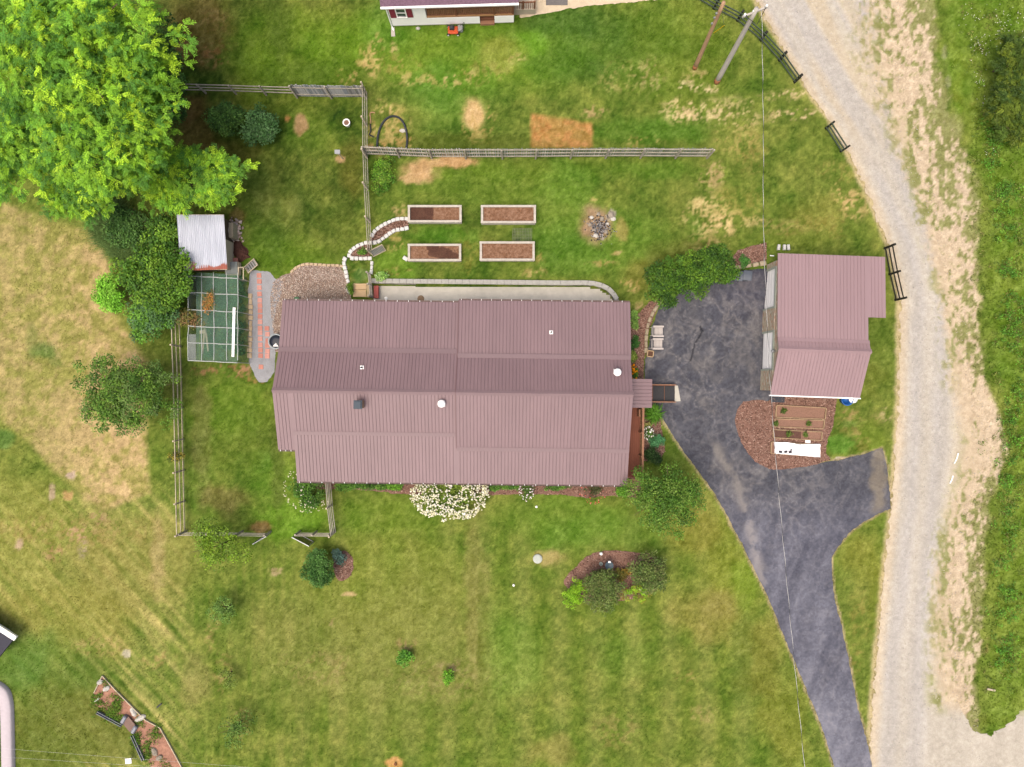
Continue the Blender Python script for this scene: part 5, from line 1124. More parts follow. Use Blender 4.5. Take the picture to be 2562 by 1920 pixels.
raised_bed('raised timber bed with dry soil below the wire trellis', 1201, 605, 1337, 652, .50, [], 'raised timber beds')
tr = thing('wire_trellis', 'square wire panel propped between the two right-hand raised beds', 'trellis', G(1308, 590))
A, B, C_, D_ = G(1282, 606, .1), G(1330, 606, .1), Pw(1331, 572, .75), Pw(1283, 572, .75)
mb = MB()
for i in range(13): mb.bar(A.lerp(B, i / 12), D_.lerp(C_, i / 12), .014, .014)
for i in range(10): mb.bar(A.lerp(D_, i / 9), B.lerp(C_, i / 9), .014, .014)
mb.build('wire_grid', mat('green_grey_wire', T(140, 146, 120), .5, .05, 3), tr)
mb = MB(); mb.cham((0, 0, 0), (.36, .26, .2), .03); o = mb.build('concrete_block', m_lime); o.location = G(1015, 648); o.rotation_euler.z = -.6; tag(o, 'lone white block on the grass left of the lower raised bed', 'block')

m_edge = mat('bed_edging_wood', T(204, 178, 140), .85, .15, 4); m_soilg = mat('mulched_bed_soil', T(164, 128, 110), .95, .3, 18, .03, 24, coords='World', spec=.1)
m_soild = mat('damp_bed_soil', T(116, 86, 76), .95, .3, 18, .03, 24, coords='World', spec=.1)
def low_bed(label, cs, group, damp=None):
    C = [G(*c) for c in cs]; mid = sum(C, Vector()) / 4; root = thing('garden_bed', label, 'garden bed', mid, group); hh = .2
    for a, b in zip(C, C[1:] + C[:1]):
        d = (b - a).normalized(); mb = MB(); mb.bar(a + d * .022 + Vector((0, 0, hh / 2 - .02)), b - d * .022 + Vector((0, 0, hh / 2 - .02)), .04, hh); mb.build('board', m_edge, root)
    def soil(u0, u1, m):
        q = [C[0].lerp(C[1], u0), C[0].lerp(C[1], u1), C[3].lerp(C[2], u1), C[3].lerp(C[2], u0)]; q = [mid + (v - mid) * .97 + Vector((0, 0, .10)) for v in q]
        mb = MB(); nx_ = 16; ny_ = 5
        for j in range(ny_ + 1):
            for i in range(nx_ + 1):
                v = q[0].lerp(q[1], i / nx_).lerp(q[3].lerp(q[2], i / nx_), j / ny_); mb.v.append((v.x, v.y, v.z + random.uniform(-.02, .02)))
        for j in range(ny_):
            for i in range(nx_): a = j * (nx_ + 1) + i; mb.f.append((a + nx_ + 1, a + nx_ + 2, a + 1, a))
        mb.build('soil', m, root, True)
    if damp: soil(0, damp, m_soild); soil(damp, 1, m_soilg)
    else: soil(0, 1, m_soilg)
    return root
low_bed('low board-edged bed nearest the garage with one small plant', [(1941, 1014), (2065, 1021), (2062, 1049), (1939, 1044)], 'board-edged garden beds')
low_bed('second low board-edged bed from the garage, evenly brown', [(1937, 1048), (2061, 1052), (2058, 1073), (1936, 1068)], 'board-edged garden beds')
low_bed('low board-edged bed with a dark damp left half', [(1933, 1075), (2055, 1081), (2053, 1102), (1933, 1095)], 'board-edged garden beds', .58)
low_bed('low board-edged bed mostly hidden under the white sheet', [(1928, 1106), (2048, 1112), (2047, 1143), (1927, 1134)], 'board-edged garden beds')
# white sheet over the last bed
cs = [G(1934, 1106, .23), G(2049, 1111, .23), G(2049, 1144, .23), G(1935, 1134, .23)]; nx_, ny_ = 60, 18; V = []
for j in range(ny_ + 1):
    for i in range(nx_ + 1):
        v = cs[0].lerp(cs[1], i / nx_).lerp(cs[3].lerp(cs[2], i / nx_), j / ny_); V.append(v)
V = np.array([tuple(v) for v in V]); e = np.tile(np.arange(nx_ + 1), ny_ + 1); f_ = np.repeat(np.arange(ny_ + 1), nx_ + 1)
V[:, 2] += .16 * (fbm(V[:, 0] + V[:, 1] * .8, V[:, 1] - V[:, 0] * .2, .30, 3, 3) - .5) + .05 * (fbm(V[:, 0], V[:, 1] * 4, .5, 2, 5) - .5)
V[:, 1] += np.where(f_ == 0, .10 * (fbm(V[:, 0], V[:, 1] * 0, .5, 2, 9) - .6) - .12 * np.exp(-((e / nx_ - .55) / .08) ** 2), 0); V[:, 1] += np.where(f_ == ny_, .08 * (fbm(V[:, 0], V[:, 1] * 0, .4, 2, 11) - .5), 0)
i = (np.arange(ny_)[:, None] * (nx_ + 1) + np.arange(nx_)[None]).ravel()
ws = np_mesh('white_sheet', V, np.stack([i + nx_ + 1, i + nx_ + 2, i + 1, i], 1), None, mat('white_fabric', (.74, .75, .78), .8, .03, 3, spec=.2), None, True)
tag(ws, 'rumpled white fabric sheet spread over the lowest garden bed', 'sheet')
for i, (x, y) in enumerate(((1949, 1130), (1962, 1130), (1973, 1128))):
    q = G(x, y, .25); mb = MB(); mb.cham((0, 0, 0), (.20, .14, .10), .02, random.uniform(-.4, .4)); 
    if i == 2: mb.bar((.05, 0, .05), (.05, .22, .12), .06, .05)
    o = mb.build('weight_brick', mat('dark_brick', T(78, 72, 78), .8, .2, 8)); o.location = q; tag(o, ['leftmost dark brick weighing down the white sheet', 'middle dark brick weighing down the white sheet', 'rightmost dark brick with a handle on the white sheet'][i], 'brick', 'dark bricks on the white sheet')
mb = MB(); mb.cham((0, 0, 0), (.36, .2, .06), .02, -.05); o = mb.build('white_tray', m_white); o.location = G(2020, 1105, .05); tag(o, 'small white tray on the mulch above the white sheet', 'tray')

# ------------------------------------------------------------------ shed and netted run at the left
def corr_mat():
    m = bpy.data.materials.new('corrugated_zinc_with_rust'); m.use_nodes = True; n = m.node_tree.nodes; l = m.node_tree.links; b = n['Principled BSDF']
    tc = n.new('ShaderNodeTexCoord'); sp = n.new('ShaderNodeSeparateXYZ'); l.new(tc.outputs['Generated'], sp.inputs[0])
    nz = n.new('ShaderNodeTexNoise'); nz.inputs['Scale'].default_value = 4.5; nz.inputs['Detail'].default_value = 6; l.new(tc.outputs['Generated'], nz.inputs['Vector'])
    # rust has eaten the zinc along the low edge
    m1 = n.new('ShaderNodeMath'); m1.operation = 'MULTIPLY_ADD'; l.new(nz.outputs['Fac'], m1.inputs[0]); m1.inputs[1].default_value = .35; l.new(sp.outputs['Y'], m1.inputs[2])
    mr = n.new('ShaderNodeMapRange'); l.new(m1.outputs[0], mr.inputs['Value']); mr.inputs['From Min'].default_value = .295; mr.inputs['From Max'].default_value = .275
    x1 = n.new('ShaderNodeMapRange'); l.new(sp.outputs['X'], x1.inputs['Value']); x1.inputs['From Min'].default_value = .1; x1.inputs['From Max'].default_value = .3
    mm = n.new('ShaderNodeMath'); mm.operation = 'MULTIPLY'; l.new(mr.outputs[0], mm.inputs[0]); l.new(x1.outputs[0], mm.inputs[1])
    nz2 = n.new('ShaderNodeTexNoise'); nz2.inputs['Scale'].default_value = 2.0; nz2.inputs['Detail'].default_value = 5; mp = n.new('ShaderNodeMapping'); mp.inputs['Scale'].default_value = (8, .8, 1); l.new(tc.outputs['Generated'], mp.inputs[0]); l.new(mp.outputs[0], nz2.inputs['Vector'])
    cr = n.new('ShaderNodeValToRGB'); cr.color_ramp.elements[0].color = T(196, 203, 218) + (1,); cr.color_ramp.elements[0].position = .3; cr.color_ramp.elements[1].color = T(220, 227, 242) + (1,); cr.color_ramp.elements[1].position = .65; l.new(nz2.outputs['Fac'], cr.inputs[0])
    mx = n.new('ShaderNodeMix'); mx.data_type = 'RGBA'; l.new(mm.outputs[0], mx.inputs['Factor']); l.new(cr.outputs[0], mx.inputs['A']); mx.inputs['B'].default_value = T(178, 98, 78) + (1,)
    l.new(mx.outputs['Result'], b.inputs['Base Color']); b.inputs['Roughness'].default_value = .5; b.inputs['Specular IOR Level'].default_value = .4
    return m
m_corr = corr_mat()
shed = thing('garden_shed', 'small shed with rust-edged corrugated metal roof under the big tree', 'shed', (-20.4, 9.3, hz(-20.4, 9.3)))
mb = MB(); N = 128; x0, x1 = -21.95, -18.88; y0, y1, z0, z1 = 7.55, 11.05, 2.45, 2.85
for y, z in ((y0, z0), (y1, z1)):
    for i in range(N + 1): mb.v.append((x0 + (x1 - x0) * i / N + (.02 * (y1 - y)), y - .12 * (1 - i / N) * (1 if y == y0 else 0), z + .022 * math.cos(i * math.pi * 2 / 5)))
mb.f = [(i, i + 1, N + 2 + i, N + 1 + i) for i in range(N)]
sr_ = mb.build('roof_sheet', m_corr, shed, True)
for a, b in (((x0, y0 + .0, z0 - .06), (x1 + .06, y0, z0 - .06)), ((x0, y1, z1 - .06), (x1, y1, z1 - .06)), ((x1 - .05, y0 + .05, z0 - .06), (x1 - .05, y1 - .05, z1 - .06))):
    mb = MB(); mb.bar(a, b, .05, .09); mb.build('roof_batten', m_tanw, shed)
b = MB(); b.box((0, 0, 1.05), (.02, .135, 2.1)); bd = b.mesh('wall_board', m_tanw)
for y in np.arange(7.75, 9.6, .14): place(bd, 'wall_board', (-19.12, y, .35), 0, shed)
MB().box((-20.5, 9.35, 1.2), (2.7, 3.3, 2.2)).build('shed_body', mat('dark_shed_wood', T(96, 82, 66), .9, .2, 3), shed)
mb = MB()
for k in range(9): 
    a = math.pi * k / 8; 
mb.tube([(-19.1, 10.35 + .55 * math.cos(math.pi * k / 10), .5 + 1.0 * math.sin(math.pi * k / 10)) for k in range(11)], .04, 6); mb.build('arched_frame', m_grey, shed)
MB().box((-18.95, 10.35, 1.0), (.3, 1.0, 1.0)).build('coop_box', mat('dark_screen', T(184, 172, 148), .8, .15, 8), shed)

run = thing('netted_run', 'green netted garden run with white pipe frame beside the gravel path', 'netted run', (-20, 4.6, 0))
m_pvc = mat('white_pipe', T(206, 212, 208), .5, .05, 3, spec=.4)
def net_mat(name, col, a):
    m = bpy.data.materials.new(name); m.use_nodes = True; n = m.node_tree.nodes; l = m.node_tree.links; n.clear()
    out = n.new('ShaderNodeOutputMaterial'); d = n.new('ShaderNodeBsdfDiffuse'); d.inputs[0].default_value = col + (1,); t = n.new('ShaderNodeBsdfTransparent'); mx = n.new('ShaderNodeMixShader')
    tc = n.new('ShaderNodeTexCoord'); nz = n.new('ShaderNodeTexNoise'); nz.inputs['Scale'].default_value = 3; nz.inputs['Detail'].default_value = 5; l.new(tc.outputs['Object'], nz.inputs['Vector'])
    mr = n.new('ShaderNodeMapRange'); mr.inputs['To Min'].default_value = a - .12; mr.inputs['To Max'].default_value = a + .12; l.new(nz.outputs['Fac'], mr.inputs['Value']); l.new(mr.outputs[0], mx.inputs[0])
    l.new(t.outputs[0], mx.inputs[1]); l.new(d.outputs[0], mx.inputs[2]); l.new(mx.outputs[0], out.inputs[0]); return m
m_net = net_mat('green_netting', T(124, 160, 142), .38); m_netp = net_mat('pale_netting', T(170, 178, 180), .5)
RX0, RX1, RY0_, RY1_, RZ = -21.72, -18.22, 1.55, 7.45, 1.75
xs = [RX0, -20.85, -20.0, -19.15, -18.40]; ys = [RY0_, 2.75, 3.85, 4.95, 6.1, 7.2]
def sag(x, y): return RZ - .06 * math.sin((x - RX0) * 1.8) ** 2 - .05 * math.sin((y - RY0_) * 2.3) ** 2
for x in xs:
    mb = MB(); mb.tube(spline([(x + random.uniform(-.03, .03), y, sag(x, y) + .02) for y in np.linspace(RY0_, RY1_, 9)], 3), .026, 8); mb.build('frame_pipe', m_pvc, run, True)
for i, y in enumerate(ys):
    mb = MB(); mb.tube(spline([(x, y - (x - RX0) * .045 + random.uniform(-.02, .02), sag(x, y) + .03) for x in np.linspace(RX0, -18.40, 7)], 3), .03, 8); mb.build('frame_pipe', m_pvc, run, True)
    q = y - 3.3 * .045; mb = MB(); mb.tube([(-18.40, q, RZ), (RX1, q, .02)], .024, 8); mb.build('frame_pipe', m_pvc, run)
    mb = MB(); mb.tube([(RX0, y, RZ), (RX0, y, .02)], .024, 8); mb.build('frame_pipe', m_pvc, run)
def netpatch(name, f, m, nu=24, nv=24):
    mb = MB()
    for j in range(nv + 1):
        for i in range(nu + 1): mb.v.append(tuple(f(i / nu, j / nv)))
    for j in range(nv):
        for i in range(nu): a = j * (nu + 1) + i; mb.f.append((a, a + 1, a + nu + 2, a + nu + 1))
    return mb.build(name, m, run, True)
netpatch('roof_netting', lambda u, v: (-21.2 + (2.80) * u, RY0_ + (RY1_ - RY0_) * v - u * .12, sag(-21.2 + 2.8 * u, RY0_ + 5.9 * v) - .005 - .03 * math.sin(u * 9) * math.sin(v * 12)), m_net)
netpatch('side_netting', lambda u, v: (RX0 + .52 * u, RY0_ + 1.75 * v, RZ - .02 - .02 * math.sin(v * 9)), m_netp, 8, 16)
netpatch('side_netting', lambda u, v: (-18.39 + .17 * u, RY0_ - .12 + (RY1_ - RY0_) * v, RZ - .02 - (RZ - .05) * u), m_net)
netpatch('side_netting', lambda u, v: (RX0 + 3.3 * u, RY0_ - .01 - .14 * u, RZ - RZ * .96 * v), m_netp)
netpatch('side_netting', lambda u, v: (RX0 - .01, RY0_ + 5.9 * u, RZ - RZ * .96 * v), m_netp)
mb = MB(); A = Pw(586, 770, RZ + .09); B = Pw(583, 893, RZ + .09); mb.bar(A, B, .17, .05); tag(mb.build('white_board', m_white), 'long white board lying on top of the netted run', 'board')
ld = thing('step_ladder', 'pale wooden ladder legs spread under the netting of the run', 'ladder', G(524, 850))
for a, b in (((531, 826), (508, 885)), ((533, 828), (524, 890))):
    mb = MB(); mb.bar(G(*a, 1.2), G(*b, .1), .12, .05); mb.build('leg', m_tanw, ld)
mb = MB(); mb.box(G(527, 834, 1.25), (.42, .22, .05), .1); mb.build('top_step', m_tanw, ld)

# things beside the shed
def rockpile(name, label, cx, cy, rx, ry, n, size, cols, m, cat):
    q = np.stack([rng.normal(cx, rx * .5, n), rng.normal(cy, ry * .5, n)], 1); xyz = ground_xyz(q[:, 0], q[:, 1]); d = np.hypot((q[:, 0] - cx) / rx, (q[:, 1] - cy) / ry)
    xyz[:, 2] += .03 + .25 * np.clip(1 - d, 0, 1); o = pebbles(name, xyz, size, np.array(cols), m, None, .6); o['kind'] = 'stuff'; return tag(o, label, cat)
rockpile('rubble_pile', 'heap of pale pink broken stone beside the shed', 586, 578, 17, 24, 260, .11, [T(232, 208, 196), T(214, 188, 172), T(240, 224, 212), T(190, 166, 148)], m_peb, 'rubble')
mb = MB(); c = G(600, 630); nr_ = 10; na = 24
for r in range(nr_ + 1):
    for a in range(na):
        t = r / nr_; th = a * 2 * math.pi / na; rad = (1 - t) * (1 + .25 * math.sin(3 * th + 1) + random.uniform(-.06, .06)); px = 602 + 19 * rad * math.cos(th) + (8 if math.sin(th) > .3 else -3) * (1 - t); py = 630 + 26 * rad * math.sin(th)
        p = G(px, py); mb.v.append((p.x, p.y, p.z + .38 * (1 - (1 - t) ** 2) + random.uniform(-.02, .02) * (t > 0)))
for r in range(nr_):
    for a in range(na): i = r * na + a; j = r * na + (a + 1) % na; mb.f.append((j, i, i + na, j + na))
o = mb.build('compost_heap', mat('dark_compost', T(96, 62, 52), .95, .35, 14, .04, 16)); tag(o, 'dark brown compost heap beside the shed', 'compost')
slat_gate('pallet', 'weathered slatted pallet tilted beside the compost heap', (612, 669), (636, 648), .75, 5, m_silver, m_tanw, lie=-1.0, cat='pallet')
mb = MB(); mb.cham((0, 0, 0), (.34, .30, .2), .02); o = mb.build('clay_block', m_pav[0]); o.location = G(591, 652); tag(o, 'terracotta block at the foot of the compost heap', 'block')
fr = thing('plant_box', 'glazed plant box between the shed and the netted run', 'plant box', G(588, 672))
C4 = [G(573, 660, .1), G(604, 660, .1), G(604, 690, .1), G(573, 690, .1)]
for a, b in zip(C4, C4[1:] + C4[:1]): MB().bar(a + Vector((0, 0, .25)), b + Vector((0, 0, .25)), .05, .5).build('side_board', m_tanw, fr)
mb = MB(); vs = [v + Vector((0, 0, .53 + (.15 if i < 2 else 0))) for i, v in enumerate(C4)]; mb.add(vs + [v - Vector((0, 0, .02)) for v in vs], [(3, 2, 1, 0), (4, 5, 6, 7), (0, 1, 5, 4), (1, 2, 6, 5), (2, 3, 7, 6), (3, 0, 4, 7)]); mb.build('glazing', net_mat('cloudy_glazing', T(176, 184, 182), .6), fr)
for i, (x, y0, y1) in enumerate(((621, 668, 700), (625, 672, 706))):
    pass
gf = thing('timber_arbor', 'thin open timber frame standing at the head of the gravel path', 'frame', G(622, 690))
for x, y in ((612, 676), (624, 676), (612, 705), (624, 705)): MB().box(G(x, y, .55), (.05, .05, 1.2)).build('post', m_tanw, gf)
for a, b in (((612, 676), (624, 676)), ((624, 676), (624, 705)), ((612, 676), (612, 705))): MB().bar(G(*a, 1.1), G(*b, 1.1), .05, .05).build('rail', m_tanw, gf)

# ------------------------------------------------------------------ steps, bench, patio bits
st = thing('wooden_steps', 'pale wooden landing and steps leading down to the patio', 'steps', G(905, 728))
def slab(par, name, x0, y0, x1, y1, z0, z1, m):
    a = Pw(x0, y0, z1); b = Pw(x1, y1, z1); MB().box(((a.x + b.x) / 2, (a.y + b.y) / 2, (z0 + z1) / 2), (abs(b.x - a.x), abs(b.y - a.y), z1 - z0)).build(name, m, par)
m_newood = mat('new_lumber', T(226, 196, 154), .8, .08, 3, stretch=(1, 6, 1))
slab(st, 'tread', 882, 710, 917, 715, .0, .52, m_newood); slab(st, 'tread', 883, 715.5, 917, 724, .0, .46, m_newood); slab(st, 'tread', 883, 725, 916, 743, .0, .30, m_newood); slab(st, 'side_board', 917.5, 712, 930, 744, 0, .42, mat('landing_board', T(206, 184, 146), .8, .1, 3))
bn = thing('red_bench', 'red painted bench box against the patio wall by the steps', 'bench', G(940, 731))
a = Pw(935, 715, .45); b = Pw(947, 747, .45); MB().cham(((a.x + b.x) / 2, (a.y + b.y) / 2, .41), (b.x - a.x, a.y - b.y, .05), .012).build('seat', mat('red_paint', T(190, 92, 84), .6, .08, 4), bn)
MB().box(((a.x + b.x) / 2, (a.y + b.y) / 2, .2), (b.x - a.x - .08, a.y - b.y - .08, .4)).build('box', mat('dark_red_side', T(120, 60, 54), .7, .1, 4), bn)
def disc(name, label, cat, px, py, r, h, m, extra=None, group=None, dz=0.0):
    q = G(px, py, dz); mb = MB(); mb.lathe([(r, 0), (r, h * .7), (r * .92, h), (r * .4, h * 1.05)], q, 20); return tag(mb.build(name, m, None, True), label, cat, group)
m_ball = mat('white_plastic', (.75, .76, .74), .5, .04, 3, spec=.4)
disc('plastic_dish', 'round white lid lying on the patio near the red bench', 'lid', 966, 747, .12, .05, m_ball, dz=.02)
disc('door_mat', 'round brown mat on the patio close to the roof edge', 'mat', 1053, 748, .24, .03, mat('coir', T(166, 140, 112), .95, .2, 20), dz=.02)
disc('septic_lid', 'large white round septic lid in the front lawn', 'lid', 1345, 1398, .33, .12, mat('lid_concrete', T(206, 214, 204), .8, .08, 5))
disc('cleanout_cap', 'small white cap in the grass below the white rose bush', 'cap', 1342, 1268, .085, .12, m_ball); disc('cleanout_cap', 'small white cap in the lawn below the septic lid', 'cap', 1285, 1464, .085, .12, m_ball)
disc('garden_light', 'round white garden light at the top edge of the island bed', 'light', 1503, 1384, .11, .3, m_ball)
q = G(1503, 1410); mb = MB(); mb.lathe([(.11, 0), (.12, .18), (.08, .18), (.07, .05)], q, 14); tag(mb.build('small_pot', mat('aqua_glaze', T(176, 196, 190), .4, .05, 3)), 'little pale ring-shaped pot in the island bed', 'pot')
bb = thing('birdbath', 'blue-grey bird bath in the island bed', 'bird bath', G(1521, 1409))
q = G(1521, 1409); mb = MB(); mb.lathe([(.16, 0), (.09, .1), (.07, .5), (.12, .58)], q, 16); mb.build('pedestal', mat('blue_grey_glaze', T(84, 104, 116), .4, .08, 4), bb, True)
mb = MB(); mb.lathe([(.10, .56), (.27, .66), (.29, .72), (.25, .70), (.06, .63)], q, 20); mb.build('basin', MATS['blue_grey_glaze'], bb, True)
mb = MB(); mb.box(q + Vector((0, .26, .74)), (.16, .12, .08)); mb.build('pump_box', m_white, bb)
# planter, post, pipes in the north yard
pl = thing('round_planter', 'round white planter with brown soil inside the yard fence', 'planter', G(870, 312)); q = G(870, 312)
mb = MB(); mb.lathe([(.18, 0), (.25, .38), (.26, .42), (.19, .42), (.17, .34)], q, 18, False); mb.build('pot', m_ball, pl, True); mb = MB(); mb.lathe([(.19, .32), (.19, .36), (.05, .38)], q, 16); mb.build('soil', m_mulch, pl)
bf = thing('bird_feeder', 'small grey bird feeder on a post in the fenced yard', 'bird feeder', G(858, 398)); q = G(858, 398); tq = Pw(846, 383, 1.75)
MB().bar(q, tq, .05, .05).build('post', m_tanw, bf); MB().box(tq + Vector((0, 0, .1)), (.28, .2, .2)).build('box', m_grey, bf); MB().box(tq + Vector((0, 0, .22)), (.36, .28, .03)).build('roof', m_steel, bf)
pts = [(640 + x / 3.455, y / 3.455) for x, y in ((1050, 1272), (1054, 1210), (1064, 1150), (1086, 1090), (1122, 1040), (1170, 1012), (1220, 1015), (1265, 1048), (1293, 1105), (1307, 1170), (1309, 1235), (1300, 1300))]
P = spline([tuple(G(x, y, .08)) for x, y in pts], 24); mb = MB(); mb.tube(P, [.066 + .010 * (i % 2) for i in range(len(P))], 10)
tag(mb.build('drain_pipe', mat('black_corrugated_pipe', T(60, 66, 74), .5, .08, 6, spec=.4), None, False), 'black corrugated pipe bent in an arch on the grass above the picket fence', 'pipe')
mb = MB(); mb.tube(spline([tuple(G(x, y, .04)) for x, y in ((938, 283), (927, 283), (927, 296), (928, 310))], 5), .04, 8); tag(mb.build('clay_pipe', mat('tan_pipe', T(214, 170, 128), .7, .1, 5)), 'tan bent pipe lying beside the rail fence', 'pipe')
mb = MB(); mb.tube([G(927, 312, .05), G(928, 330, .05), G(924, 338, .05), G(936, 344, .05)], .05, 8); tag(mb.build('black_hose', m_black), 'short black hose piece lying beside the rail fence', 'hose')
def rock(name, label, px, py, sx, sy, sz, m, dz=0, cat='rock', group=None, rz=0):
    mb = MB(); n = 12
    for r, (k, z) in enumerate(((.75, 0), (1, .3), (.85, .7), (.4, 1))):
        for a in range(n): mb.v.append((k * math.cos(a * 6.283 / n) * sx * random.uniform(.82, 1.12), k * math.sin(a * 6.283 / n) * sy * random.uniform(.82, 1.12), z * sz * random.uniform(.9, 1.1)))
    for r in range(3):
        for a in range(n): i = r * n + a; j = r * n + (a + 1) % n; mb.f.append((i, j, j + n, i + n))
    mb.f.append(tuple(3 * n + a for a in range(n))); o = mb.build(name, m); o.location = G(px, py, -.02 + dz); o.rotation_euler.z = rz; return tag(o, label, cat, group)
m_wr = mat('white_rock', T(224, 220, 210), .9, .15, 6, .01, 12); m_gr = mat('grey_rock', T(176, 166, 150), .9, .22, 5, .01, 12)
rock('rock', 'white rock on the grass against the black arched pipe', 1008, 328, .26, .14, .14, m_wr)
rock('rock', 'pale rock on the lawn below the white house wall', 1046, 72, .16, .12, .15, m_wr)
for i, (x, y, s) in enumerate(((1480, 545, .16), (1506, 548, .18), (1528, 538, .26), (1534, 548, .2), (1476, 562, .14), (1516, 580, .16), (1490, 590, .18), (1508, 598, .14), (1498, 536, .15), (1520, 560, .12), (1486, 576, .12))):
    rock('fire_pit_stone', ['stone at the upper left of the fire pit', 'stone at the top of the fire pit ashes', 'largest pale stone at the right of the fire pit', 'pale stone just below the largest one of the fire pit', 'stone at the left edge of the fire pit', 'stone at the right side of the fire pit ashes', 'stone at the lower left of the fire pit', 'lowest stone of the fire pit', 'uppermost stone of the fire pit', 'small stone right of the fire pit centre', 'small stone left of the fire pit ashes'][i], x, y, s, s * .8, s * .7, m_gr if i % 3 else m_wr, group='fire pit stones', rz=i)
for k in range(14):
    pass
q = np.stack([rng.normal(1500, 13, 420), rng.normal(570, 14, 420)], 1); xyz = ground_xyz(q[:, 0], q[:, 1]); xyz[:, 2] += .02
tag(pebbles('ash_and_charcoal', xyz, .05, np.array([T(150, 148, 150), T(70, 68, 72), T(196, 194, 192), T(110, 104, 100), T(46, 44, 46)]), m_peb), 'grey ash and charcoal in the middle of the fire pit', 'ash')
# white house yard: mower, splash block
mw = thing('lawn_mower', 'orange push mower parked on the grass before the white house', 'lawn mower', G(1136, 79)); q = G(1136, 79)
mb = MB(); mb.cham(q + Vector((-.05, 0, .12)), (.72, .52, .16), .07); mb.build('deck', mat('orange_paint', T(232, 96, 48), .4, .06, 4, spec=.5), mw)
mb = MB(); mb.cham(q + Vector((-.12, .08, .28)), (.34, .30, .20), .05); e_ = mb.build('engine', m_black, mw); mb = MB(); mb.lathe([(.10, 0), (.10, .05), (.04, .07)], q + Vector((-.12, .08, .48)), 14); mb.build('starter_cover', mat('dark_grey_plastic', T(70, 72, 78), .5, .05, 4), e_)
mb = MB(); mb.cham(q + Vector((.46, .08, .14)), (.34, .44, .26), .06); mb.build('grass_bag', mat('grey_bag', T(168, 170, 168), .8, .1, 6), mw)
for sx in (-.38, .28):
    for sy in (-.30, .28):
        mb = MB(); mb.tube([q + Vector((sx, sy - .04, .11)), q + Vector((sx, sy + .04, .11))], .11, 14); w_ = mb.build('wheel', m_black, mw, True); mb = MB(); mb.tube([q + Vector((sx, sy - .045, .11)), q + Vector((sx, sy + .045, .11))], .065, 12); mb.build('rim', m_ball, w_)
mb = MB()
for sy in (-.18, .2): mb.tube([q + Vector((.25, sy, .2)), q + Vector((.55, sy, .5)), q + Vector((.75, sy, .85))], .015, 6)
mb.tube([q + Vector((.75, -.18, .85)), q + Vector((.75, .2, .85))], .018, 6); mb.build('handle', m_black, mw)
mb = MB(); mb.add([G(979, 70, .1), G(987, 70, .1), G(989, 92, .03), G(979, 92, .03), G(979, 70, 0), G(987, 70, 0), G(989, 92, -.02), G(979, 92, -.02)], [(3, 2, 1, 0), (4, 5, 6, 7), (0, 1, 5, 4), (1, 2, 6, 5), (2, 3, 7, 6), (3, 0, 4, 7)]); tag(mb.build('splash_block', mat('splash_concrete', T(206, 200, 190), .9, .08, 5)), 'grey concrete splash block under the white downspout', 'splash block')
mb = MB(); A = G(1366, 2, .035); B = G(1420, 16, .035); mb.box(((A.x + B.x) / 2, (A.y + B.y) / 2 + .15, A.z), (B.x - A.x, abs(A.y - B.y) + .2, .03)); tag(mb.build('dark_mat', mat('grey_tarp', T(128, 124, 122), .9, .1, 8)), 'dark grey mat lying on the sandy drive at the top', 'mat')
# porch things of the white house
def porch_chair(label, x, y, m, rz):
    c = nw(x, y, PZ); r = thing('porch_chair', label, 'chair', c, None, rz)
    R = Matrix.Rotation(rz, 3, 'Z')
    def bx(nm, o, d): MB().box(c + R @ Vector(o), d, rz).build(nm, m, r)
    bx('seat', (0, 0, .42), (.5, .5, .04)); bx('backrest', (0, .24, .75), (.5, .04, .6))
    for sx in (-.22, .22):
        for sy in (-.22, .22): bx('leg', (sx, sy, .2), (.04, .04, .4))
        bx('armrest', (sx, 0, .62), (.04, .5, .03))
porch_chair('black chair on the wooden porch left of the steps', -1.2, YN + .8, m_black, .2); porch_chair('dark green chair at the left end of the wooden porch', -4.0, YN + 1.2, mat('dark_green_metal', T(50, 84, 66), .5, .1, 4), -.2)

# ------------------------------------------------------------------ driveway things
def bin_(label, px, py):
    q = G(px, py, .02); r = thing('wheeled_bin', label, 'bin', q, 'two wheeled bins'); m = mat('grey_bin_plastic', T(98, 106, 118), .5, .06, 4, spec=.4); a = -.12
    R = Matrix.Rotation(a, 3, 'Z')
    mb = MB(); lo = [(-.22, -.26), (.22, -.26), (.22, .2), (-.22, .2)]; hi = [(-.27, -.34), (.27, -.34), (.27, .26), (-.27, .26)]
    mb.add([q + R @ Vector((x, y, .06)) for x, y in lo] + [q + R @ Vector((x, y, .98)) for x, y in hi], [(3, 2, 1, 0), (4, 5, 6, 7)] + [(i, (i + 1) % 4, 4 + (i + 1) % 4, 4 + i) for i in range(4)]); mb.build('body', m, r)
    mb = MB(); nseg = 6; V = []
    for j in range(nseg + 1):
        y = -.37 + .66 * j / nseg; z = 1.0 + .07 * math.sin(math.pi * j / nseg)
        for x in (-.29, -.22, .22, .29): V.append(q + R @ Vector((x, y, z - (.03 if abs(x) > .25 else 0))))
    F = [(j * 4 + i, j * 4 + i + 1, j * 4 + i + 5, j * 4 + i + 4) for j in range(nseg) for i in range(3)]; mb.add(V + [v - Vector((0, 0, .03)) for v in V], F + [tuple(len(V) + k for k in f[::-1]) for f in F]); mb.build('lid', m, r)
    mb = MB(); mb.tube([q + R @ Vector((-.24, .32, .95)), q + R @ Vector((.24, .32, .95))], .02, 8); mb.build('handle', m_black, r)
    for sx in (-.24, .24): mb = MB(); mb.tube([q + R @ Vector((sx - .03, .24, .11)), q + R @ Vector((sx + .03, .24, .11))], .11, 14); mb.build('wheel', m_black, r)
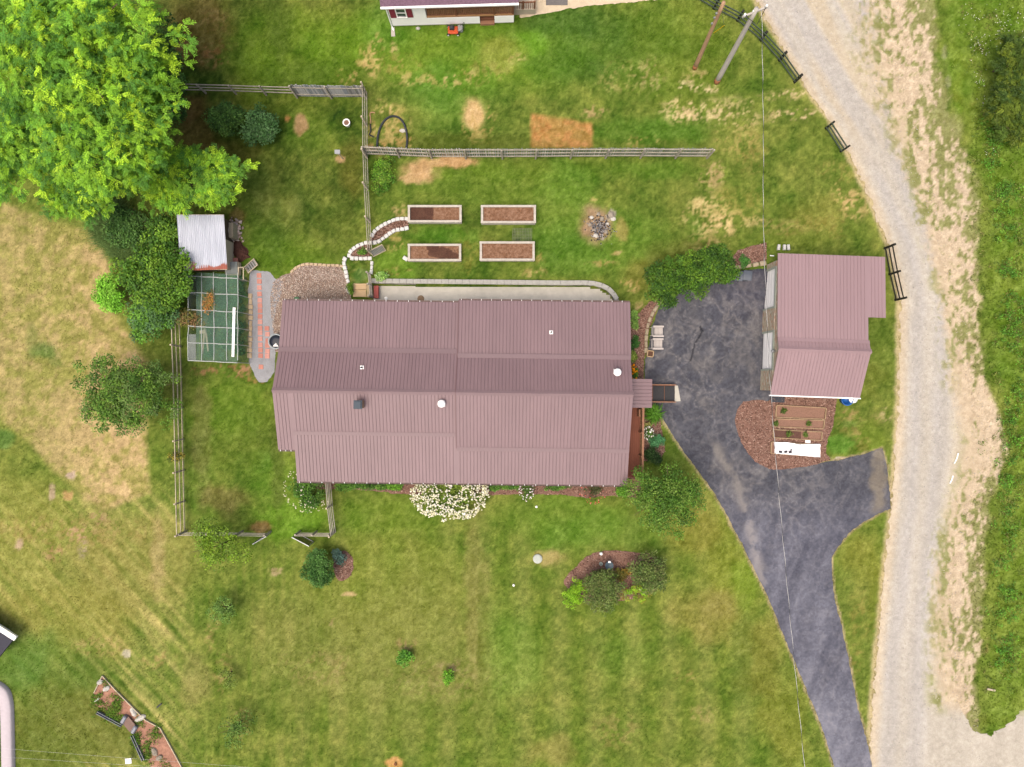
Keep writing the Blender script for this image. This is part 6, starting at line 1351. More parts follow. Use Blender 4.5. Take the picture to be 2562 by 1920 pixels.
bin_('grey wheeled bin nearer the leafy tree, left of the pair', 1838, 695); bin_('grey wheeled bin nearer the garage, right of the pair', 1859, 694)
m_ad = mat('whitewashed_wood', T(216, 208, 202), .75, .1, 4, spec=.25, stretch=(1, 4, 1))
def adirondack(label, px, py):
    q = G(px, py, .03); r = thing('garden_chair', label, 'chair', q, 'pair of slatted chairs by the stone edging')   # faces east (+x)
    def bx(nm, o, d, ry=0): 
        MB().box(q + Vector(o), d, m=Matrix.Rotation(ry, 3, 'Y')).build(nm, m_ad, r)
    for i in range(6): bx('seat_slat', (-.12 + i * .092, 0, .30 + i * .018), (.082, .54, .02), -.19)
    for i in range(5): bx('back_slat', (-.33, -.23 + i * .115, .62 - abs(i - 2) * .012), (.02, .10, .78 - abs(i - 2) * .05), -.40)
    for sy in (-.33, .33):
        bx('armrest', (.06, sy, .56), (.74, .12, .022)); bx('leg', (.36, sy * .92, .27), (.09, .025, .55)); bx('leg', (-.12, sy * .86, .2), (.75, .025, .10), .30)
    bx('back_brace', (-.37, 0, .55), (.05, .66, .025))
adirondack('upper slatted whitewashed chair on the driveway by the stone edging', 1641, 831); adirondack('lower slatted whitewashed chair on the driveway by the stone edging', 1640, 862)
sq = thing('square_planter', 'small square wooden planter at the end of the stone edging', 'planter', G(1625, 886)); q = G(1625, 886, .02); a = -.12
for k in range(4):
    th = a + k * math.pi / 2; R = Matrix.Rotation(th, 3, 'Z'); MB().box(q + R @ Vector((0, .2, .18)), (.36, .05, .36), th).build('side_board', m_newood, sq)
MB().box(q + Vector((0, 0, .14)), (.34, .34, .22), a).build('soil', m_mulchd, sq)
tb = thing('rain_tub', 'blue plastic tub with white lid behind the garage', 'tub', G(2114, 1000)); q = G(2112, 1000)
mb = MB(); mb.lathe([(.34, 0), (.40, .45), (.42, .5), (.36, .5), (.33, .1)], q, 20); mb.build('tub', mat('blue_plastic', T(46, 116, 200), .45, .06, 4, spec=.4), tb, True)
mb = MB(); mb.lathe([(.30, .5), (.31, .56), (.1, .6)], q + Vector((.42, .06, -.1)), 16); mb.build('lid', m_ball, tb, True)
MB().box(q + Vector((.5, .2, .25)), (.22, .2, .5)).build('lid_stand', m_black, tb)
mb = MB(); a_ = G(1945, 998, .05); mb.box(a_, (.95, .5, .06), RG); tag(mb.build('door_step', mat('slate_step', T(70, 76, 86), .8, .1, 6)), 'dark slate step at the south door of the garage', 'step')
for i, x in enumerate((1947, 1961, 1971)):
    mb = MB(); mb.cham((0, 0, 0), (.18, .38, .18), .02); o = mb.build('concrete_block', m_lime); o.location = G(x, 620); o.rotation_euler.z = -.1 + .1 * i; tag(o, ['leftmost white block on the grass above the garage', 'middle white block on the grass above the garage', 'rightmost white block on the grass above the garage'][i], 'block', 'three white blocks above the garage')
mb = MB(); mb.bar(G(1926, 640, .04), G(1936, 641, .04), .06, .05); tag(mb.build('board_offcut', m_white), 'short white board lying by the garage corner', 'board')
for i, (a, m_, b) in enumerate((((2396, 1134), (2392, 1148), (2386, 1160)), ((2383, 1190), (2380, 1200), (2375, 1210)))):
    mb = MB(); mb.tube(spline([tuple(G(*k, .06)) for k in (a, m_, b)], 5), .05, 8); tag(mb.build('white_pipe_piece', m_ball), ['upper piece of white pipe lying at the road edge', 'lower piece of white pipe lying at the road edge'][i], 'pipe', 'white pipe pieces on the road')
mb = MB(); mb.bar(G(2468, 1723, .08), G(2488, 1727, .08), .12, .06); tag(mb.build('board_offcut', m_tanw), 'pale board lying in the grass near the side road', 'board')
mb = MB(); mb.tube([G(990, 1914, -.05), G(989, 1908, .22)], [.1, .08], 10); tag(mb.build('iron_stump', m_rust), 'rusty stub pipe in the bare circle at the bottom edge', 'stub')
# round tank by the west wall, green pot
tk = thing('round_tank', 'round dark blue tub with white cover against the west wall', 'tub', G(697, 855)); q = G(698, 856)
mb = MB(); mb.lathe([(.50, 0), (.52, .6), (.53, .72), (.46, .72), (.44, .62)], q, 22, False); mb.build('rim', mat('pale_grey_plastic', T(190, 200, 204), .5, .05, 4), tk, True); mb = MB(); mb.lathe([(.45, .5), (.45, .62), (.2, .64)], q, 22); mb.build('cover', mat('navy_plastic', T(38, 46, 60), .4, .05, 4), tk, True)
mb = MB(); mb.add([q + Vector((.0, -.1, .66)), q + Vector((.2, -.36, .66)), q + Vector((-.22, -.34, .66)), q + Vector((.0, -.22, .72))], [(0, 2, 3), (2, 1, 3), (1, 0, 3), (0, 1, 2)]); mb.build('flap', m_ball, tk)
q = G(745, 752); mb = MB(); mb.lathe([(.16, 0), (.22, .3), (.17, .3), (.15, .2)], q, 14); tag(mb.build('green_pot', mat('green_plastic', T(66, 128, 84), .5, .08, 4)), 'green pot tucked under the north eave above the pebbles', 'pot')
# lower-left corner: building corner, concrete edging, garden bed
nb_ = thing('low_shed', 'low dark roofed shed corner with white trim at the left edge', 'shed', Pw(-40, 1610, 0))
C_ = [Pw(-160, 1480, 1.1), Pw(32, 1602, 1.1), Pw(-8, 1652, 1.1), Pw(-200, 1530, 1.1)]
mb = MB(); mb.add([*C_, *[v - Vector((0, 0, .15)) for v in C_]], [(3, 2, 1, 0), (4, 5, 6, 7), (0, 1, 5, 4), (1, 2, 6, 5), (2, 3, 7, 6), (3, 0, 4, 7)]); mb.build('roof', mat('dark_roof', T(62, 62, 76), .7, .1, 4), nb_)
mb = MB(); u = (C_[1] - C_[0]).normalized(); w = Vector((u.y, -u.x, 0)) * -1; mb.bar(C_[0] + w * .18 + Vector((0, 0, -.06)), C_[1] + w * .18 + u * .1 + Vector((0, 0, -.06)), .34, .16); mb.build('roof_trim', m_white, nb_)
mid = sum(C_, Vector()) / 4; mb = MB(); lo = [mid + (v - mid) * .7 for v in C_]; mb.add([Vector((v.x, v.y, .95)) for v in lo] + [Vector((v.x, v.y, -.1)) for v in lo], [(3, 2, 1, 0), (4, 5, 6, 7), (0, 1, 5, 4), (1, 2, 6, 5), (2, 3, 7, 6), (3, 0, 4, 7)]); mb.build('wall', m_siding, nb_)
pth = [(-80, 1714), (-40, 1710), (-10, 1716), (12, 1732), (20, 1760), (22, 1800), (23, 1850), (24, 1900), (25, 1970)]
P = [Vector(p) for p in spline([tuple(G(x, y)) for x, y in pth], 8)]; mb = MB(); sec = [(-.40, -.05), (-.40, .26), (-.30, .36), (.28, .36), (.38, .28), (.40, -.05)]
for i, p in enumerate(P):
    d = (P[min(i + 1, len(P) - 1)] - P[max(i - 1, 0)]).normalized(); nn = Vector((-d.y, d.x, 0))
    for a, z in sec: mb.v.append(tuple(p + nn * a + Vector((0, 0, z))))
for i in range(len(P) - 1):
    for k in range(5): a = i * 6 + k; mb.f.append((a, a + 6, a + 7, a + 1))
tag(mb.build('garden_kerb', mat('pale_kerb', T(222, 212, 218), .85, .05, 4, .004, 20), None, True), 'broad pale concrete kerb curving down the left edge', 'kerb')
tb2 = thing('timber_edging', 'thin timber edging along the red soil garden bed', 'edging', G(390, 1815))
for a, b in zip([(237, 1733), (258, 1690), (290, 1725), (330, 1765), (365, 1800), (402, 1820), (430, 1870), (456, 1918)], [(258, 1690), (290, 1725), (330, 1765), (365, 1800), (402, 1820), (430, 1870), (456, 1918), (470, 1962)]):
    MB().bar(G(*a, .06), G(*b, .06), .05, .16).build('board', m_tanw, tb2)
m_zinc = mat('zinc_trough', T(150, 154, 166), .5, .12, 4, metal=.2, spec=.4)
for i, (a, b, w) in enumerate((((246, 1780), (308, 1813), .14), ((334, 1838), (362, 1900), .16))):
    r = thing('zinc_trough', ['grey metal trough along the upper side of the red soil bed', 'grey metal trough beside the lower half of the red soil bed'][i], 'trough', G((a[0] + b[0]) / 2, (a[1] + b[1]) / 2), 'metal troughs by the red soil bed')
    A = G(*a, .05); B = G(*b, .05); d = (B - A).normalized(); nn = Vector((-d.y, d.x, 0))
    MB().bar(A, B, w, .05).build('trough_floor', m_zinc, r)
    for s in (-1, 1): MB().bar(A + nn * w / 2 * s + Vector((0, 0, .09)), B + nn * w / 2 * s + Vector((0, 0, .09)), .025, .2).build('trough_side', m_zinc, r)
for i, (x, y, rz) in enumerate(((314, 1797, .6), (340, 1822, .6))):
    r = MB(); r.cham((0, 0, 0), (.26, .56, .34), .06, -.5); o = r.build('grey_bucket', m_zinc); o.location = G(x, y); tag(o, ['grey metal box at the upper end of the little bridge', 'grey metal box at the lower end of the little bridge'][i], 'box')
br = thing('plank_bridge', 'little plank bridge between the two grey metal boxes', 'bridge', G(330, 1812))
for k in range(6):
    t = (k + .5) / 6; p = G(318 + 18 * t, 1798 + 22 * t, .2); MB().box(p, (.62, .12, .04), .75 + .1).build('plank', mat('bridge_plank', T(150, 124, 112), .85, .15, 5), br)
for i, (x, y, sx, sy) in enumerate(((252, 1706, .26, .18), (268, 1722, .3, .2), (335, 1780, .2, .38), (352, 1797, .42, .2), (388, 1880, .2, .34), (400, 1895, .28, .18))):
    rock('rock', ['uppermost pale rock in the red soil bed', 'second pale rock from the top of the red soil bed', 'tall narrow pale rock right of the little bridge', 'wide pale rock right of the little bridge', 'grey rock in the lower red soil bed beside the weeds', 'lowest grey rock in the red soil bed'][i], x, y, sx, sy, .22, m_wr if i < 4 else m_gr, group='rocks in the red soil bed', rz=.5)
mb = MB(); mb.box(G(331, 1895, .5), (.42, .36, .05), .1); o = mb.build('sign_board', m_ball); tag(o, 'small white board on a post by the lower trough', 'sign'); MB().bar(G(331, 1895, 0), G(331, 1895, .48), .05, .05).build('post', m_tanw, o)
mb = MB(); mb.bar(G(236, 1757, .05), G(250, 1746, .08), .09, .05); tag(mb.build('white_stake', m_ball), 'white stake lying at the left of the red soil bed', 'stake')
mb = MB(); mb.bar(G(393, 1770, .05), G(406, 1759, .1), .1, .04); tag(mb.build('dark_scrap', m_black), 'dark strip of metal lying in the grass right of the red soil bed', 'scrap')

# ------------------------------------------------------------------ plants
m_leaf = mat('leaf', None, 0.55, 0.06, 3.0, attr=True, spec=0.2, transl=0.15)
m_leafd = mat('leaf_dull', None, 0.7, 0.06, 3.0, attr=True, spec=0.12, transl=0.22)
m_bark = mat('bark', T(120, 104, 86), .9, .25, 5, .01, 12, spec=.1)
def unit(v): return v / np.maximum(np.linalg.norm(v, axis=1, keepdims=True), 1e-9)

def diamonds(base, d, n, L, Wd, col):
    """one leaf per row: base point, direction, normal, length, width"""
    s = unit(np.cross(d, n)); L = L[:, None]; Wd = Wd[:, None]
    mid = base + d * L * .45 + n * L * .06
    V = np.stack([base, mid + s * Wd / 2, base + d * L - n * L * .05, mid - s * Wd / 2], 1).reshape(-1, 3)
    return V, np.arange(len(V)).reshape(-1, 4), np.repeat(col, 4, 0)

def clump_leaves(C, cr, per, size, aspect, ccol, up=.7, droop=.0, flat=.75):
    m = len(C); N = m * per; ci = np.repeat(np.arange(m), per)
    u = unit(rng.normal(0, 1, (N, 3))); r = rng.uniform(.25, 1, N) ** .6
    off = u * (cr[ci] * r)[:, None]; off[:, 2] *= flat
    n = unit(u * .45 + np.array([0, 0, up]) + rng.normal(0, .38, (N, 3)))
    t = unit(u + rng.normal(0, .5, (N, 3))); d = unit(t - n * np.sum(t * n, 1, keepdims=True) + np.array([0, 0, -droop]))
    L = size * rng.uniform(.65, 1.3, N); col = ccol[ci] * rng.uniform(.62, 1.28, (N, 1))
    return diamonds(C[ci] + off, d, n, L, L * aspect, col)

def frond_leaves(C, cr, nf, ccol, m_l=7, Lr=(.35, .62), lw=.34, outdir=None):
    """feathery compound leaves radiating from each twig tip"""
    m = len(C); N = m * nf; ci = np.repeat(np.arange(m), nf)
    a = rng.uniform(0, 6.283, N); el = rng.normal(.12, .35, N)
    if outdir is not None:
        od = np.repeat(outdir, nf, 0); a = np.where(rng.uniform(0, 1, N) < .6, np.arctan2(od[:, 1], od[:, 0]) + rng.normal(0, .7, N), a)
    d = np.stack([np.cos(a) * np.cos(el), np.sin(a) * np.cos(el), np.sin(el)], 1)
    st = C[ci] + rng.normal(0, .25, (N, 3)) * cr[ci][:, None]
    L = rng.uniform(*Lr, N); t = np.linspace(.15, 1, m_l)
    sd = unit(np.cross(d, np.array([0, 0, 1.])) + rng.normal(0, .12, (N, 3)))
    base = st[:, None, :] + d[:, None, :] * (L[:, None] * t[None])[:, :, None]
    base[:, :, 2] -= (L[:, None] * t[None] ** 2) * .28
    out = []
    for s in (-1, 1):
        dd = unit((sd[:, None, :] * s * .85 + d[:, None, :] * .55 + rng.normal(0, .12, (N, m_l, 3)) + np.array([0, 0, -.12])).reshape(-1, 3))
        nn = unit(np.array([0, 0, 1.]) + rng.normal(0, .30, (N * m_l, 3))); ll = (L[:, None] * lw * (1.1 - .45 * np.abs(t[None] - .45))).ravel() * rng.uniform(.8, 1.2, N * m_l)
        col = np.repeat(ccol[ci] * rng.uniform(.85, 1.18, (N, 1)), m_l, 0)
        out.append((base.reshape(-1, 3), dd, nn, ll, ll * .42, col))
    return diamonds(*[np.concatenate(q) for q in zip(*out)])

def crown_points(c, R, n, low=-.3, amp=.25, inner=.25, seed=0, freq=2.2):
    k = int(np.clip(n / 13, 4, 22)); i = np.arange(k); a = i * 2.39996 + seed * 1.7 + rng.normal(0, .25, k); rr_ = .66 * np.sqrt((i + .35) / k) + rng.normal(0, .05, k)
    lc = np.stack([rr_ * np.cos(a), rr_ * np.sin(a), .42 * (1 - rr_ ** 2 * 1.6) + rng.normal(0, .10, k)], 1); lr = rng.uniform(.30, .56, k) * (1.25 if k < 7 else 1.0 if k < 14 else .82)
    u = unit(rng.normal(0, 1, (n * 3, 3))); u = u[u[:, 2] > low][:n]
    li = rng.choice(k, len(u), p=lr ** 2 / np.sum(lr ** 2))
    bump = 1 + amp * 2 * (fbm(u[:, 0] * 3 + u[:, 2] * 2 + seed * 9.1, u[:, 1] * 3 - u[:, 2] + seed * 3.3, 3 / freq, 3, 91 + seed) - .5)
    r = np.where(rng.uniform(0, 1, len(u)) < inner, rng.uniform(.35, .9, len(u)), rng.uniform(.88, 1.04, len(u))) * bump
    return c + (lc[li] + u * (r * lr[li])[:, None] * np.array([1, 1, 1.15])) * np.array(R), unit(lc[li] * .7 + u)

def pick_cols(cols, n, f): return np.array([T(*c) for c in cols])[rng.integers(0, len(cols), n)] * f * rng.uniform(.70, 1.18, (n, 1))

def limbs(mb, base, c, R, n, r0, fork=True):
    top = Vector(c) + Vector((0, 0, -R[2] * .25)); base = Vector(base)
    P = [base + Vector((0, 0, -.15)), base.lerp(top, .35) + Vector((random.uniform(-.1, .1), random.uniform(-.1, .1), 0)) * r0 * 4, base.lerp(top, .7), top]
    mb.tube(spline([tuple(p) for p in P], 4), list(np.linspace(r0, r0 * .55, 13)), 9)
    for i in range(n):
        a = 6.283 * i / n + random.uniform(-.4, .4); e = random.uniform(.15, .9); q = Vector(c) + Vector((math.cos(a) * math.cos(e) * R[0] * .85, math.sin(a) * math.cos(e) * R[1] * .85, math.sin(e) * R[2] * .8))
        s = base.lerp(top, random.uniform(.55, 1.0)); m_ = s.lerp(q, .5) + Vector((0, 0, .12 * R[2]))
        mb.tube(spline([tuple(s), tuple(m_), tuple(q)], 4), list(np.linspace(r0 * .42, r0 * .08, 9)), 6)

def plant(name, label, cat, px, py, rx, ry, ht, cols, kind='leaf', clumps=60, per=40, size=.10, aspect=.55, cr=.28, f=1.35, trunk=None, group=None, low=-.3, amp=.25, inner=.3, zc=None, up=.7, mt=None, seed=0, nf=8, part='foliage', zb=None, Lr=(.35, .62), nlimb=7, freq=2.2, lw=.27):
    g0 = G(px, py).z; zc_ = g0 + (ht * .58 if zc is None else zc); k = (H - zc_) / H / S
    c = np.array(Pw(px, py, zc_)); R = (rx * k * 1.16, ry * k * 1.16, ht - (zc_ - g0))
    R = (R[0], R[1], max(R[2], .15))
    base = Vector((c[0], c[1], hz(c[0], c[1])))
    root = thing(name, label, cat, base, group)
    C, u = crown_points(c, (max(R[0] - cr * .8, .05), max(R[1] - cr * .8, .05), max(R[2] - cr * .6, .05)), clumps, low, amp, inner, seed, freq)
    if len(C) > 80:      # bare places between the boughs
        gs_ = .85 if kind == 'frond' else .55
        kp = fbm(C[:, 0] + C[:, 2] * .3, C[:, 1] - C[:, 2] * .3, gs_, 2, 95 + seed) > (.40 if kind == 'frond' else .27); C, u = C[kp], u[kp]
    C[:, 2] = np.maximum(C[:, 2], base.z + .06)
    cc = pick_cols(cols, len(C), f); crr = cr * rng.uniform(.7, 1.25, len(C))
    if kind == 'leaf': V, F, col = clump_leaves(C, crr, per, size, aspect, cc, up)
    else: V, F, col = frond_leaves(C, crr, nf, cc, outdir=u, Lr=Lr, lw=lw)
    V[:, 2] = np.maximum(V[:, 2], base.z + .01)
    np_mesh(part, V, F, col, mt or m_leaf, root)
    mb = MB(); tr = trunk or max(.02, min(R[:2]) * .06); limbs(mb, base, c, R, nlimb, tr); mb.build('trunk' if ht > 2.5 else 'stem', m_bark, root, True)
    return root, c, R

YG = [(140, 188, 46), (124, 174, 44), (166, 206, 50), (104, 156, 46), (90, 140, 46), (124, 172, 48), (80, 130, 46)]
# the great trees of the top left corner
plant('walnut_tree', 'huge bright green feathery-leaved tree filling the top left corner', 'tree', 165, 120, 270, 250, 13.5, YG, 'frond', 2500, f=1.68, cr=.26, zc=8.5, trunk=.34, amp=.5, low=-.1, nf=6, Lr=(.30, .56), seed=1, group='feathery trees at the top left', inner=.35, freq=4.5)
plant('walnut_tree', 'bright feathery tree reaching over the rail fence below the corner tree', 'tree', 300, 325, 180, 178, 11, YG, 'frond', 1600, f=1.68, cr=.26, zc=7.0, trunk=.26, amp=.5, low=-.1, nf=6, Lr=(.30, .55), seed=2, group='feathery trees at the top left', inner=.2, freq=3.2)
plant('walnut_tree', 'bright feathery tree at the left edge above the hay meadow', 'tree', 70, 370, 190, 130, 9.5, YG, 'frond', 1150, f=1.68, cr=.26, zc=6.0, trunk=.22, amp=.5, low=-.1, nf=6, Lr=(.30, .55), seed=3, group='feathery trees at the top left', inner=.2, freq=3)
plant('walnut_tree', 'lower feathery tree spreading its boughs over the shed roof', 'tree', 452, 452, 160, 86, 5.6, YG, 'frond', 760, f=1.55, cr=.26, zc=4.0, trunk=.16, amp=.55, low=-.1, nf=6, Lr=(.34, .6), seed=4, group='feathery trees at the top left', inner=.2, freq=3)
plant('walnut_tree', 'narrow bough of bright feathery leaves hanging above the hay meadow edge', 'tree', 205, 500, 90, 56, 5.0, YG, 'frond', 180, f=1.6, cr=.42, zc=3.4, trunk=.10, amp=.4, low=-.1, nf=10, Lr=(.34, .6), seed=5, group='feathery trees at the top left', inner=.2)
DK = [(70, 112, 44), (84, 128, 50), (56, 96, 40), (98, 140, 60)]
plant('leafy_shrub', 'dark leafy shrub at the right edge of the feathery trees', 'shrub', 425, 140, 46, 110, 3.2, DK, clumps=110, per=60, size=.15, cr=.35, f=1.2, seed=6); 
plant('leafy_shrub', 'dark shrub under the right side of the feathery trees by the rail fence', 'shrub', 430, 250, 46, 60, 2.6, DK, clumps=80, per=60, size=.15, cr=.35, f=1.2, seed=7)
plant('leafy_shrub', 'low dark green thicket at the meadow edge below the feathery trees', 'shrub', 318, 566, 56, 56, 1.3, [(84, 128, 58), (70, 112, 50), (100, 142, 66)], clumps=130, per=40, size=.14, cr=.34, f=1.25, seed=80, amp=.4)
# broad bushes beside the shed and run
MG_ = [(112, 160, 48), (90, 138, 44), (134, 178, 56), (74, 118, 42)]
plant('broadleaf_bush', 'broad green bush crowding the west side of the netted run', 'bush', 395, 690, 100, 84, 3.6, MG_, clumps=300, per=60, size=.17, cr=.40, f=1.15, seed=8, amp=.32, inner=.2)
plant('broadleaf_bush', 'green bush tucked behind the shed on its left side', 'bush', 415, 590, 50, 50, 2.8, MG_, clumps=110, per=60, size=.17, cr=.36, f=1.25, seed=9, amp=.32)
plant('broadleaf_bush', 'lower green bush at the head of the west rail fence', 'bush', 385, 795, 64, 58, 2.4, [(104, 150, 66), (84, 134, 56), (120, 176, 60), (96, 136, 84)], clumps=140, per=60, size=.16, cr=.36, f=1.25, seed=10, amp=.32)
plant('bright_bush', 'rounded bright lime green bush at the meadow edge', 'bush', 280, 738, 33, 54, 1.9, [(134, 204, 56), (120, 190, 50), (150, 214, 70)], clumps=90, per=60, size=.14, cr=.28, f=1.4, seed=11, amp=.15)
plant('vine', 'greyish vine with brown leaves straggling over the netted run', 'vine', 478, 800, 34, 26, 2.2, [(146, 140, 70), (150, 120, 80), (120, 132, 70)], clumps=46, per=36, size=.12, cr=.3, f=1.2, seed=12, amp=.4)
plant('vine', 'orange-leaved vine growing up through the netted run', 'vine', 522, 752, 17, 26, 1.95, [(214, 150, 70), (196, 140, 84), (170, 150, 80)], clumps=22, per=20, size=.12, cr=.22, f=1.2, seed=13, amp=.4, zc=1.75)
# weedy plants inside the run
q = np.stack([rng.uniform(520, 612, 240), rng.uniform(690, 895, 240)], 1); xyz = ground_xyz(q[:, 0], q[:, 1]); xyz[:, 2] += rng.uniform(.05, .35, len(xyz))
V, F, col = clump_leaves(xyz, np.full(len(xyz), .22), 26, .12, .6, pick_cols([(96, 150, 84), (80, 136, 70), (110, 160, 90)], len(xyz), 1.2))
o = np_mesh('run_weeds', V, F, col, m_leafd); tag(o, 'low green weeds growing inside the netted run', 'weeds', None, 'stuff')
# tall dark grass at the meadow edge
q = scatter([(235, 520), (262, 500), (300, 510), (330, 560), (370, 600), (350, 640), (300, 660), (285, 625), (255, 600), (238, 575)], 2600)
blades('tall_grass', q[:, 0], q[:, 1], np.array([T(130, 162, 92)]) * np.ones((len(q), 1)) * rng.uniform(.7, 1.5, (len(q), 1)), .6, .05, m_blade, 2.2, 5); tag(bpy.data.objects['tall_grass'], 'tall dark grass at the meadow edge below the feathery trees', 'grass')
# free-standing trees and shrubs
plant('round_tree', 'green rounded tree beside the west rail fence', 'tree', 322, 985, 128, 96, 4.4, [(104, 148, 52), (86, 130, 46), (124, 164, 62), (112, 144, 72)], clumps=380, per=60, size=.13, cr=.38, f=1.25, seed=14, amp=.38, trunk=.12)
plant('young_tree', 'sparse yellow-green tree standing over the low rail fence', 'tree', 545, 1368, 70, 64, 4.2, [(134, 172, 44), (150, 188, 50), (116, 156, 44), (128, 160, 60)], clumps=95, per=34, size=.14, cr=.36, f=1.3, seed=15, amp=.45, inner=.35, trunk=.07)
plant('blue_shrub', 'dark blue-green shrub in the fenced yard, right of its pair', 'shrub', 648, 318, 46, 48, 1.8, [(80, 122, 66), (98, 140, 84), (66, 106, 54)], clumps=110, per=50, size=.15, cr=.28, f=1.3, seed=16, amp=.25, group='dark shrubs in the fenced yard')
plant('blue_shrub', 'looser green shrub in the fenced yard, left of its pair', 'shrub', 570, 295, 48, 40, 1.8, [(84, 126, 54), (100, 142, 62), (68, 108, 46)], clumps=90, per=44, size=.15, cr=.3, f=1.25, seed=17, amp=.35, group='dark shrubs in the fenced yard')
plant('round_shrub', 'dense dark green round shrub below the short rail fence', 'shrub', 798, 1416, 42, 46, 1.9, [(78, 124, 54), (66, 110, 46), (94, 140, 64)], clumps=150, per=60, size=.11, cr=.22, f=1.3, seed=18, amp=.12, inner=.15)
plant('small_shrub', 'small blue-grey shrub on the edge of the round mulch patch', 'shrub', 848, 1396, 20, 20, .9, [(86, 118, 110), (100, 132, 120), (72, 104, 90)], clumps=34, per=44, size=.09, cr=.16, f=1.3, seed=19)
SAP = [(116, 156, 70), (132, 170, 84), (100, 140, 60)]
plant('sapling', 'pale airy sapling in the lawn below the yellow-green tree', 'sapling', 563, 1524, 36, 34, 1.9, SAP, clumps=46, per=26, size=.11, cr=.25, f=1.25, seed=20, amp=.3, group='saplings in the lower left lawn')
plant('sapling', 'faint yellowish sapling midway down the lower left lawn', 'sapling', 571, 1690, 24, 24, 1.3, [(132, 158, 70), (120, 148, 62)], clumps=24, per=20, size=.10, cr=.22, f=1.2, seed=21, amp=.35, group='saplings in the lower left lawn')
plant('sapling', 'loose green sapling near the bottom edge of the lower left lawn', 'sapling', 588, 1824, 42, 38, 2.0, [(108, 148, 64), (94, 134, 54), (122, 158, 72)], clumps=48, per=24, size=.11, cr=.27, f=1.2, seed=22, amp=.35, group='saplings in the lower left lawn')
plant('lawn_bush', 'small leafy bush alone in the open front lawn, left of two', 'bush', 1014, 1646, 20, 18, .8, [(96, 156, 50), (80, 138, 44), (112, 170, 56)], clumps=26, per=36, size=.13, cr=.18, f=1.35, seed=23, group='two small bushes in the front lawn')
plant('lawn_bush', 'small bright bush alone in the open front lawn, right of two', 'bush', 1124, 1697, 17, 19, .8, [(120, 180, 50), (104, 166, 44), (136, 196, 56)], clumps=26, per=36, size=.10, cr=.17, f=1.35, seed=24, group='two small bushes in the front lawn')
plant('airy_tree', 'wide airy green tree between the deck and the driveway', 'tree', 1670, 1243, 104, 98, 4.8, [(92, 136, 46), (110, 154, 54), (78, 120, 42), (126, 160, 66)], clumps=330, per=34, size=.13, cr=.40, f=1.25, seed=25, amp=.35, trunk=.11, inner=.4)
plant('spreading_bush', 'wide dark green bush spilling over the top of the driveway', 'bush', 1782, 668, 60, 56, 2.4, [(96, 142, 42), (78, 122, 38), (118, 160, 48), (64, 104, 36)], clumps=190, per=60, size=.14, cr=.32, f=1.08, seed=26, amp=.32, low=-.5)
plant('spreading_bush', 'lower lobe of dark green bush beside the grey-tan stone edging', 'bush', 1672, 712, 56, 52, 2.0, [(94, 138, 42), (76, 118, 38), (114, 156, 48), (64, 104, 36)], clumps=150, per=60, size=.14, cr=.30, f=1.05, seed=27, amp=.32, low=-.5)
plant('spreading_bush', 'middle lobe of dark green bush over the upper driveway edge', 'bush', 1728, 688, 60, 58, 2.4, [(96, 142, 42), (80, 124, 38), (118, 160, 48), (66, 106, 36)], clumps=170, per=60, size=.14, cr=.30, f=1.1, seed=81, amp=.4, low=-.5)
plant('small_shrub', 'little round green shrub in the mulch by the garage corner', 'shrub', 1862, 654, 15, 17, .8, [(86, 144, 62), (72, 126, 52)], clumps=24, per=40, size=.08, cr=.14, f=1.3, seed=28)
plant('lime_shrub', 'lime green shrub at the left end of the island bed', 'shrub', 1440, 1484, 29, 38, 1.0, [(140, 190, 40), (156, 206, 48), (120, 172, 36)], clumps=70, per=50, size=.09, cr=.17, f=1.35, seed=29, amp=.2, group='lime shrubs in the island bed')
plant('lime_shrub', 'lime green shrub with reddish tips right of the island bed centre', 'shrub', 1594, 1482, 38, 25, .9, [(140, 192, 44), (156, 204, 52), (160, 150, 60)], clumps=60, per=50, size=.09, cr=.16, f=1.35, seed=30, amp=.2, group='lime shrubs in the island bed')
OL = [(106, 130, 60), (90, 116, 52), (124, 144, 76), (110, 120, 66)]
plant('olive_shrub', 'large grey-olive shrub hanging over the front of the island bed', 'shrub', 1508, 1478, 54, 58, 1.9, OL, clumps=200, per=36, size=.13, cr=.28, f=1.35, seed=31, amp=.3, inner=.35, group='olive shrubs in the island bed')
plant('olive_shrub', 'grey-olive shrub at the right end of the island bed', 'shrub', 1622, 1434, 50, 48, 1.9, OL, clumps=180, per=36, size=.13, cr=.28, f=1.35, seed=32, amp=.3, inner=.35, group='olive shrubs in the island bed')
plant('small_shrub', 'orange-tipped low shrub in the middle of the island bed', 'shrub', 1556, 1438, 22, 18, .8, [(176, 146, 60), (120, 124, 56), (140, 130, 50)], clumps=36, per=36, size=.09, cr=.18, f=1.2, seed=33)
plant('small_shrub', 'dark green low shrub beside the bird bath', 'shrub', 1508, 1440, 34, 18, 1.0, [(104, 124, 54), (88, 108, 46)], clumps=46, per=40, size=.09, cr=.2, f=1.2, seed=34)
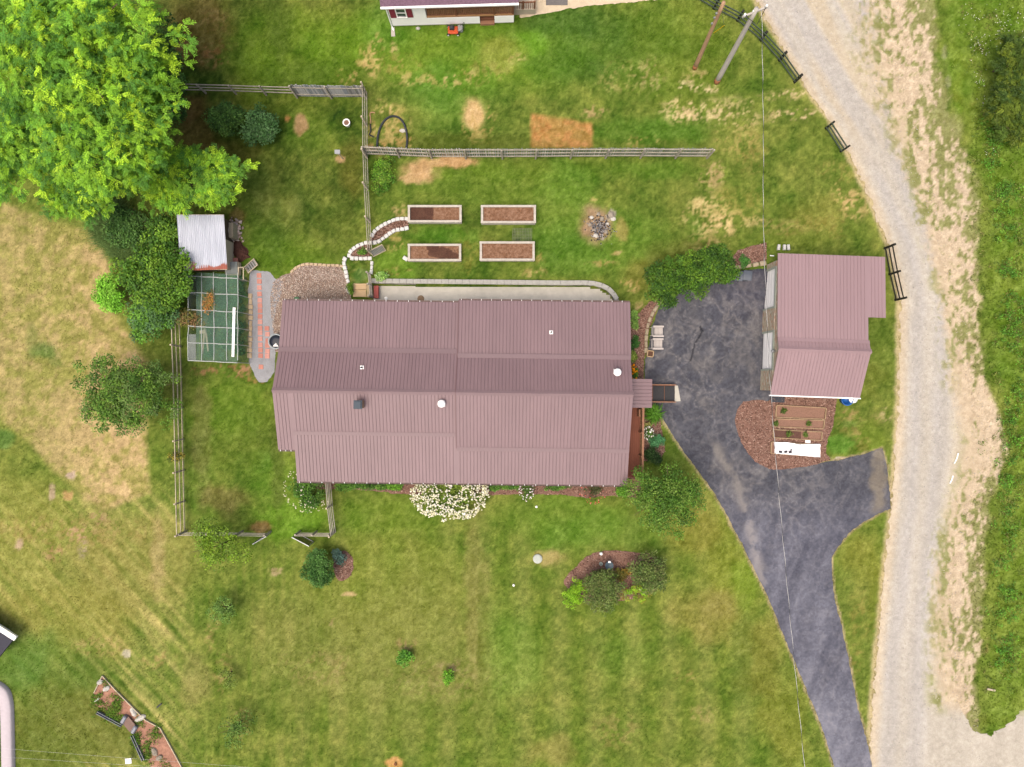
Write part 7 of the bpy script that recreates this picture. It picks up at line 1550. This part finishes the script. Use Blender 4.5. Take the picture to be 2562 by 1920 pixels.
# flowering bushes
def flowers(root, c, R, n, size, cols, low=.0, dz=.03, part='flower_heads', sub=None):
    u = unit(rng.normal(0, 1, (n * 4, 3))); u = u[u[:, 2] > low][:n]
    P = c + u * np.array(R) * rng.uniform(.92, 1.06, (len(u), 1))
    if n > 500: P = P[fbm(P[:, 0], P[:, 1], .35, 2, 7) > .36]      # heads come in bunches
    if sub is not None: P = P[sub(P)]
    P[:, 2] = np.maximum(P[:, 2], .1) + dz
    return pebbles(part, P, size, np.array([T(*k, 1.35) for k in cols]), mat('petals', None, .8, .04, 3, attr=True, spec=.1), root, .7)
r, c, R = plant('hydrangea', 'large bush covered in white flower heads below the south eave', 'flowering bush', 1126, 1236, 82, 56, 1.6, [(128, 160, 56), (104, 140, 46), (146, 170, 66)], clumps=260, per=40, size=.11, cr=.26, f=1.3, seed=35, amp=.10, low=-.1)
flowers(r, c, (R[0] * 1.0, R[1] * 1.0, R[2]), 1700, .07, [(250, 246, 224), (242, 238, 206), (252, 250, 236), (226, 224, 180)], low=.05)
r, c, R = plant('hydrangea', 'green bush with scattered cream flowers at the house corner', 'flowering bush', 772, 1222, 52, 50, 1.5, [(84, 128, 44), (70, 112, 40), (100, 146, 50)], clumps=130, per=46, size=.13, cr=.26, f=1.25, seed=36, amp=.2)
flowers(r, c, R, 150, .05, [(240, 236, 196), (246, 240, 214)], low=-.1, sub=lambda P: (P[:, 0] < c[0] - .1) | (P[:, 1] < c[1] - .7))
r, c, R = plant('rose_bush', 'loose white rose bush below the south eave', 'flowering bush', 1318, 1226, 16, 24, 1.0, [(104, 140, 60), (84, 118, 50)], clumps=30, per=24, size=.10, cr=.2, f=1.2, seed=37, amp=.35)
flowers(r, c, R, 46, .055, [(252, 244, 244), (250, 236, 236)], low=-.2)
r, c, R = plant('rose_bush', 'dark reddish rose bush with coral blooms near the deck corner', 'flowering bush', 1484, 1228, 28, 28, 1.0, [(96, 104, 62), (120, 88, 66), (84, 100, 54)], clumps=46, per=26, size=.10, cr=.22, f=1.2, seed=38, amp=.35)
flowers(r, c, R, 36, .05, [(226, 120, 104), (214, 96, 84), (236, 150, 130)], low=-.1)
FD = [(92, 140, 50), (76, 120, 44), (110, 156, 56)]
for i, (x, y, rx, ry, lab) in enumerate(((860, 1212, 30, 14, 'low green foundation plants nearest the short rail fence'), (905, 1214, 26, 12, 'low dark foundation plants midway along the south eave'), (955, 1216, 12, 10, 'small pale green plant in the mulch under the south eave'), (993, 1216, 20, 13, 'bright green mound in the mulch left of the white-flowered bush'), (1240, 1216, 20, 12, 'low green plant just right of the white-flowered bush'), (1390, 1218, 34, 12, 'low green plants between the white and the coral roses'), (1555, 1230, 18, 15, 'green mound between the coral roses and the airy tree'), (1280, 1216, 26, 10, 'low green plants left of the white rose bush'))):
    plant('foundation_plant', lab, 'plant', x, y, rx, ry, .6, [(120, 176, 50), (104, 160, 46)] if i in (3, 6) else FD, clumps=34, per=34, size=.11, cr=.17, f=1.25, seed=39 + i, amp=.3, group='foundation plants along the south eave')
# east beds
def tuftplant(name, label, px, py, r, ht, col, n=260, cat='grass'):
    q = np.stack([rng.normal(px, r * .22, n), rng.normal(py, r * .22, n)], 1); root = thing(name, label, cat, G(px, py)); c0 = np.array(G(px, py))
    N = n; a = rng.uniform(0, 6.283, N); L = rng.uniform(.6, 1.1, N) * r / S * 1.15; w = .022
    P0 = ground_xyz(q[:, 0], q[:, 1]); t = np.array([0, .45, 1.0]); V = []; 
    d = np.stack([np.cos(a), np.sin(a)], 1); s = np.stack([-np.sin(a), np.cos(a)], 1)
    V = np.zeros((N, 6, 3))
    for j, (tt, zz, ww) in enumerate(((0, 0, 1), (.45, 1, 1.1), (1, .62, .25))):
        for k, sg in enumerate((-1, 1)):
            V[:, j * 2 + k, :2] = P0[:, :2] + d * (L * tt)[:, None] + s * (sg * w * ww); V[:, j * 2 + k, 2] = P0[:, 2] + ht * zz * rng.uniform(.8, 1.1, N)
    F = np.concatenate([np.arange(N)[:, None] * 6 + np.array([0, 1, 3, 2]), np.arange(N)[:, None] * 6 + np.array([2, 3, 5, 4])])
    C = np.repeat(np.array([T(*col)]) * 1.3 * rng.uniform(.7, 1.3, (N, 1)), 6, 0); np_mesh('leaf_blades', V.reshape(-1, 3), F, C, m_leaf, root); return root
tuftplant('ornamental_grass', 'arching ornamental grass beside the deck railing', 1632, 1036, 22, .7, (94, 146, 46))
r, c, R = plant('flowering_plant', 'white-flowered plant against the deck railing', 'plant', 1622, 1084, 12, 14, .8, FD, clumps=20, per=24, size=.1, cr=.16, f=1.2, seed=50); flowers(r, c, R, 46, .06, [(252, 250, 240)], low=-.2)
plant('round_shrub', 'round bluish green shrub beside the deck railing', 'shrub', 1642, 1102, 17, 18, 1.0, [(84, 150, 96), (72, 132, 80), (100, 166, 110)], clumps=60, per=50, size=.07, cr=.14, f=1.3, seed=51, amp=.08)
plant('round_shrub', 'dark shrub in the shade between the deck and the airy tree', 'shrub', 1632, 1140, 24, 24, 1.1, [(56, 88, 40), (46, 76, 36)], clumps=60, per=40, size=.1, cr=.2, f=1.1, seed=52)
plant('flowering_plant', 'cream variegated plant edging the deck below the ornamental grass', 'plant', 1620, 1064, 14, 7, .35, [(214, 206, 130), (190, 190, 110)], clumps=16, per=24, size=.1, cr=.12, f=1.2, seed=53)
for i, (x, y, rx, ry, ht, cols, lab) in enumerate(((1586, 800, 9, 24, .6, [(150, 190, 90), (120, 166, 70)], 'pale variegated plants along the east wall'), (1588, 856, 12, 18, 1.0, [(60, 108, 44), (74, 124, 52)], 'dark green shrub against the east wall'), (1584, 895, 8, 14, .5, [(150, 170, 70), (120, 150, 60)], 'yellowish low plant against the east wall'))):
    plant('wall_plant', lab, 'plant', x, y, rx, ry, ht, cols, clumps=26, per=36, size=.11, cr=.15, f=1.25, seed=54 + i, group='plants along the east wall')
r, c, R = plant('flowering_plant', 'orange-flowered plant against the east wall', 'plant', 1586, 932, 8, 16, .8, FD, clumps=18, per=26, size=.12, cr=.15, f=1.2, seed=58); flowers(r, c, R, 22, .08, [(250, 170, 30), (244, 150, 20)], low=-.2)
plant('hosta', 'pale leafy plant at the left end of the block wall', 'plant', 954, 693, 18, 9, .5, [(170, 210, 110), (140, 190, 84), (190, 220, 150)], clumps=18, per=26, size=.18, cr=.16, f=1.3, seed=59)
plant('fence_bush', 'green bush growing in the corner below the picket fence', 'bush', 958, 438, 34, 46, .6, [(104, 156, 44), (88, 140, 40), (124, 170, 50), (130, 160, 60)], clumps=120, per=30, size=.12, cr=.26, f=1.25, seed=60, amp=.3)
plant('vine', 'yellow-leaved vine on the west rail fence', 'vine', 442, 1142, 24, 14, 1.5, [(176, 160, 60), (110, 120, 50), (80, 96, 44)], clumps=22, per=28, size=.11, cr=.2, f=1.2, seed=61, zc=1.2)
plant('small_shrub', 'small leafy plant in the loop of white blocks', 'shrub', 906, 629, 11, 11, .5, [(110, 156, 50), (94, 136, 44)], clumps=14, per=26, size=.1, cr=.13, f=1.2, seed=62)
plant('small_shrub', 'weedy green tuft beside the curved edging at the steps', 'shrub', 876, 722, 9, 14, .6, [(116, 160, 50), (100, 140, 40)], clumps=16, per=26, size=.1, cr=.15, f=1.2, seed=63)
for i, (x, y, lab) in enumerate(((1963, 1029, 'small plant in the bed nearest the garage'), (2024, 1060, 'small plant at the right of the second garden bed'), (1974, 1086, 'left small plant in the damp garden bed'), (2015, 1088, 'right small plant in the damp garden bed'), (1941, 1061, 'small plant at the left end of the second garden bed'))):
    plant('seedling', lab, 'plant', x, y, 6.5, 6, .35, [(110, 136, 56), (90, 116, 46)], clumps=10, per=16, size=.10, cr=.11, f=1.2, seed=64 + i, group='seedlings in the garden beds')
# rough growth beyond the east verge
def weed_band(name, label, pts, spread, n, ht, cols, size, per, cr, f=1.25):
    P = np.array(spline(pts, 12)); i = rng.integers(0, len(P), n); q = P[i] + rng.normal(0, spread, (n, 2)); q = q[fbm(q[:, 0], q[:, 1], 45, 3, 77) > .43]
    xyz = ground_xyz(q[:, 0], q[:, 1]); xyz[:, 2] += rng.uniform(.05, ht, len(xyz)); V, F, col = clump_leaves(xyz, cr * rng.uniform(.6, 1.4, len(xyz)), per, size, .55, pick_cols(cols, len(xyz), f))
    V[:, 2] = np.maximum(V[:, 2], ground_xyz(V[:, 0] * S + CX, CY - V[:, 1] * S)[:, 2] + .01); o = np_mesh(name, V, F, col, m_leaf); return tag(o, label, 'weeds', None, 'stuff')
weed_band('verge_weeds', 'bright leafy weeds along the far side of the gravel road', [(2470, 200), (2490, 330), (2500, 430), (2510, 520), (2520, 640), (2535, 740), (2530, 850), (2528, 960), (2540, 1060), (2520, 1180), (2512, 1290), (2506, 1400), (2510, 1490), (2512, 1580), (2505, 1660)], 17, 620, .45, [(108, 168, 52), (94, 150, 48), (124, 182, 60), (88, 136, 50)], .12, 16, .22)
weed_band('rough_grass_weeds', 'mixed rough weeds over the field beyond the verge', [(2460, 60), (2500, 400), (2530, 700), (2560, 1000), (2540, 1300), (2540, 1700)], 40, 1300, .22, [(118, 144, 58), (130, 146, 64), (104, 134, 52), (146, 146, 80)], .10, 14, .2)
CED = [(110, 132, 44), (84, 110, 40), (66, 92, 36), (126, 146, 48)]
for i, (x, y, rx, ry, ht, lab) in enumerate(((2530, 150, 42, 56, 3.0, 'dark olive conifer at the right edge, uppermost'), (2528, 250, 46, 56, 2.6, 'olive conifer at the right edge, middle'), (2540, 330, 36, 34, 2.0, 'low olive conifer at the right edge, lowest'))):
    plant('conifer_shrub', lab, 'conifer', x, y, rx, ry, ht, CED, 'frond', 130, f=1.2, cr=.4, trunk=.08, amp=.4, low=-.3, nf=10, Lr=(.3, .55), seed=70 + i, group='olive conifers at the right edge', inner=.3, lw=.28)
q = np.concatenate([np.stack([rng.normal(a, b, n), rng.normal(c_, d_, n)], 1) for a, b, c_, d_, n in ((2430, 14, 40, 12, 22), (2440, 14, 120, 16, 30), (2520, 26, 50, 26, 46), (2450, 12, 210, 14, 20), (2490, 30, 110, 20, 30), (2480, 20, 300, 30, 12), (2470, 10, 390, 14, 6))]); xyz = ground_xyz(q[:, 0], q[:, 1]); xyz[:, 2] += .25
tag(pebbles('daisies', xyz, .036, np.array([T(250, 248, 236), T(240, 240, 220)]), mat('petals', None, .8, .04, 3, attr=True, spec=.1)), 'white daisies dotted through the grass at the top right', 'flowers')
# weeds in the red soil bed and inside the kerb
q = np.concatenate([np.stack([rng.normal(a, b, n), rng.normal(c_, d_, n)], 1) for a, b, c_, d_, n in ((245, 8, 1752, 12, 40), (292, 8, 1764, 14, 60), (280, 10, 1782, 8, 50), (340, 6, 1850, 12, 50), (372, 8, 1880, 18, 50), (390, 8, 1830, 16, 36), (352, 5, 1806, 5, 14), (300, 10, 1800, 6, 40), (410, 10, 1915, 10, 20), (268, 6, 1712, 6, 10))]); xyz = ground_xyz(q[:, 0], q[:, 1]); xyz[:, 2] += .08
V, F, col = clump_leaves(xyz, np.full(len(xyz), .16), 18, .10, .5, pick_cols([(112, 156, 50), (92, 134, 46), (126, 150, 60)], len(xyz), 1.2)); tag(np_mesh('bed_weeds', V, F, col, m_leafd), 'green weeds patching the red soil garden bed', 'weeds', None, 'stuff')
q = np.stack([rng.uniform(-70, 5, 260), rng.uniform(1745, 1950, 260)], 1); xyz = ground_xyz(q[:, 0], q[:, 1]); xyz[:, 2] += rng.uniform(.05, .3, len(xyz))
V, F, col = clump_leaves(xyz, np.full(len(xyz), .25), 24, .13, .6, pick_cols([(110, 160, 40), (86, 130, 36), (130, 170, 50)], len(xyz), 1.25)); tag(np_mesh('ground_ivy', V, F, col, m_leaf), 'leafy ground cover inside the pale curved kerb', 'ground cover', None, 'stuff')
for nm, lb, ct in (('grass', 'short patchy green and dry grass covering the lawns', 'grass'), ('loose_gravel', 'loose pale stones scattered over the gravel road', 'gravel')):
    tag(bpy.data.objects[nm], lb, ct)
